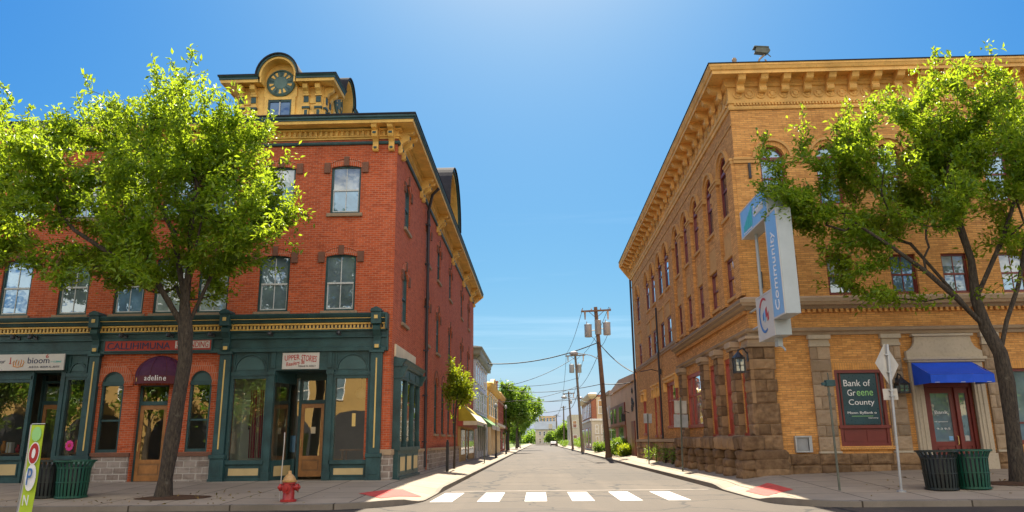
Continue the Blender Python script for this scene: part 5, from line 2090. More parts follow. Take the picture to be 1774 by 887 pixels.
# rooftop floodlight and small vent on the eaves
rl = thing('rooftop_floodlight', 'weathered floodlight tilted on the roof edge of the bank', 'floodlight', (8.2, 24.5, 14.38))
mb = MB()
mb.tube([(8.0, 24.5, 14.37), (8.12, 24.5, 14.62), (8.30, 24.5, 14.78)], .035, 6)
mb.tube([(8.45, 24.5, 14.37), (8.30, 24.5, 14.60)], .03, 6)
mb.box(7.92, 8.10, 24.42, 24.6, 14.36, 14.42)
mb.build('mount', M['brown_stone_cut'], rl)
mb = MB()
mb.prism([(7.96, 24.4, 14.86), (8.38, 24.4, 14.80), (8.50, 24.4, 14.90), (8.44, 24.4, 15.04), (8.02, 24.4, 15.07)], (0, .22, 0))
mb.prism([(7.93, 24.38, 15.05), (8.46, 24.38, 15.02), (8.44, 24.38, 15.06), (7.94, 24.38, 15.10)], (0, .28, 0))
mb.tube([(8.38, 24.5, 14.84), (8.52, 24.5, 14.70)], .02, 5)
mb.build('lamp_head', M['steel_d'], rl, bevel=.015)
vt = thing('roof_vent', 'small stone-coloured vent on the corner of the bank roof', 'vent', (7.2, 24.5, 14.37))
mb = MB()
mb.lathe([(.12, 0), (.13, .08), (.07, .14), (.09, .24), (.05, .31), (.01, .33)], (7.22, 24.5, 14.37), 10)
mb.build('vent_pot', M['brown_stone_cut'], vt)

# projecting sign with three cabinets
ps = thing('projecting_sign', 'tall blue and white projecting sign with a crossing panel on the bank corner', 'sign', (7.2, 23, 4.3))


def cabinet(x0, x1, y0, y1, z0, z1, side, name):
    mb = MB()
    mb.box(x0, x1, y0, y1, z0, z1, 0)
    o = mb.build(name, M['sign_pale'], ps, bevel=.015)
    f = MB()
    f.box(x0 - .012, x0 - .003, y0 + .05, y1 - .05, z0 + .05, z1 - .05)
    f.build('face', M[side], o)
    f = MB()
    for a, b, c, d in ((y0, y1, z0, z0 + .045), (y0, y1, z1 - .045, z1), (y0, y0 + .045, z0 + .045, z1 - .045), (y1 - .045, y1, z0 + .045, z1 - .045)):
        f.box(x0 - .02, x0 - .002, a, b, c, d)
    f.build('trim', M['sign_white'], o)
    return o


c1 = cabinet(6.90, 7.36, 21.40, 24.30, 7.92, 8.86, 'sign_blue', 'crossing_panel')
c2 = cabinet(6.88, 7.30, 20.66, 21.72, 4.85, 7.915, 'sign_blue', 'vertical_panel')
c3 = cabinet(6.90, 7.36, 21.74, 23.38, 4.40, 5.76, 'sign_white', 'emblem_panel')
Mt = Matrix.Translation((6.863, 21.19, 6.20)) @ Matrix.Rotation(rad(-90), 4, 'Z') @ Matrix.Rotation(rad(90), 4, 'X') @ Matrix.Rotation(rad(90), 4, 'Z')
text('Community', 2.3, .46, M['letter'], c2, Mt, shear=.15)
text('Commmn', 1.0, .34, M['letter'], c1, face_west(6.882, 22.3, 8.42), shear=.15)
mb = MB()
for k in range(5):
    y = 23.95 - .20 * k
    mb.prism([(6.884, y, 8.08), (6.884, y - .15, 8.08), (6.884, y - .17, 8.30 + .10 * k), (6.884, y - .02, 8.24 + .10 * k)], (-.008, 0, 0))
mb.build('emblem', M['teal'], c1)
text('banking', .9, .06, M['letter'], c1, face_west(6.882, 23.5, 8.02))
mb = MB()
mc = (22.62, 5.12)
for k in range(22):
    t0, t1 = rad(60 + k * 10.8), rad(60 + (k + 1) * 10.8)
    w0 = .05 + .05 * math.sin(math.pi * k / 22)
    w1 = .05 + .05 * math.sin(math.pi * (k + 1) / 22)
    q = []
    for t, rr in ((t0, .44), (t1, .44), (t1, .44 + w1), (t0, .44 + w0)):
        # the emblem is read from -X, so +Y lies to the left
        q.append((6.884, mc[0] - rr * .95 * math.cos(t), mc[1] + rr * 1.05 * math.sin(t)))
    mb.prism(q, (-.008, 0, 0), 0 if k < 8 else 1)
for k, (dy, z0, z1, mi) in enumerate(((.16, -.16, .10, 1), (.02, -.22, .16, 2), (-.14, -.10, .22, 0), (-.28, -.22, .06, 0))):
    mb.prism([(6.884, mc[0] + dy, mc[1] + z0), (6.884, mc[0] + dy - .13, mc[1] + z0 + .05), (6.884, mc[0] + dy - .13, mc[1] + z1), (6.884, mc[0] + dy, mc[1] + z1 - .07)], (-.008, 0, 0), mi)
mb.build('emblem', [M['ink_red'], M['ink_blue'], M['sign_blue']], c3)
mb = MB()
for z in (5.0, 5.6, 8.2, 8.7):
    mb.tube([(7.15, 24.99, z), (7.15, 22.9 if z < 6 else 24.2, z)], .035, 6)
mb.tube([(7.15, 23.6, 5.6), (7.15, 23.6, 8.2)], .05, 8)
mb.box(7.08, 7.22, 22.2, 22.5, 4.14, 4.40)
mb.tube([(7.15, 22.3, 4.2), (7.22, 22.1, 4.05), (7.22, 22.05, 3.98)], .03, 6)
mb.build('mounting_bracket', M['sign_pale'], ps)

# ------------------------------------------------------------------ trees
def blobs_sample(rng, blobs, n):
    vol = np.array([b[3] ** 3 for b in blobs])
    idx = rng.choice(len(blobs), n, p=vol / vol.sum())
    d = rng.normal(size=(n, 3))
    d /= np.linalg.norm(d, axis=1)[:, None]
    r_ = rng.random(n) ** .42
    B = np.array(blobs)
    return B[idx, :3] + d * (r_ * B[idx, 3])[:, None]


def clumped(rng, blobs, n, per=8, r_=.36):
    """tips in clumps, so that gaps stay open between the sprays"""
    c = blobs_sample(rng, blobs, max(1, n // per))
    p = np.repeat(c, per, axis=0)
    k = rng.normal(size=p.shape) * r_
    k[:, 2] *= .7
    return p + k


def grow(rng, trunk, tips, seg=.45, bias=.32):
    """greedy branch network: every tip joins the node that keeps its path to the root short"""
    P = [np.array(p, float) for p in trunk[0]]
    par = [-1] + list(range(len(P) - 1))
    start = trunk[1]
    plen = [0.0]
    for i in range(1, len(P)):
        plen.append(plen[-1] + np.linalg.norm(P[i] - P[i - 1]))
    for limb in trunk[2]:
        j = limb[0]
        for p in limb[1]:
            P.append(np.array(p, float))
            par.append(j)
            plen.append(plen[j] + np.linalg.norm(P[-1] - P[j]))
            j = len(P) - 1
    ok = [i >= start for i in range(len(P))]
    c = P[start]
    tips = tips[np.argsort(np.linalg.norm(tips - c, axis=1))]
    cap = 40000
    A = np.zeros((cap, 3))
    PL = np.zeros(cap)
    OK = np.zeros(cap, bool)
    n = len(P)
    A[:n] = P
    PL[:n] = plen
    OK[:n] = ok
    ends = []
    for t in tips:
        d = np.linalg.norm(A[:n] - t, axis=1)
        cost = d + bias * PL[:n]
        cost[~OK[:n]] = 1e9
        # prefer growing upwards / outwards
        cost += np.where(A[:n, 2] > t[2] + .3, .7, 0)
        j = int(np.argmin(cost))
        k = max(1, int(d[j] / seg))
        a = A[j].copy()
        mid = (a + t) / 2 + np.array([0, 0, -.10 * d[j]]) + rng.normal(size=3) * .05 * d[j]
        for s in range(1, k + 1):
            u = s / k
            p = (1 - u) ** 2 * a + 2 * u * (1 - u) * mid + u * u * t
            if s < k:
                p = p + rng.normal(size=3) * .03
            A[n] = p
            PL[n] = PL[j] + np.linalg.norm(p - A[j])
            OK[n] = True
            par.append(j)
            j = n
            n += 1
        ends.append(j)
    return A[:n], np.array(par), ends


def radii(par, ends, n, tip=.007, ex=2.35):
    r_ = np.zeros(n)
    ch = np.zeros(n, int)
    for i, p in enumerate(par):
        if p >= 0:
            ch[p] += 1
    acc = np.zeros(n)
    order = sorted(range(n), key=lambda i: -i)
    for i in order:
        if ch[i] == 0:
            acc[i] += tip ** ex
        r_[i] = acc[i] ** (1 / ex)
        if par[i] >= 0:
            acc[par[i]] += acc[i] + (tip * .22) ** ex
    return r_


def branch_mesh(mb, A, par, R_, n_big=9):
    kids = {}
    for i, p in enumerate(par):
        if p >= 0:
            kids.setdefault(p, []).append(i)
    stack = [(0, None)]
    while stack:
        s, prev = stack.pop()
        chain = [prev, s] if prev is not None else [s]
        rr = [min(R_[s] * 1.0, R_[prev]), R_[s]] if prev is not None else [R_[s]]
        i = s
        while i in kids:
            ks = sorted(kids[i], key=lambda q: -R_[q])
            for q in ks[1:]:
                stack.append((q, i))
            i = ks[0]
            chain.append(i)
            rr.append(R_[i])
        if len(chain) > 1:
            big = max(rr)
            nn = n_big if big > .06 else (5 if big > .02 else 3)
            mb.tube([A[k] for k in chain], [max(.004, q) for q in rr], nn, 0, False)


def leaves_mesh(name, mat, pts, dirs, rng, org, per, spread, lsize, parent, up=.35):
    """folded leaf blades in loose whorls round each twig"""
    n = len(pts) * per
    P = np.repeat(pts, per, axis=0)
    Dv = np.repeat(dirs, per, axis=0)
    off = rng.normal(size=(n, 3)) * spread
    P = P + off
    d = rng.normal(size=(n, 3)) + Dv * .9
    d[:, 2] += -.15 + up * rng.random(n)
    d /= np.linalg.norm(d, axis=1)[:, None]
    nn = rng.normal(size=(n, 3)) * .75 + np.array([0, 0, 1.0])
    nn -= d * (nn * d).sum(1)[:, None]
    nn /= np.linalg.norm(nn, axis=1)[:, None]
    s = np.cross(d, nn)
    ln = lsize * (.6 + .7 * rng.random(n))[:, None]
    wd = ln * (.17 + .07 * rng.random(n))[:, None]
    fold = wd * .45
    a = P
    mid = P + d * ln * .45
    b = P + d * ln - nn * ln * .14
    l = mid + s * wd + nn * fold
    r_ = mid - s * wd + nn * fold
    V = np.stack([a, l, b, r_], axis=1).reshape(-1, 3) - np.array(org)
    me = bpy.data.meshes.new(name)
    me.vertices.add(4 * n)
    me.vertices.foreach_set('co', V.astype(np.float32).ravel())
    base = (np.arange(n) * 4)[:, None]
    T = np.concatenate([base + np.array([0, 1, 2]), base + np.array([0, 2, 3])], axis=1).reshape(-1)
    me.loops.add(6 * n)
    me.loops.foreach_set('vertex_index', T.astype(np.int32))
    me.polygons.add(2 * n)
    me.polygons.foreach_set('loop_start', (np.arange(2 * n) * 3).astype(np.int32))
    me.polygons.foreach_set('loop_total', np.full(2 * n, 3, np.int32))
    me.materials.append(mat)
    me.update(calc_edges=True)
    o = bpy.data.objects.new(name, me)
    link(o, parent)
    ORG[o.name] = Vector(org)
    return o


def tree(name, label, trunk, blobs, ntips, seed, leaf_m, bark_m, rbase, per=19, spread=.12, lsize=.160, clump=None, group=None, seg=.30, flare=1.35):
    rng = np.random.default_rng(seed)
    base = trunk[0][0]
    root = thing(name, label, 'tree', tuple(base), group)
    tips = clumped(rng, blobs, ntips, 8, clump) if clump else blobs_sample(rng, blobs, ntips)
    A, par, ends = grow(rng, trunk, tips, seg)
    R_ = radii(par, ends, len(A))
    k = rbase / R_[0]
    w = np.clip((R_ - .012) / (R_[0] - .012), 0, 1)
    R_ = R_ * (1 + (k - 1) * w ** .75)
    mb = MB()
    R2 = R_.copy()
    R2[0] *= flare
    # knobbly trunk
    for i in range(1, len(trunk[0])):
        R2[i] *= 1 + .08 * math.sin(i * 2.3 + seed)
    branch_mesh(mb, A, par, R2)
    # leaf positions: twig ends and the last nodes before them
    pts, dirs = [], []
    cen = np.mean(np.array([b[:3] for b in blobs]), axis=0)
    for e in ends:
        j = e
        for s in range(3 if per not in (19,) else 4):
            p = A[j]
            q = A[par[j]] if par[j] >= 0 else p
            if R_[j] > .03:
                break
            dd = p - q
            nrm = np.linalg.norm(dd)
            if nrm > 1e-6:
                pts.append(p - dd * rng.random() * .5)
                dirs.append(dd / nrm)
            j = par[j]
            if j < 0:
                break
    pts, dirs = np.array(pts), np.array(dirs)
    # upright leader sprigs at the outside of the crown
    outer = [e for e in ends if A[e][2] > np.percentile(A[ends][:, 2], 62)]
    sp, sd = [], []
    for e in outer:
        if rng.random() < .32:
            hgt = rng.uniform(.25, .6)
            lean = rng.normal(size=2) * .12
            mb.tube([A[e], A[e] + np.array([lean[0] * .5, lean[1] * .5, hgt * .5]), A[e] + np.array([lean[0], lean[1], hgt])], [.007, .005, .004], 3)
            for t in np.linspace(.2, 1, 4):
                sp.append(A[e] + np.array([lean[0] * t, lean[1] * t, hgt * t]))
                sd.append(np.array([lean[0], lean[1], .8]))
    mb.build('trunk', M[bark_m], root, smooth=True)
    o = leaves_mesh('crown', M[leaf_m], pts, dirs, rng, base, per, spread, lsize, root)
    if sp:
        o2 = leaves_mesh('crown_sprigs', M[leaf_m], np.array(sp), np.array(sd), rng, base, 7, .05, lsize, root, .8)
    return root


def bl(y, lst):
    return [(x, y + dy, z, r_) for (x, dy, z, r_) in lst]


tree('street_tree', 'leafy street tree whose dark trunk stands in front of the plum awning', 
     ([(-9.62, 19.8, .12), (-9.60, 19.8, .7), (-9.53, 19.8, 1.6), (-9.47, 19.8, 2.6), (-9.38, 19.8, 3.7), (-9.45, 19.8, 4.5), (-9.55, 19.8, 5.3), (-9.5, 19.8, 6.3), (-9.6, 19.85, 7.4), (-9.5, 19.8, 8.6)], 5,
      [(5, [(-10.3, 19.5, 5.9), (-11.4, 19.3, 6.5), (-12.5, 19.2, 7.2)]), (5, [(-8.9, 20.0, 6.2), (-8.2, 20.2, 7.2)]), (6, [(-10.3, 20.3, 7.4), (-11.2, 20.8, 8.6)]),
       (6, [(-9.0, 19.2, 7.5), (-8.5, 18.9, 8.8)])]),
     bl(19.8, [(-9.9, 0, 10.9, 1.5), (-8.6, .2, 10.0, 1.3), (-7.4, 0, 8.6, 1.2), (-6.7, .2, 7.6, .8), (-6.6, -.2, 6.9, .5), (-7.9, -.6, 7.2, 1.2), (-10.4, -1.3, 8.9, 1.7), (-10.6, 1.5, 9.2, 1.8),
               (-12.4, .3, 9.9, 1.5), (-13.4, -.6, 8.6, 1.6), (-12.8, .6, 6.9, 1.2), (-10.6, -.9, 6.9, 1.3), (-10.4, 1.2, 7.2, 1.5), (-8.6, 1.1, 8.4, 1.4), (-8.6, -.4, 6.0, .6),
               (-11.8, -.4, 5.9, .7), (-14.3, .2, 7.3, 1.1), (-13.9, -.3, 6.1, .6), (-7.4, .1, 6.2, .5), (-9.3, 0, 12.0, .6), (-10.8, .2, 11.6, .6), (-13.8, .2, 10.4, .8), (-15.0, .0, 9.2, .8), (-13.0, 0, 5.7, .7), (-11.0, -.3, 5.5, .55), (-7.7, .1, 5.8, .5)]),
     860, 3, 'leaf', 'bark', .185, clump=.40)
tree('street_tree', 'leafy crown at the left edge of the pavement with its trunk out of sight',
     ([(-17.6, 20.4, .15), (-17.6, 20.4, 2.4), (-17.5, 20.4, 4.4), (-17.4, 20.4, 6.2)], 2, []),
     bl(20.4, [(-16.2, 0, 8.9, 1.6), (-15.6, .4, 10.2, 1.2), (-17.8, 0, 9.8, 2.0), (-16.0, -.3, 7.0, 1.2), (-18.6, .2, 8.0, 1.8), (-15.2, -.2, 8.0, .9), (-17, 0, 11.0, 1.0)]),
     360, 11, 'leaf', 'bark', .18, clump=.40)
tree('street_tree', 'leafy street tree leaning over the blue awning and the two right-hand bins',
     ([(12.55, 20.9, .14), (12.57, 20.9, .8), (12.62, 20.9, 1.8), (12.66, 20.9, 2.9), (12.62, 20.9, 3.7), (12.35, 20.9, 4.4), (12.2, 20.9, 5.2), (12.25, 20.9, 6.3), (12.1, 21, 7.6)], 4,
      [(4, [(13.0, 21.0, 4.6), (13.6, 21.2, 5.6), (14.2, 21.4, 7.0)]), (5, [(11.5, 20.6, 5.2), (10.7, 20.4, 5.9), (9.8, 20.3, 6.6), (8.9, 20.3, 7.3)]),
       (5, [(11.7, 21.2, 5.6), (11.0, 21.6, 7.0)]), (6, [(12.9, 20.4, 6.8), (13.4, 20.1, 8.2)])]),
     bl(20.9, [(8.0, 0, 8.2, 1.15), (8.5, .2, 9.7, 1.2), (7.5, 0, 7.6, .7), (7.6, .1, 9.0, .6), (8.2, .1, 10.3, .7), (9.7, -.4, 10.0, 1.3), (9.8, .8, 8.6, 1.3), (11.1, .2, 10.2, 1.4), (11.4, -1.2, 8.7, 1.4), (11.2, 1.3, 8.4, 1.4),
               (12.8, .2, 10.9, 1.5), (13.2, 1.2, 9.4, 1.5), (13.4, -1.2, 9.2, 1.5), (14.6, .2, 11.2, 1.3), (15.6, 0, 9.4, 1.7), (8.9, 0, 6.8, .8), (8.0, .1, 6.7, .5), (10.3, -.3, 6.1, .7), (9.5, .1, 5.7, .4),
               (14.3, .3, 7.6, 1.2), (12.4, -.5, 7.0, .8), (16.2, .2, 7.2, 1.1), (12.2, .2, 11.9, .6), (13.6, .2, 12.2, .5), (11.4, -.2, 5.0, .35)]),
     760, 7, 'leaf', 'bark', .19, clump=.40)

# soil squares round the two trunks
for nm, (cx, cy), H in (('a', (-9.4, 19.85), HL), ('b', (12.6, 20.85), HR)):
    g = MB()
    rr = random.Random(5)
    n = 18
    ring = [(cx + (.95 + rr.uniform(-.08, .08)) * math.cos(2 * math.pi * k / n), cy + (.62 + rr.uniform(-.06, .06)) * math.sin(2 * math.pi * k / n)) for k in range(n)]
    for k in range(n):
        a, b = ring[k], ring[(k + 1) % n]
        ma, mb_ = ((a[0] + cx) / 2, (a[1] + cy) / 2), ((b[0] + cx) / 2, (b[1] + cy) / 2)
        g.poly([(a[0], a[1], H(*a) + .008), (b[0], b[1], H(*b) + .008), (mb_[0], mb_[1], H(*mb_) + .05), (ma[0], ma[1], H(*ma) + .05)])
        g.poly([(ma[0], ma[1], H(*ma) + .05), (mb_[0], mb_[1], H(*mb_) + .05), (cx, cy, H(cx, cy) + .07)])
    struct(g.build('soil', M['soil'], smooth=True), 'stuff')

tree('young_tree', 'slender young tree with yellowing leaves in front of the red brick side wall',
     ([(-3.92, 36.0, .30), (-3.9, 36, 1.2), (-3.9, 36, 2.2), (-3.85, 36, 3.0), (-3.8, 36, 3.6)], 2, [(2, [(-4.1, 36, 2.9)]), (3, [(-3.5, 36.1, 3.5)])]),
     [(-3.8, 36, 4.2, .62), (-4.15, 36.1, 3.8, .45), (-3.3, 36, 3.75, .45), (-3.85, 35.8, 4.75, .40), (-3.6, 36.4, 3.7, .5), (-3.1, 36.1, 4.1, .3)],
     120, 5, 'leaf_warm', 'bark', .045, per=9, spread=.10, lsize=.16, seg=.25)
bo_ = MB()
bo_.box(-3.95, -3.83, 33.0, 33.12, .28, 1.52)
bo_.box(-3.93, -3.85, 33.02, 33.10, 1.52, 1.60)
tag(bo_.build('bollard', M['black_metal'], loc=(-3.9, 33, .3), bevel=.01), 'black post by the slender tree at the red brick side wall', 'bollard')

far_specs = [((-4.1, 104, .3), [(-4.0, 104, 5.2, 2.3), (-3.2, 105, 7.0, 2.0), (-5.2, 104, 6.6, 1.9), (-2.2, 104, 5.6, 1.6), (-4.3, 104, 8.3, 1.3)], 'round green tree after the brown brick house, first of the row'),
             ((-3.7, 132, .3), [(-3.4, 132, 6.0, 2.6), (-1.6, 133, 7.2, 2.3), (-4.2, 132, 8.2, 2.2), (-.6, 132, 6.2, 1.7), (-2.6, 132, 9.3, 1.5)], 'tallest round green tree hanging over the left kerb'),
             ((-4.4, 172, .3), [(-4.0, 172, 5.0, 2.3), (-2.8, 172, 6.4, 2.0), (-5.4, 172, 6.0, 2.0)], 'round green tree at the far end of the left row')]
for i, (b, blobs, lab) in enumerate(far_specs):
    tree('shade_tree', lab, ([b, (b[0], b[1], 1.8), (b[0] + .1, b[1], 3.4), (b[0] + .2, b[1], 4.6)], 2, []), blobs, 230, 20 + i, 'leaf_dk', 'bark', .2, per=16, spread=.32, lsize=.42, group='round trees along the left pavement', seg=.8)
for i, (x, y, h, lab) in enumerate(((7.6, 225, 6.5, 'small bright green tree behind the last telegraph poles'), (4.6, 262, 5.0, 'small green tree before the white end house'), (-7.5, 240, 6.0, 'small green tree left of the white end house'))):
    tree('distant_tree', lab, ([(x, y, .2), (x, y, h * .3), (x, y, h * .5)], 1, []), [(x, y, h * .62, h * .30), (x + h * .2, y, h * .5, h * .22), (x - h * .2, y, h * .52, h * .22)], 120, 40 + i, 'leaf_dk', 'bark', .15, per=14, spread=.4, lsize=.6, group='distant street trees', seg=1.0)

# trees across the main street, mirrored in the shop windows
mir = [(-23.5, 11.0, 'broad tree across the street, mirrored in the corner shop'), (-30.5, 12.0, 'broad tree across the street, mirrored in the arched windows'),
       (-37.5, 11.5, 'broad tree across the street, mirrored in the leftmost shop door'), (-44.0, 11.0, 'broad tree across the street, mirrored in the leftmost shop window'),
       (24.5, 10.5, 'broad tree across the street, mirrored in the bank window'), (31.0, 11.5, 'broad tree across the street, mirrored in the bank door'),
       (38.5, 11.0, 'broad tree across the street, mirrored in the window behind the leaning tree')]
for i, (x, h, lab) in enumerate(mir):
    y = -8.8
    tree('street_tree', lab, ([(x, y, .1), (x, y, 1.5), (x + .1, y, 2.6), (x, y, 4.2)], 2, []),
         [(x, y, h - 2.4, 2.2), (x + 1.7, y, h - 4.4, 1.9), (x - 1.7, y, h - 4.2, 1.9), (x + .6, y, h - 6.4, 1.9), (x - .9, y, h - 7.0, 1.8), (x, y - 1, h - 4.6, 2.0)],
         260, 60 + i, 'leaf_dk', 'bark', .2, per=14, spread=.34, lsize=.42, seg=.6)


def bush(x, y, w, h, seed, label, mat='leaf_dk', group=None, ln=None, z=.28, n=90, per=40, lsz=.16):
    rng = np.random.default_rng(seed)
    root = thing('shrub', label, 'shrub', (x, y, z), group)
    ln = ln or w
    pts = np.stack([x + rng.uniform(-w / 2, w / 2, n), y + rng.uniform(-ln / 2, ln / 2, n), z + h * (.12 + .78 * rng.random(n) ** .7)], 1)
    e = ((pts[:, 0] - x) / (w / 2)) ** 2 + ((pts[:, 1] - y) / (ln / 2)) ** 2
    pts = pts[e < 1.0]
    mb = MB()
    for p in pts[::3]:
        mb.tube([(x + (p[0] - x) * .3, y + (p[1] - y) * .3, z), tuple(p)], [.02, .006], 4)
    mb.build('stems', M['bark'], root)
    leaves_mesh('foliage', M[mat], pts, np.tile(np.array([0, 0, .6]), (len(pts), 1)), rng, (x, y, z), per, .13, lsz, root)
    return root


for i, (x, y, w, h, lab) in enumerate(((6.75, 60.5, .9, .75, 'reddish low shrub nearest the bank on the right pavement'), (6.7, 63.0, 1.1, 1.35, 'tallest round shrub before the tan building'),
                                       (6.6, 66.0, 1.0, 1.0, 'mid-sized shrub behind the round shrub by the tan building'), (6.7, 69.0, 1.0, .85, 'low shrub under the dark red shop panels'),
                                       (6.6, 84.0, 1.3, .95, 'clipped green shrub before the beige building'))):
    bush(x, y, w, h, 80 + i, lab, 'leaf_warm' if i == 0 else 'leaf_dk', 'shrubs along the right pavement', ln=w * 1.6)
bush(6.9, 128, 1.8, 1.7, 95, 'long bright hedge beyond the old brick shop', 'leaf_dk', None, 26)
bush(5.9, 176, 1.6, 1.3, 96, 'far bright hedge where the right kerb ends', 'leaf_dk', None, 24)
for i, (yy, hh) in enumerate(((39.2, .9), (41.5, .8), (44.6, 1.0), (47.5, .8))):
    bush(6.72, yy, .28, hh, 100 + i, ['leafy plant against the stone base below the three-part window', 'second leafy plant against the stone base, beside the downpipe', 'tall leafy plant against the stone base by the paired narrow windows', 'leafy plant furthest along the stone base of the bank'][i], 'leaf_dk', 'plants along the stone base', ln=.9, n=26, per=10, lsz=.12)

# fallen leaves round the kerb trees
rng_ = np.random.default_rng(31)
for (cx, cy, H) in ((-9.4, 19.6, HL), (12.4, 20.6, HR)):
    n_ = 120
    lx_, ly_ = cx + rng_.normal(size=n_) * 2.2, np.clip(cy + rng_.normal(size=n_) * 1.0, 18.4, 24.5)
    pz = np.array([H(a, b) for a, b in zip(lx_, ly_)]) + .012
    lit = leaves_mesh('leaf_litter', M['leaf_dry'], np.stack([lx_, ly_, pz], 1), np.zeros((n_, 3)), rng_, (cx, cy, 0), 1, .0, .10, None, .0)
    lit.location = (cx, cy, 0)
    lit.scale = (1, 1, 1)
    struct(lit, 'stuff')

# ------------------------------------------------------------------ street furniture
def trash_can(mat, x, y, z, label, h=.94, r=.39):
    t = thing('trash_can', label, 'litter bin', (x, y, z), 'slatted litter bins')
    mb = MB()
    n = 26
    for k in range(n):
        a = 2 * math.pi * k / n
        prof = [(r - .03, .06), (r - .01, .30), (r, .60), (r + .01, .76), (r + .06, .88), (r + .10, .94)]
        hw = .028
        for i in range(len(prof) - 1):
            (r0, z0), (r1, z1) = prof[i], prof[i + 1]
            q = []
            for rr, zz, th in ((r0, z0, -hw / r0), (r0, z0, hw / r0), (r1, z1, hw / r1), (r1, z1, -hw / r1)):
                q.append((rr * math.cos(a + th), rr * math.sin(a + th), zz * h / .94))
            q2 = [(p[0] * .965, p[1] * .965, p[2]) for p in q]
            mb.hexa(q2 + q)
    mb.build('slats', M[mat], t, local=True)
    mb = MB()
    mb.lathe([(r - .05, .02), (r + .0, .02), (r + .0, .07), (r - .05, .07)], (0, 0, 0), 28)
    mb.build('base_ring', M[mat], t, local=True)
    mb = MB()
    s = h / .94
    for k in range(28):
        a0, a1 = 2 * math.pi * k / 28, 2 * math.pi * (k + 1) / 28
        q = []
        for rr, zz in ((r + .06, .925), (r + .125, .925), (r + .125, .965), (r + .06, .965)):
            q.append((rr, zz * s))
        for i in range(4):
            p0, p1 = q[i], q[(i + 1) % 4]
            mb.poly([(p0[0] * math.cos(a0), p0[0] * math.sin(a0), p0[1]), (p0[0] * math.cos(a1), p0[0] * math.sin(a1), p0[1]), (p1[0] * math.cos(a1), p1[0] * math.sin(a1), p1[1]), (p1[0] * math.cos(a0), p1[0] * math.sin(a0), p1[1])])
    for zz, rr in ((.76, r + .022), (.40, r + .006)):
        for k in range(28):
            a0, a1 = 2 * math.pi * k / 28, 2 * math.pi * (k + 1) / 28
            mb.poly([(rr * math.cos(a0), rr * math.sin(a0), zz), (rr * math.cos(a1), rr * math.sin(a1), zz), (rr * math.cos(a1), rr * math.sin(a1), zz + .03), (rr * math.cos(a0), rr * math.sin(a0), zz + .03)])
    mb.build('rim', M[mat], t, local=True)
    mb = MB()
    mb.lathe([(r - .08, .05), (r - .06, .85), (r - .09, .85), (r - .10, .1)], (0, 0, 0), 24)
    mb.build('liner', M['ink'], t, local=True, smooth=True)
    return t


trash_can('can_black', 10.02, 19.85, HR(10.0, 19.8) - .01, 'black slatted bin beside the post of the diamond sign')
trash_can('can_green', 10.86, 19.95, HR(10.9, 19.9) - .01, 'dark green slatted bin between the black bin and the leaning tree')
trash_can('can_black', -12.95, 20.15, HL(-12.9, 20.1) - .01, 'black slatted bin just behind the lime flag banner')
trash_can('can_green', -12.18, 20.05, HL(-12.2, 20.0) - .01, 'dark green slatted bin below the magenta flower sticker')

hy = thing('fire_hydrant', 'red fire hydrant with a cream dome cap on the left pavement', 'fire hydrant', (-6.04, 18.75, HL(-6.04, 18.75)))
mb = MB()
mb.lathe([(.19, 0), (.19, .05), (.15, .055), (.135, .08), (.135, .40), (.16, .41), (.16, .45), (.14, .455)], n=20)
mb.build('barrel', M['hyd_red'], hy, local=True, auto=35)
mb = MB()
mb.lathe([(.175, .455), (.18, .49), (.15, .50), (.14, .54), (.105, .60), (.055, .635), (.045, .65), (.04, .70), (.02, .72)], n=20)
mb.build('dome_cap', M['hyd_top'], hy, local=True, auto=35)
for s in (-1, 1):
    mb = MB()
    mb.lathe([(.065, s * .10), (.065, s * .17), (.085, s * .175), (.085, s * .23), (.04, s * .235), (.035, s * .27), (.005, s * .275)], (0, 0, .33), 14, 0, 'x')
    mb.build('side_nozzle', M['hyd_red'], hy, local=True, auto=35)
mb = MB()
mb.lathe([(.085, -.10), (.085, -.16), (.11, -.165), (.11, -.21), (.05, -.215), (.045, -.25), (.005, -.255)], (0, 0, .31), 16, 0, 'y')
mb.build('front_nozzle', M['hyd_red'], hy, local=True, auto=35)
mk = thing('marker_rod', 'thin pale marker rod standing beside the fire hydrant', 'marker rod', (-6.32, 18.95, .16))
mb = MB()
mb.tube([(0, 0, -.02), (.01, 0, .7), (.03, 0, 1.35), (.02, .02, 1.62)], .012, 5)
mb.build('rod', M['sign_back_w'], mk, local=True)

# signs on posts
sp = thing('road_sign', 'back of a pale diamond road sign on a steel post by the black bin', 'road sign', (8.88, 19.55, HR(8.88, 19.55)))
mb = MB()
mb.tube([(0, 0, -.02), (.05, 0, 1.6), (.12, 0, 3.62)], .032, 8)
mb.lathe([(.11, -.01), (.11, .03), (.04, .05)], n=10)
mb.build('post', M['steel'], sp, local=True)
mb = MB()
yaw = rad(36)
cxs, czs, hd = .10, 3.12, .54
ux, uy = math.cos(yaw), math.sin(yaw)
nx, ny = -uy, ux
off = (.05 * nx, .05 * ny)
mb.prism([(cxs + off[0] + ux * a, off[1] + uy * a, czs + b) for a, b in ((-hd, 0), (-.03, -hd + .03), (.03, -hd + .03), (hd, 0), (.03, hd - .03), (-.03, hd - .03))], (nx * .006, ny * .006, 0))
mb.build('diamond_plate', M['sign_back_w'], sp, local=True)
mb = MB()
yaw2 = rad(-12)
ux, uy = math.cos(yaw2), math.sin(yaw2)
mb.prism([(.06 + ux * a, .045 + uy * a, 2.36 + b) for a, b in ((-.17, -.14), (.17, -.14), (.17, .14), (-.17, .14))], (0, .006, 0))
mb.build('lower_plate', M['sign_back_w'], sp, local=True)
mb = MB()
for z in (2.30, 2.44, 2.9, 3.34):
    mb.box(.02, .14, -.04, .05, z, z + .025)
mb.build('clamp', M['steel'], sp, local=True)

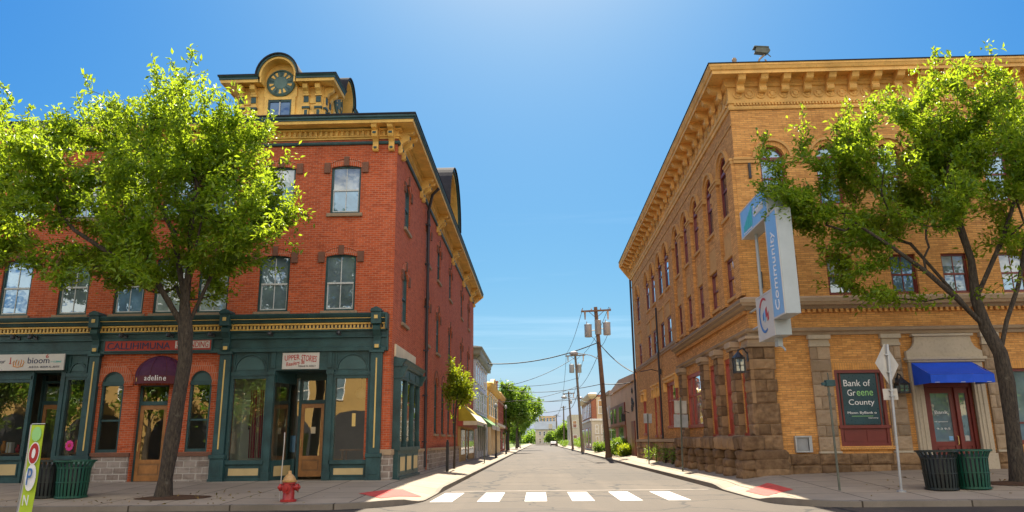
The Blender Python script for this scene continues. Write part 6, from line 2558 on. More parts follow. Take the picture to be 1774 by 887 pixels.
lpz = thing('leaning_post', 'thin leaning post topped by a small green box near the corner of the bank', 'post', (7.58, 20.05, HR(7.58, 20.0)))
mb = MB()
mb.tube([(0, 0, -.02), (.0, 0, 1.3), (.0, .0, 2.62)], .03, 8)
mb.lathe([(.05, 2.36), (.045, 2.42)], n=8)
mb.build('post', M['steel_d'], lpz, local=True)
mb = MB()
mb.box(-.07, .16, -.09, .09, 2.60, 2.76)
mb.box(-.16, -.07, -.05, .05, 2.62, 2.70)
mb.tube([(.02, 0, 2.76), (.02, 0, 2.92), (.0, 0, 2.95)], .012, 5)
mb.build('signal_box', M['green'], lpz, local=True, bevel=.01)


def post_sign(x, y, z, h, plates, label, lean=.05):
    t = thing('road_sign', label, 'road sign', (x, y, z), 'signs along the street')
    mb = MB()
    mb.box(-.03, .03, -.03, .03, -.02, h)
    o = mb.build('post', M['steel_d'], t, local=True)
    for (w_, z0, z1, mt) in plates:
        mb = MB()
        mb.box(-w_ / 2, w_ / 2, .032, .038, z0, z1)
        mb.build('plate', M[mt], t, local=True, bevel=.002)
    for ch in t.children:
        ch.rotation_euler = (0, lean * .6, 0)
    return t


post_sign(6.05, 33.0, HR(6.05, 33), 3.05, [(.60, 1.80, 2.34, 'steel'), (.52, 2.38, 2.92, 'sign_back_w')], 'grey post with two blank sign backs before the stone piers of the bank', .05)
post_sign(6.1, 43.2, HR(6.1, 43), 2.75, [(.46, 2.2, 2.72, 'steel')], 'grey post with one small blank sign back before the far half of the bank', .04)
post_sign(-3.45, 49.5, HL(-3.45, 50), 2.35, [(.12, 2.0, 2.4, 'steel_d')], 'thin dark post before the grey clapboard house', 0)


def street_lamp(x, y, h, label):
    t = thing('street_lamp', label, 'street lamp', (x, y, HL(x, y)), 'lamp posts along the left pavement')
    mb = MB()
    mb.tube([(0, 0, 0), (0, 0, .5), (0, 0, h)], [.12, .06, .045], 8)
    mb.build('post', M['black_metal'], t, local=True)
    mb = MB()
    mb.lathe([(.05, h), (.13, h + .10), (.15, h + .22), (.11, h + .34), (.03, h + .42)], n=12)
    mb.build('globe', M['transformer'], t, local=True, smooth=True)


street_lamp(-3.5, 64, 4.0, 'nearest lamp post on the left pavement, by the yellow house')
street_lamp(-3.5, 84, 4.8, 'lamp post before the brown brick front')
street_lamp(-3.5, 150, 5.0, 'furthest lamp post under the left row of trees')

# lime banner at the kerb
fb = thing('flag_banner', 'lime green feather flag banner leaning at the left kerb', 'banner', (-11.0, 16.5, 0))
mb = MB()
w0 = .36
nz = 16
for i in range(nz):
    za, zb = .12 + 1.9 * i / nz, .12 + 1.9 * (i + 1) / nz
    fa = .04 * math.sin(za * 2.2)
    fb_ = .04 * math.sin(zb * 2.2)
    mb.hexa([(-.19, fa, za), (.19, fa + .03, za), (.19, fa + .038, za), (-.19, fa + .008, za),
             (-.19, fb_, zb), (.19, fb_ + .03, zb), (.19, fb_ + .038, zb), (-.19, fb_ + .008, zb)], 0)
    mb.hexa([(-.235, fa, za), (-.192, fa, za), (-.192, fa + .008, za), (-.235, fa + .008, za),
             (-.235, fb_, zb), (-.192, fb_, zb), (-.192, fb_ + .008, zb), (-.235, fb_ + .008, zb)], 1)
mb.build('cloth', [M['lime'], M['sign_white']], fb, local=True)
mb = MB()
mb.tube([(-.25, .01, 0), (-.25, .03, 1.1), (-.25, .05, 2.05)], .014, 6)
mb.tube([(-.25, .05, 2.04), (.17, .05, 2.05)], .012, 6)
mb.tube([(-.45, .2, .02), (-.25, .0, .04), (.1, -.25, .02)], .016, 6)
mb.tube([(-.45, -.25, .02), (-.25, .0, .04), (.1, .25, .02)], .016, 6)
mb.build('pole', M['steel'], fb, local=True)
mb = MB()
ORG['cloth_dummy'] = Vector((0, 0, 0))


def flagtext(ch, w_, h_, z, mat, x=.0):
    o = text(ch, w_, h_, M[mat], None, Matrix.Translation((x, -.045, z)) @ Matrix.Rotation(rad(90), 4, 'X'), 'lettering', .006)
    o.parent = fb


def disc(cx, cz, rx, rz, y, mat, th=.006, n=22):
    m_ = MB()
    m_.prism([(cx + rx * math.cos(2 * math.pi * k / n), y, cz + rz * math.sin(2 * math.pi * k / n)) for k in range(n)], (0, th, 0))
    return m_.build('disc', M[mat], fb, local=True)


disc(0, 1.82, .15, .16, -.034, 'letter_g')
disc(0, 1.40, .17, .25, -.012, 'letter')
disc(0, 1.40, .145, .22, -.020, 'ink_red')
disc(0, 1.40, .055, .11, -.028, 'letter')
disc(0.01, .88, .165, .29, -.008, 'letter')
flagtext('P', .15, .36, .90, 'ink_blue')
flagtext('N', .16, .22, .40, 'letter')
fb.rotation_euler = (0, rad(1.5), rad(6))
fb.scale = (.66, .9, .97)

# ------------------------------------------------------------------ utility poles
def insul(mb, x, y, z):
    mb.lathe([(.02, 0), (.05, .03), (.035, .06), (.05, .09), (.035, .12), (.02, .17)], (x, y, z), 8)


def utility_pole(x, y, h, lean, arm, n_ins, trans, label, mat='pole_wood', r0=.19, zb=.14, rot=0.0, lampdir=None, lamp_z=8.0):
    t = thing('utility_pole', label, 'utility pole', (x, y, zb), 'utility poles along the right kerb')
    lx = lambda z: lean * z / h
    mb = MB()
    mb.tube([(0, 0, -.05), (lx(h * .3), 0, h * .3), (lx(h * .7), 0, h * .7), (lx(h), 0, h)], [r0, r0 * .9, r0 * .76, r0 * .66], 12)
    if r0 > .17:
        mb.tube([(0, 0, -.02), (0, 0, .35)], [r0 * 1.35, r0 * 1.1], 10)
    mb.build('post', M[mat], t, local=True, auto=50)
    mb = MB()
    cr, sr = math.cos(rot), math.sin(rot)
    za = h - .35
    cxx = lx(za)

    def A_(u, v, z):
        return (cxx + u * cr - v * sr, u * sr + v * cr - r0, z)
    mb.hexa([A_(-arm, -.06, za - .07 - .06), A_(arm, -.06, za - .07 + .06), A_(arm, .06, za - .07 + .06), A_(-arm, .06, za - .07 - .06),
             A_(-arm, -.06, za + .07 - .06), A_(arm, -.06, za + .07 + .06), A_(arm, .06, za + .07 + .06), A_(-arm, .06, za + .07 - .06)])
    for s in (-1, 1):
        mb.tube([A_(s * arm * .5, 0, za - .05), A_(0, .05, za - .62)], .022, 4)
    mb.build('crossarm', M[mat], t, local=True)
    mb = MB()
    for k in range(n_ins):
        u = -arm * .93 + 2 * arm * .93 * k / max(1, n_ins - 1)
        if abs(u) < .1:
            u = .25
        insul(mb, *A_(u, 0, za + .06 + .06 * u / arm))
    for u in (-.75, .78):
        if trans:
            mb.tube([A_(u * arm, 0, za - .05), A_(u * arm, 0, za - .75)], [.09, .05], 7)
    mb.build('insulators', M['brown_stone_cut'] if n_ins else M['ink'], t, local=True)
    for (u, z0, hh, rr) in trans:
        mb = MB()
        mb.lathe([(rr * .9, 0), (rr, .04), (rr, hh - .12), (rr * 1.06, hh - .10), (rr * 1.06, hh - .04), (rr * .5, hh)], (lx(z0) + u, -r0 * .6 if u == 0 else -.05, z0), 16)
        mb.tube([(lx(z0) + u - .1, -.05, z0 + hh - .02), (lx(z0) + u - .1, -.05, z0 + hh + .22)], [.05, .03], 6)
        mb.tube([(lx(z0) + u, 0, z0 + hh * .5), (lx(z0), 0, z0 + hh * .5)], .04, 5)
        mb.build('transformer', M['transformer'], t, local=True, auto=40)
    if lampdir:
        mb = MB()
        ax, az = lampdir
        mb.tube([(lx(lamp_z), 0, lamp_z), (lx(lamp_z) + ax * .35, 0, lamp_z + az * .7), (lx(lamp_z) + ax * .8, 0, lamp_z + az), (lx(lamp_z) + ax, 0, lamp_z + az)], .035, 6)
        mb.build('lamp_arm', M['steel'], t, local=True)
        mb = MB()
        mb.lathe([(.05, -.35), (.16, -.2), (.2, .1), (.15, .32), (.03, .4)], (lx(lamp_z) + ax * 1.0, 0, lamp_z + az), 10, 0, 'x')
        mb.build('lamp_head', M['transformer'], t, local=True, smooth=True)
    return t


utility_pole(5.68, 63, 12.35, -.62, 1.27, 4, [(-.82, 9.8, 1.10, .31), (.76, 9.95, 1.10, .31), (.03, 10.0, 1.25, .27)], 'nearest utility pole with three grey transformers, leaning over the right pavement', 'pole_wood', .23, .15, rad(4), (-2.2, .55), 7.9)
utility_pole(5.6, 98, 12.45, -.6, 1.30, 3, [(-.62, 9.9, 1.1, .32), (.36, 9.9, 1.1, .28)], 'second utility pole with a pair of transformers', 'pole_grey', .20, .15, rad(3), (-1.9, .3), 6.5)
utility_pole(5.6, 126, 9.3, -.45, 1.0, 3, [(.28, 7.3, .6, .15)], 'third utility pole with a plain crossarm', 'pole_grey', .18, .15, 0, (1.9, -.2), 8.4)
utility_pole(6.2, 186, 9.6, .1, .6, 2, [], 'fourth utility pole, thin and upright', 'pole_grey', .2, .2)
utility_pole(5.6, 232, 9.2, .0, .8, 2, [], 'fifth utility pole, furthest down the street', 'pole_grey', .22, .2)


def wire(pts, sag, r_, label, grp='overhead wires over the side street'):
    a, b = Vector(pts[0]), Vector(pts[1])
    n = 22
    P_ = []
    for i in range(n + 1):
        t = i / n
        p = a.lerp(b, t)
        p.z -= sag * 4 * t * (1 - t)
        P_.append(p - a)
    mb = MB()
    mb.tube(P_, r_, 5)
    o = mb.build('overhead_wire', M['wire'], local=True)
    o.location = a
    tag(o, label, 'wire', grp)
    return o


p1 = lambda z, dx=0: (5.68 - .62 * z / 12.35 + dx, 62.8, z + .15)
p2 = lambda z, dx=0: (5.6 - .6 * z / 12.45 + dx, 97.8, z + .15)
p3 = lambda z, dx=0: (5.6 - .45 * z / 9.3 + dx, 125.8, z + .15)
wire([(-4.35, 66.0, 8.15), p1(9.35)], .55, .045, 'thick sagging cable from the grey house eaves to the nearest pole')
wire([p1(9.35), (-4.3, 62, 10.2)], .3, .0135, 'thin wire from the nearest pole towards the red brick roof') if False else None
wire([p1(9.3), (7.6, 58.0, 6.45)], .35, .04, 'heavy cable drooping from the nearest pole to the tan building')
wire([p2(11.9), (-4.5, 84.0, 7.3)], .6, .032, 'cable from the second pole to the yellow house')
wire([p2(8.2), (-4.6, 92.0, 6.2)], .5, .028, 'low thin wire from the second pole to the brown house')
wire([p1(5.9), (7.25, 57.0, 5.75)], .1, .035, 'short low wire from the nearest pole to the tan wall')
wire([p1(5.6), p2(6.8)], .9, .035, 'low slack wire between the nearest and second poles')
wire([p2(6.6), (-4.3, 110, 7.5)], .4, .035, 'straight cable from the second pole into the left trees')
wire([p1(12.25, -1.1), p2(12.35, -1.15)], .5, .022, 'upper left wire between the nearest and second crossarms')
wire([p1(12.3, 1.1), p2(12.4, 1.15)], .5, .022, 'upper right wire between the nearest and second crossarms')
wire([p2(12.3, -1.15), p3(9.1, -.9)], .4, .026, 'upper left wire between the second and third crossarms')
wire([p2(12.3, 1.15), p3(9.1, .9)], .4, .026, 'upper right wire between the second and third crossarms')
wire([p3(9.1, -.9), (5.6, 186, 9.4)], .4, .03, 'wire from the third pole to the thin fourth pole')
wire([p2(7.5), p3(6.5)], .5, .035, 'low slack wire between the second and third poles')
wire([p3(6.6), (-4.2, 140, 6.8)], .5, .035, 'far low wire from the third pole to the left trees')
wire([p1(9.9, -.8), p1(8.9)], -.25, .02, 'short drop wire under the left transformer')
wire([p1(9.9, .75), p1(8.9)], .2, .02, 'short drop wire under the right transformer')

wire([p1(8.6), p2(7.9)], .5, .022, 'thin upper slack wire between the nearest and second poles')
wire([p2(9.2), (-4.5, 78.0, 7.2)], .5, .024, 'thin wire from the second pole to the yellow parapet')
wire([p1(5.9), (-4.2, 104.0, 8.4)], .5, .03, 'long wire from the nearest pole across to the first round tree')
wire([p3(8.2), (-4.6, 100.0, 7.0)], .5, .028, 'wire from the third pole to the brown brick eaves')
wire([p1(5.2), (7.2, 72.0, 5.9)], .25, .026, 'low wire from the nearest pole to the far end of the tan parapet')
wire([p2(7.0), (6.95, 104.0, 6.4)], .3, .03, 'drop wire from the second pole to the old brick shop')
wire([(5.6, 186, 9.4), (5.6, 232, 9.0)], .4, .04, 'wire between the two furthest poles')
wire([(5.6, 186, 7.4), (-6, 215, 7.0)], .4, .04, 'far wire crossing the end of the street')

# ------------------------------------------------------------------ houses along the side street
def win_grid(F, root, wins, fm, pm, hood_m=None, fw=.09):
    for (u0, u1, z0, z1) in wins:
        mb = MB()
        F.box(mb, u0, u0 + fw, .0, .028, z0, z1)
        F.box(mb, u1 - fw, u1, .0, .028, z0, z1)
        F.box(mb, u0 + fw, u1 - fw, .0, .028, z1 - fw, z1)
        F.box(mb, u0 - .05, u1 + .05, .0, .10, z0 - .08, z0)
        F.box(mb, u0 + fw, u1 - fw, .0, .022, (z0 + z1) / 2 - .035, (z0 + z1) / 2 + .035)
        if hood_m:
            F.box(mb, u0 - .10, u1 + .10, .0, .14, z1 + .002, z1 + .16, 1)
        o = mb.build('window', [M[fm], M[hood_m or fm]], root)
        p = MB()
        p.poly([F.P(u0 + fw * .5, .012, z0), F.P(u1 - fw * .5, .012, z0), F.P(u1 - fw * .5, .012, z1), F.P(u0 + fw * .5, .012, z1)])
        p.build('pane', M[pm], o)


def shell(root, x0, x1, y0, y1, z1, wm, roofm='membrane', z0=.1):
    mb = MB()
    mb.poly([(x0, y0, z0), (x1, y0, z0), (x1, y0, z1), (x0, y0, z1)])
    mb.poly([(x0, y1, z0), (x1, y1, z0), (x1, y1, z1), (x0, y1, z1)])
    mb.poly([(x0, y0, z0), (x0, y1, z0), (x0, y1, z1), (x0, y0, z1)])
    mb.poly([(x1, y0, z0), (x1, y1, z0), (x1, y1, z1), (x1, y0, z1)])
    mb.build('wall', M[wm], root)
    mb = MB()
    mb.box(x0 + .05, x1 - .05, y0 + .05, y1 - .05, z1 - .1, z1 - .02)
    mb.build('roof', M[roofm], root)


# ochre shop front at the far end of the red building is a canopy and door of its own
oc = thing('shop_canopy', 'ochre canvas canopy with a pale valance over the far shop door of the red building', 'awning', (-4.3, 50, 2.6))
F = FS
mb = MB()
n = 8
pr_ = [(1.15 * i / n, 3.85 - 1.10 * i / n + .10 * math.sin(math.pi * i / n)) for i in range(n + 1)]
for i in range(n):
    mb.poly([F.P(46.8, pr_[i][0], pr_[i][1]), F.P(55.8, pr_[i][0], pr_[i][1]), F.P(55.8, pr_[i + 1][0], pr_[i + 1][1]), F.P(46.8, pr_[i + 1][0], pr_[i + 1][1])], 1 if i > 4 else 0)
for u in (46.8, 55.8):
    mb.poly([F.P(u, 0, 2.75)] + [F.P(u, d, z) for d, z in reversed(pr_)])
mb.build('canopy', [M['ochre_canvas'], M['cream_canvas']], oc)
mb = MB()
mb.poly([F.P(46.8, 1.15, 2.75), F.P(55.8, 1.15, 2.75), F.P(55.8, 1.15, 2.50), F.P(46.8, 1.15, 2.50)])
mb.poly([F.P(46.8, 0, 2.75), F.P(46.8, 1.15, 2.75), F.P(46.8, 1.15, 2.50), F.P(46.8, 0, 2.50)])
mb.build('valance', M['cream_canvas'], oc)
sf2 = MB()
FS.box(sf2, 46.4, 57.3, 0, .12, .12, 2.45, 0)
for u0, u1 in ((47.2, 49.6), (50.4, 51.6), (52.6, 56.4)):
    FS.box(sf2, u0, u1, .12, .135, .75 if u1 - u0 > 1.3 else .3, 2.3, 1)
FS.box(sf2, 46.3, 57.4, 0, .3, 2.45, 2.75, 2)
sf2.build('side_shopfront', [M['ochre_wall'], M['glass_side'], M['maroon_l']], rb)

gh = thing('grey_house', 'grey clapboard three storey building after the red brick corner', 'building', (-8, 64, .2))
shell(gh, -14, -4.72, 57.95, 71.2, 8.2, 'grey_paint')
F = Fac('x', -4.72, 1)
wl_ = []
for u in (58.3, 60.2, 62.6, 64.5, 66.9, 68.9):
    wl_ += [(u, u + 1.15, 6.05, 7.55), (u, u + 1.15, 3.95, 5.45)]
win_grid(F, gh, wl_, 'white', 'glass_side', 'sash')
cn = MB()
sweep(cn, [(-14, 57.95), (-4.72, 57.95), (-4.72, 71.2)], [(0, -1), (1, -1), (1, 0)], [(0, 7.72), (.08, 7.75), (.10, 7.95), (.35, 8.02), (.40, 8.12), (.42, 8.35), (.55, 8.5), (.55, 8.6), (0, 8.75)], [0, 0, 0, 0, 0, 0, 0, 1])
for k in range(14):
    u = 58.3 + .95 * k
    F.box(cn, u, u + .16, .0, .38, 7.72, 8.03, 0)
cn.build('cornice', [M['soffit'], M['slate']], gh)
sf3 = MB()
F.box(sf3, 58.0, 71.1, .02, .10, 2.9, 3.35, 0)
for u0 in (58.0, 60.4, 62.8, 65.2, 67.6, 70.6):
    F.box(sf3, u0, u0 + .35, .02, .12, .15, 2.9, 0)
for u0 in (58.35, 60.75, 63.15, 65.55, 67.95):
    F.box(sf3, u0, u0 + 2.05, .01, .03, .8, 2.9, 1)
    F.box(sf3, u0, u0 + 2.05, .01, .06, .15, .8, 0)
    F.box(sf3, u0 + .98, u0 + 1.06, .03, .06, .8, 2.9, 0)
sf3.build('shopfront', [M['sash'], M['glass_bg']], gh)
ca = thing('awning', 'green awning with a pale front edge on the grey clapboard building', 'awning', (-4.4, 64, 2.7))
mb = MB()
mb.poly([F.P(58.2, .1, 3.6), F.P(69.5, .1, 3.6), F.P(69.5, 1.25, 2.75), F.P(58.2, 1.25, 2.75)], 0)
mb.poly([F.P(58.2, .1, 3.6), F.P(58.2, 1.25, 2.75), F.P(58.2, 1.25, 2.6), F.P(58.2, .1, 2.6)], 0)
mb.build('canopy', M['green_canvas'], ca)
mb = MB()
mb.poly([F.P(58.2, 1.252, 2.78), F.P(69.5, 1.252, 2.78), F.P(69.5, 1.252, 2.42), F.P(58.2, 1.252, 2.42)])
mb.build('valance', M['cream_canvas'], ca)

yh = thing('yellow_house', 'yellow two storey house with a small curved parapet', 'building', (-8, 80, .2))
shell(yh, -14, -4.66, 72.0, 89.5, 6.9, 'yellow_paint')
F = Fac('x', -4.66, 1)
win_grid(F, yh, [(73.2, 74.8, 4.0, 6.0), (76.0, 77.6, 4.0, 6.0), (79.4, 81.0, 4.0, 6.0), (82.4, 84.0, 4.0, 6.0), (86.0, 87.6, 4.0, 6.0)], 'white', 'glass_pale', 'cream')
cn = MB()
sweep(cn, [(-14, 72), (-4.66, 72), (-4.66, 89.5)], [(0, -1), (1, -1), (1, 0)], [(0, 6.3), (.08, 6.35), (.3, 6.6), (.36, 6.8), (.40, 6.95), (0, 7.05)], 0)
ap = arch_pts(76.5, 82.5, 6.9, .95, 14)
cn.prism([F.P(76.5, -.1, 6.9)] + [F.P(q[0], -.1, q[1]) for q in ap] + [F.P(82.5, -.1, 6.9)], F.N(.35))
F.box(cn, 72.0, 89.4, .02, .9, 3.0, 3.25, 1)
for u in (72.2, 76.5, 81.0, 85.5, 89.0):
    F.box(cn, u, u + .3, .02, .25, .15, 3.0, 1)
cn.build('cornice', [M['yellow_paint'], M['cream']], yh)
win_grid(F, yh, [(73, 76, .7, 2.8), (77.3, 80.5, .7, 2.8), (82, 85, .7, 2.8)], 'cream', 'glass_bg')

bh = thing('brown_brick_house', 'brown brick two storey shop beyond the yellow house', 'building', (-8, 96, .2))
shell(bh, -14, -4.6, 90.0, 108, 7.0, 'brown_brick')
F = Fac('x', -4.6, 1)
win_grid(F, bh, [(91.5 + 2.9 * k, 93.0 + 2.9 * k, 4.1, 6.1) for k in range(5)], 'maroon_l', 'glass_bg', 'brown_stone_cut')
cn = MB()
sweep(cn, [(-14, 90), (-4.6, 90), (-4.6, 108)], [(0, -1), (1, -1), (1, 0)], [(0, 6.5), (.1, 6.55), (.35, 6.9), (.35, 7.15), (0, 7.3)], 0)
F.box(cn, 90.2, 107.8, .02, .5, 3.1, 3.4, 1)
cn.build('cornice', [M['ochre_cornice'], M['maroon_l']], bh)
win_grid(F, bh, [(91, 95, .6, 2.9), (96.5, 98, .3, 2.9), (99.5, 104, .6, 2.9)], 'maroon_l', 'glass_bg')
mb = MB()
mb.box(-5.6, -4.9, 93, 94, 7.0, 8.6)
mb.box(-5.66, -4.84, 92.94, 94.06, 8.6, 8.75)
mb.build('chimney', M['brown_brick'], bh)

tb = thing('tan_building', 'tan stucco shop with a sloping parapet and dark scrollwork next to the bank', 'building', (11, 65, .2))
shell(tb, 7.2, 17, 55.2, 75.5, 5.9, 'tan_stucco')
F = Fac('x', 7.2, -1)
mb = MB()
mb.prism([F.P(55.2, -.2, 5.8), F.P(75.5, -.2, 5.8), F.P(75.5, -.2, 6.0), F.P(66, -.2, 6.6), F.P(55.2, -.2, 6.25)], F.N(.35))
mb.build('parapet', M['tan_stucco'], tb)
mb = MB()
F.box(mb, 63.0, 75.3, .02, .10, 2.75, 4.55, 0)
F.box(mb, 63.0, 75.3, .02, .45, 2.62, 2.75, 1)
for u0, u1 in ((64.5, 67), (69.5, 71.5), (73, 74.8)):
    F.box(mb, u0, u1, .10, .13, 3.0, 4.3, 2)
for u0, u1, m_ in ((62.9, 64.6, 3), (64.6, 68.0, 2), (68.0, 69.0, 0), (69.0, 71.0, 3), (71.0, 75.2, 2)):
    F.box(mb, u0, u1, .01, .06, .25, 2.62, m_)
F.box(mb, 57.0, 59.0, .01, .08, .25, 2.9, 0)
mb.build('shopfront', [M['maroon'], M['brown_stone'], M['glass_side'], M['maroon_l']], tb)
mb = MB()
rg = random.Random(9)
for k in range(7):
    cy, cz = 57.8 + rg.uniform(-.8, .8), 4.5 + rg.uniform(-.7, .7)
    r0 = rg.uniform(.2, .4)
    mb.tube([F.P(cy + r0 * (1 - i / 16) * math.cos(i * .6 + k), .05, cz + r0 * (1 - i / 16) * math.sin(i * .6 + k)) for i in range(15)], .035, 5)
mb.build('scrollwork', M['black_metal'], tb)
mb = MB()
mb.tube([F.P(60.5, 0, 3.6), F.P(60.5, .4, 3.75), F.P(60.5, .5, 3.5)], .03, 6)
mb.box(6.55, 6.85, 60.35, 60.65, 2.95, 3.5)
mb.build('wall_lamp', M['black_metal'], tb)
mb = MB()
mb.box(8.6, 12, 66.5, 75.4, 5.9, 7.0)
mb.build('roof_block', M['brown_stone'], tb)
be = thing('beige_building', 'narrow beige building between the tan shop and the old brick shop', 'building', (11, 80, .2))
shell(be, 7.25, 17, 75.6, 86.5, 6.2, 'beige_stucco')
F = Fac('x', 7.25, -1)
mb = MB()
F.box(mb, 75.6, 86.5, -.1, .18, 6.05, 6.32)
mb.build('cornice', M['brown_stone_cut'], be)
win_grid(F, be, [(77, 78, 3.7, 4.9), (79.6, 80.6, 3.7, 4.9), (82.2, 83.2, 3.7, 4.9), (76.4, 79.2, .6, 2.7), (80, 81.4, .3, 2.7), (82.2, 85.6, .6, 2.7)], 'sash', 'glass_bg')

ob = thing('old_brick_shop', 'two storey red brick shop with a pale ground floor and bracketed eaves', 'building', (11, 110, .2))
shell(ob, 6.95, 17, 99.0, 121.0, 7.3, 'brown_brick')
F = Fac('x', 6.95, -1)
G_ = Fac('y', 99.0, -1)
win_grid(F, ob, [(100.5 + 3.3 * k, 102.3 + 3.3 * k, 4.6, 6.4) for k in range(6)], 'white', 'glass_bg', 'brown_stone_cut')
mb = MB()
sweep(mb, [(6.95, 121), (6.95, 99.0), (7.6, 99.0)], [(-1, 0), (-1, -1), (0, -1)], [(0, 6.75), (.1, 6.8), (.4, 7.15), (.45, 7.4), (0, 7.55)], 0)
F.box(mb, 99.0, 121, .0, .25, 4.0, 4.25, 1)
G_.box(mb, 6.95, 11, .0, .2, 4.0, 4.25, 1)
mb.build('cornice', [M['cream'], M['white']], ob)
mb = MB()
F.box(mb, 99.05, 121, .01, .08, .2, 4.0, 0)
G_.box(mb, 6.87, 12, .01, .08, .2, 4.0, 0)
G_.box(mb, 7.6, 12, .012, .07, 4.25, 7.0, 1)
mb.build('ground_floor_render', [M['pale_wall'], M['beige_stucco']], ob)
win_grid(G_, ob, [(7.35, 7.75, 2.4, 3.5), (8.1, 8.6, 2.4, 3.5), (7.35, 7.8, .6, 2.1), (8.1, 8.6, .6, 2.1), (7.8, 8.5, 4.9, 6.6)], 'white', 'glass_bg')
for o in [c for c in ob.children if c.name.startswith('window')][-5:]:
    for q in [o]:
        q.location.y -= .08
win_grid(F, ob, [(101, 104, .7, 3.2), (106, 110, .7, 3.2), (112, 114, .4, 3.2), (116, 119.5, .7, 3.2)], 'maroon_l', 'glass_bg')
for o in [c for c in ob.children if c.name.startswith('window')][-4:]:
    o.location.x -= .085

wh = thing('pale_house', 'plain pale building behind the bright hedge', 'building', (9, 190, .2))
shell(wh, 7.6, 15, 184, 200, 7.6, 'pale_wall')
win_grid(Fac('y', 184, -1), wh, [(8.3, 9.3, 4.6, 6.2), (10.6, 11.6, 4.6, 6.2), (8.3, 9.3, 1.2, 2.9), (10.6, 11.6, 1.2, 2.9)], 'white', 'glass_bg')
eh = thing('end_house', 'white house with a blue-grey roof closing the far end of the street', 'building', (4, 305, .2))
shell(eh, -1.0, 7.2, 300, 312, 6.0, 'pale_wall')
win_grid(Fac('y', 300, -1), eh, [(.3 + 1.7 * k, 1.2 + 1.7 * k, 3.6, 5.2) for k in range(4)] + [(.3 + 1.7 * k, 1.2 + 1.7 * k, .9, 2.6) for k in range(4)], 'white', 'glass_bg')
mb = MB()
mb.prism([(-1.6, 299.4, 6.0), (-1.6, 306, 9.2), (-1.6, 312.6, 6.0)], (9.4, 0, 0))
mb.build('roof_slope', M['blue_roof'], eh)
mb = MB()
mb.box(4.2, 5.6, 299.8, 302, 6.2, 8.0)
mb.build('dormer', M['pale_wall'], eh)
fa = thing('far_block', 'far grey block rising behind the white end house', 'building', (4, 360, .2))
shell(fa, .5, 8.2, 355, 370, 12.8, 'tan_stucco')
win_grid(Fac('y', 355, -1), fa, [(1.0 + 1.5 * k, 1.9 + 1.5 * k, 10.4, 12.0) for k in range(5)], 'white', 'glass_bg')

rng_ = np.random.default_rng(77)
n_ = 2600
fx_ = rng_.uniform(-170, 190, n_)
tops = 7.5 + 3.5 * np.sin(fx_ * .09) + 2.0 * np.sin(fx_ * .31 + 1) + 1.2 * np.sin(fx_ * .83)
fz_ = rng_.random(n_) ** .8 * tops + .3
woods = leaves_mesh('far_woods', M['leaf_dk'], np.stack([fx_, 470 + rng_.uniform(-8, 8, n_), fz_], 1), np.tile(np.array([0, 0, .5]), (n_, 1)), rng_, (0, 470, 0), 8, .9, 2.0, None)
woods.location = (0, 470, 0)
struct(woods, 'stuff')

# parked cars at the end of the street
def car(x, y, mat, label):
    t = thing('parked_car', label, 'car', (x, y, 0))
    mb = MB()
    prof = [(-2.1, .35), (-2.15, .75), (-1.9, .95), (-1.2, 1.0), (-.6, 1.42), (.9, 1.45), (1.6, 1.0), (2.1, .9), (2.15, .4)]
    mb.prism([(-.85, p, z) for p, z in prof], (1.7, 0, 0))
    mb.build('body', M[mat], t, local=True, bevel=.08)
    mb = MB()
    mb.prism([(-.72, -1.22, 1.03), (-.66, -.68, 1.37), (.66, -.68, 1.37), (.72, -1.22, 1.03)], (0, -.02, .01))
    for s in (-1, 1):
        mb.prism([(s * .853, -.95, 1.02), (s * .853, -.55, 1.36), (s * .853, .85, 1.38), (s * .853, 1.35, 1.02)], (s * .008, 0, 0))
    mb.build('windows', M['glass_bg'], t, local=True)
    for sx in (-1, 1):
        for yy in (-1.35, 1.35):
            mb = MB()
            mb.lathe([(.33, -.1), (.33, .1), (.2, .11), (.02, .11)], (sx * .78, yy, .33), 14, 0, 'x')
            mb.build('wheel', M['ink'], t, local=True)
        mb = MB()
        mb.box(sx * .62 - .14, sx * .62 + .14, -2.19, -2.12, .62, .76)
        mb.build('tail_light', M['ink_red'], t, local=True)


car(4.6, 236, 'ink', 'dark car parked at the right kerb near the end of the street')

# ------------------------------------------------------------------ the far side of the main street (seen in the windows' reflections)
ra = thing('ochre_block', 'ochre building across the street, mirrored in the corner shop window', 'building', (-6, -19, .1))
shell(ra, -60, 4, -24, -14.5, 9.0, 'ochre_wall')
win_grid(Fac('y', -14.5, 1), ra, [(-58.4 + 3.7 * k, -57.2 + 3.7 * k, z, z + 1.9) for k in range(17) for z in (5.2,)], 'white', 'glass_up', 'cream')
mb = MB()
for k in range(-6, 2):
    cc_ = -15.4 + 7.4 * k
    ap = arch_pts(cc_ - 3.1, cc_ + 3.1, 1.5, 2.7, 14)
    mb.prism([(cc_ - 3.1, -14.45, .2)] + [(q[0], -14.45, q[1]) for q in ap] + [(cc_ + 3.1, -14.45, .2)], (0, .03, 0))
mb.build('shopfront', M['ink'], ra)
ra = thing('pale_block', 'pale rendered building across the street, mirrored in the bank windows', 'building', (20, -19, .1))
shell(ra, 7, 60, -24, -14.5, 8.0, 'beige_stucco')
win_grid(Fac('y', -14.5, 1), ra, [(8.5 + 3.1 * k, 9.7 + 3.1 * k, z, z + 1.9) for k in range(16) for z in (4.8,)], 'maroon_l', 'glass_up', 'cream')
mb = MB()
for k in range(8):
    mb.box(8 + 6 * k, 12.5 + 6 * k, -14.5, -14.44, .5, 3.2)
mb.build('shopfront', M['glass_up'], ra)

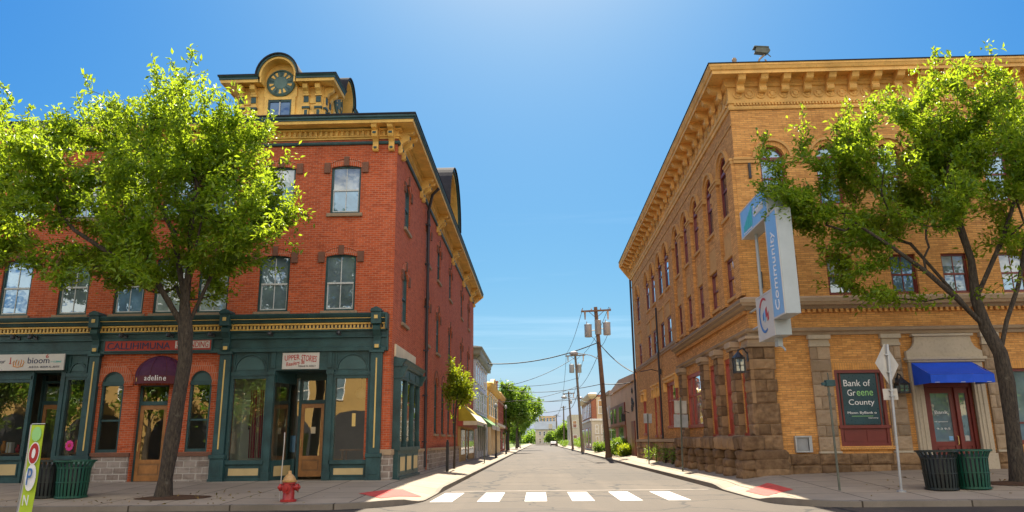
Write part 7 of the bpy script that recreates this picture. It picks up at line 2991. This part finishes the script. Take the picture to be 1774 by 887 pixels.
# ------------------------------------------------------------------ light, sky, camera
sun = bpy.data.lights.new('sun', 'SUN')
sun.energy = 5.0
sun.angle = rad(.5)
sun.color = (1.0, .90, .74)
so = bpy.data.objects.new('sun', sun)
C.objects.link(so)
el, az = rad(SUN_EL), rad(SUN_AZ)
dv = Vector((math.sin(az) * math.cos(el), math.cos(az) * math.cos(el), math.sin(el)))
so.rotation_euler = dv.to_track_quat('Z', 'Y').to_euler()
so.location = (0, 60, 60)

wd = bpy.data.worlds.new('World')
S.world = wd
wd.use_nodes = True
nt = wd.node_tree
sky = nt.nodes.new('ShaderNodeTexSky')
sky.sky_type = 'NISHITA'
sky.sun_disc = False
sky.sun_elevation = el
sky.sun_rotation = az
sky.dust_density = 1.1
sky.ozone_density = 3.0
# camera-film response of the blue sky, channel by channel
spc = N(nt, 'ShaderNodeSeparateColor')
L(nt, sky.outputs[0], spc.inputs[0])
cmb = N(nt, 'ShaderNodeCombineColor')
for ch, (gain, pw_) in enumerate(((.078, 1.85), (.53, 1.02), (2.80, .32))):
    m1 = N(nt, 'ShaderNodeMath', operation='POWER')
    L(nt, spc.outputs[ch], m1.inputs[0])
    m1.inputs[1].default_value = pw_
    m2 = N(nt, 'ShaderNodeMath', operation='MULTIPLY')
    L(nt, m1.outputs[0], m2.inputs[0])
    m2.inputs[1].default_value = gain
    L(nt, m2.outputs[0], cmb.inputs[ch])
tc = N(nt, 'ShaderNodeTexCoord')
sx = N(nt, 'ShaderNodeSeparateXYZ')
L(nt, tc.outputs['Generated'], sx.inputs[0])


def mth(op, a, b=None, c=None):
    n = N(nt, 'ShaderNodeMath', operation=op)
    n.use_clamp = False
    for i, v in enumerate((a, b, c)):
        if v is None:
            continue
        if isinstance(v, bpy.types.NodeSocket):
            L(nt, v, n.inputs[i])
        else:
            n.inputs[i].default_value = v
    return n.outputs[0]


# cumulus added behind the view, strength and warm tint set to fill the shaded fronts: noise on the plane of the cloud base, fading out towards the street's end of the sky
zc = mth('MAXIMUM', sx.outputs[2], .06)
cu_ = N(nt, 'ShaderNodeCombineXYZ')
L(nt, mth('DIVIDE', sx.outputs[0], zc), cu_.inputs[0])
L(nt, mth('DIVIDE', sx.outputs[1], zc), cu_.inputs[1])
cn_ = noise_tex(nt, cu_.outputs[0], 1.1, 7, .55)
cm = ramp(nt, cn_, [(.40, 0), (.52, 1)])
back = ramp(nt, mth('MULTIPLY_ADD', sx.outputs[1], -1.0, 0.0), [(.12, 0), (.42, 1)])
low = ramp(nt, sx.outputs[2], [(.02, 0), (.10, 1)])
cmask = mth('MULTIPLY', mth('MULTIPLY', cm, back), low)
c1_ = mixc(nt, cmask, cmb.outputs[0], (CLOUD_FILL, CLOUD_FILL * .94, CLOUD_FILL * .85))
# cirrus
mp = N(nt, 'ShaderNodeMapping')
mp.inputs['Scale'].default_value = (1.2, 1.2, 26)
L(nt, tc.outputs['Generated'], mp.inputs[0])
ci = ramp(nt, noise_tex(nt, mp.outputs[0], 1.3, 5, .6), [(.54, 0), (.78, .10)])
band = ramp(nt, sx.outputs[2], [(.06, 0), (.12, 1), (.20, .8), (.34, 0)])
c2_ = mixc(nt, mth('MULTIPLY', ci, band), c1_, (14, 14.6, 15))
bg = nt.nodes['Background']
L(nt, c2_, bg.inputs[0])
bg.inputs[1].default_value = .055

cam = bpy.data.cameras.new('camera')
cam.sensor_width = 36
cam.lens = 1299 / 1774 * 36
cam.clip_start = .1
cam.clip_end = 4000
co = bpy.data.objects.new('camera', cam)
C.objects.link(co)
S.camera = co
p, y, r_ = rad(13.9), rad(1.8), rad(.6)
f = Vector((-math.sin(y) * math.cos(p), math.cos(y) * math.cos(p), math.sin(p)))
r0 = Vector((math.cos(y), math.sin(y), 0))
u0 = r0.cross(f)
rr = r0 * math.cos(r_) - u0 * math.sin(r_)
uu = u0 * math.cos(r_) + r0 * math.sin(r_)
Mx = Matrix((rr, uu, -f)).transposed().to_4x4()
Mx.translation = (0, 0, 1.5)
co.matrix_world = Mx

S.view_settings.view_transform = 'Standard'
S.view_settings.look = 'None'
S.view_settings.gamma = 1
S.view_settings.exposure = 1.55
S.render.engine = 'CYCLES'
S.cycles.max_bounces = 8
S.cycles.transparent_max_bounces = 12
S.cycles.use_denoising = True
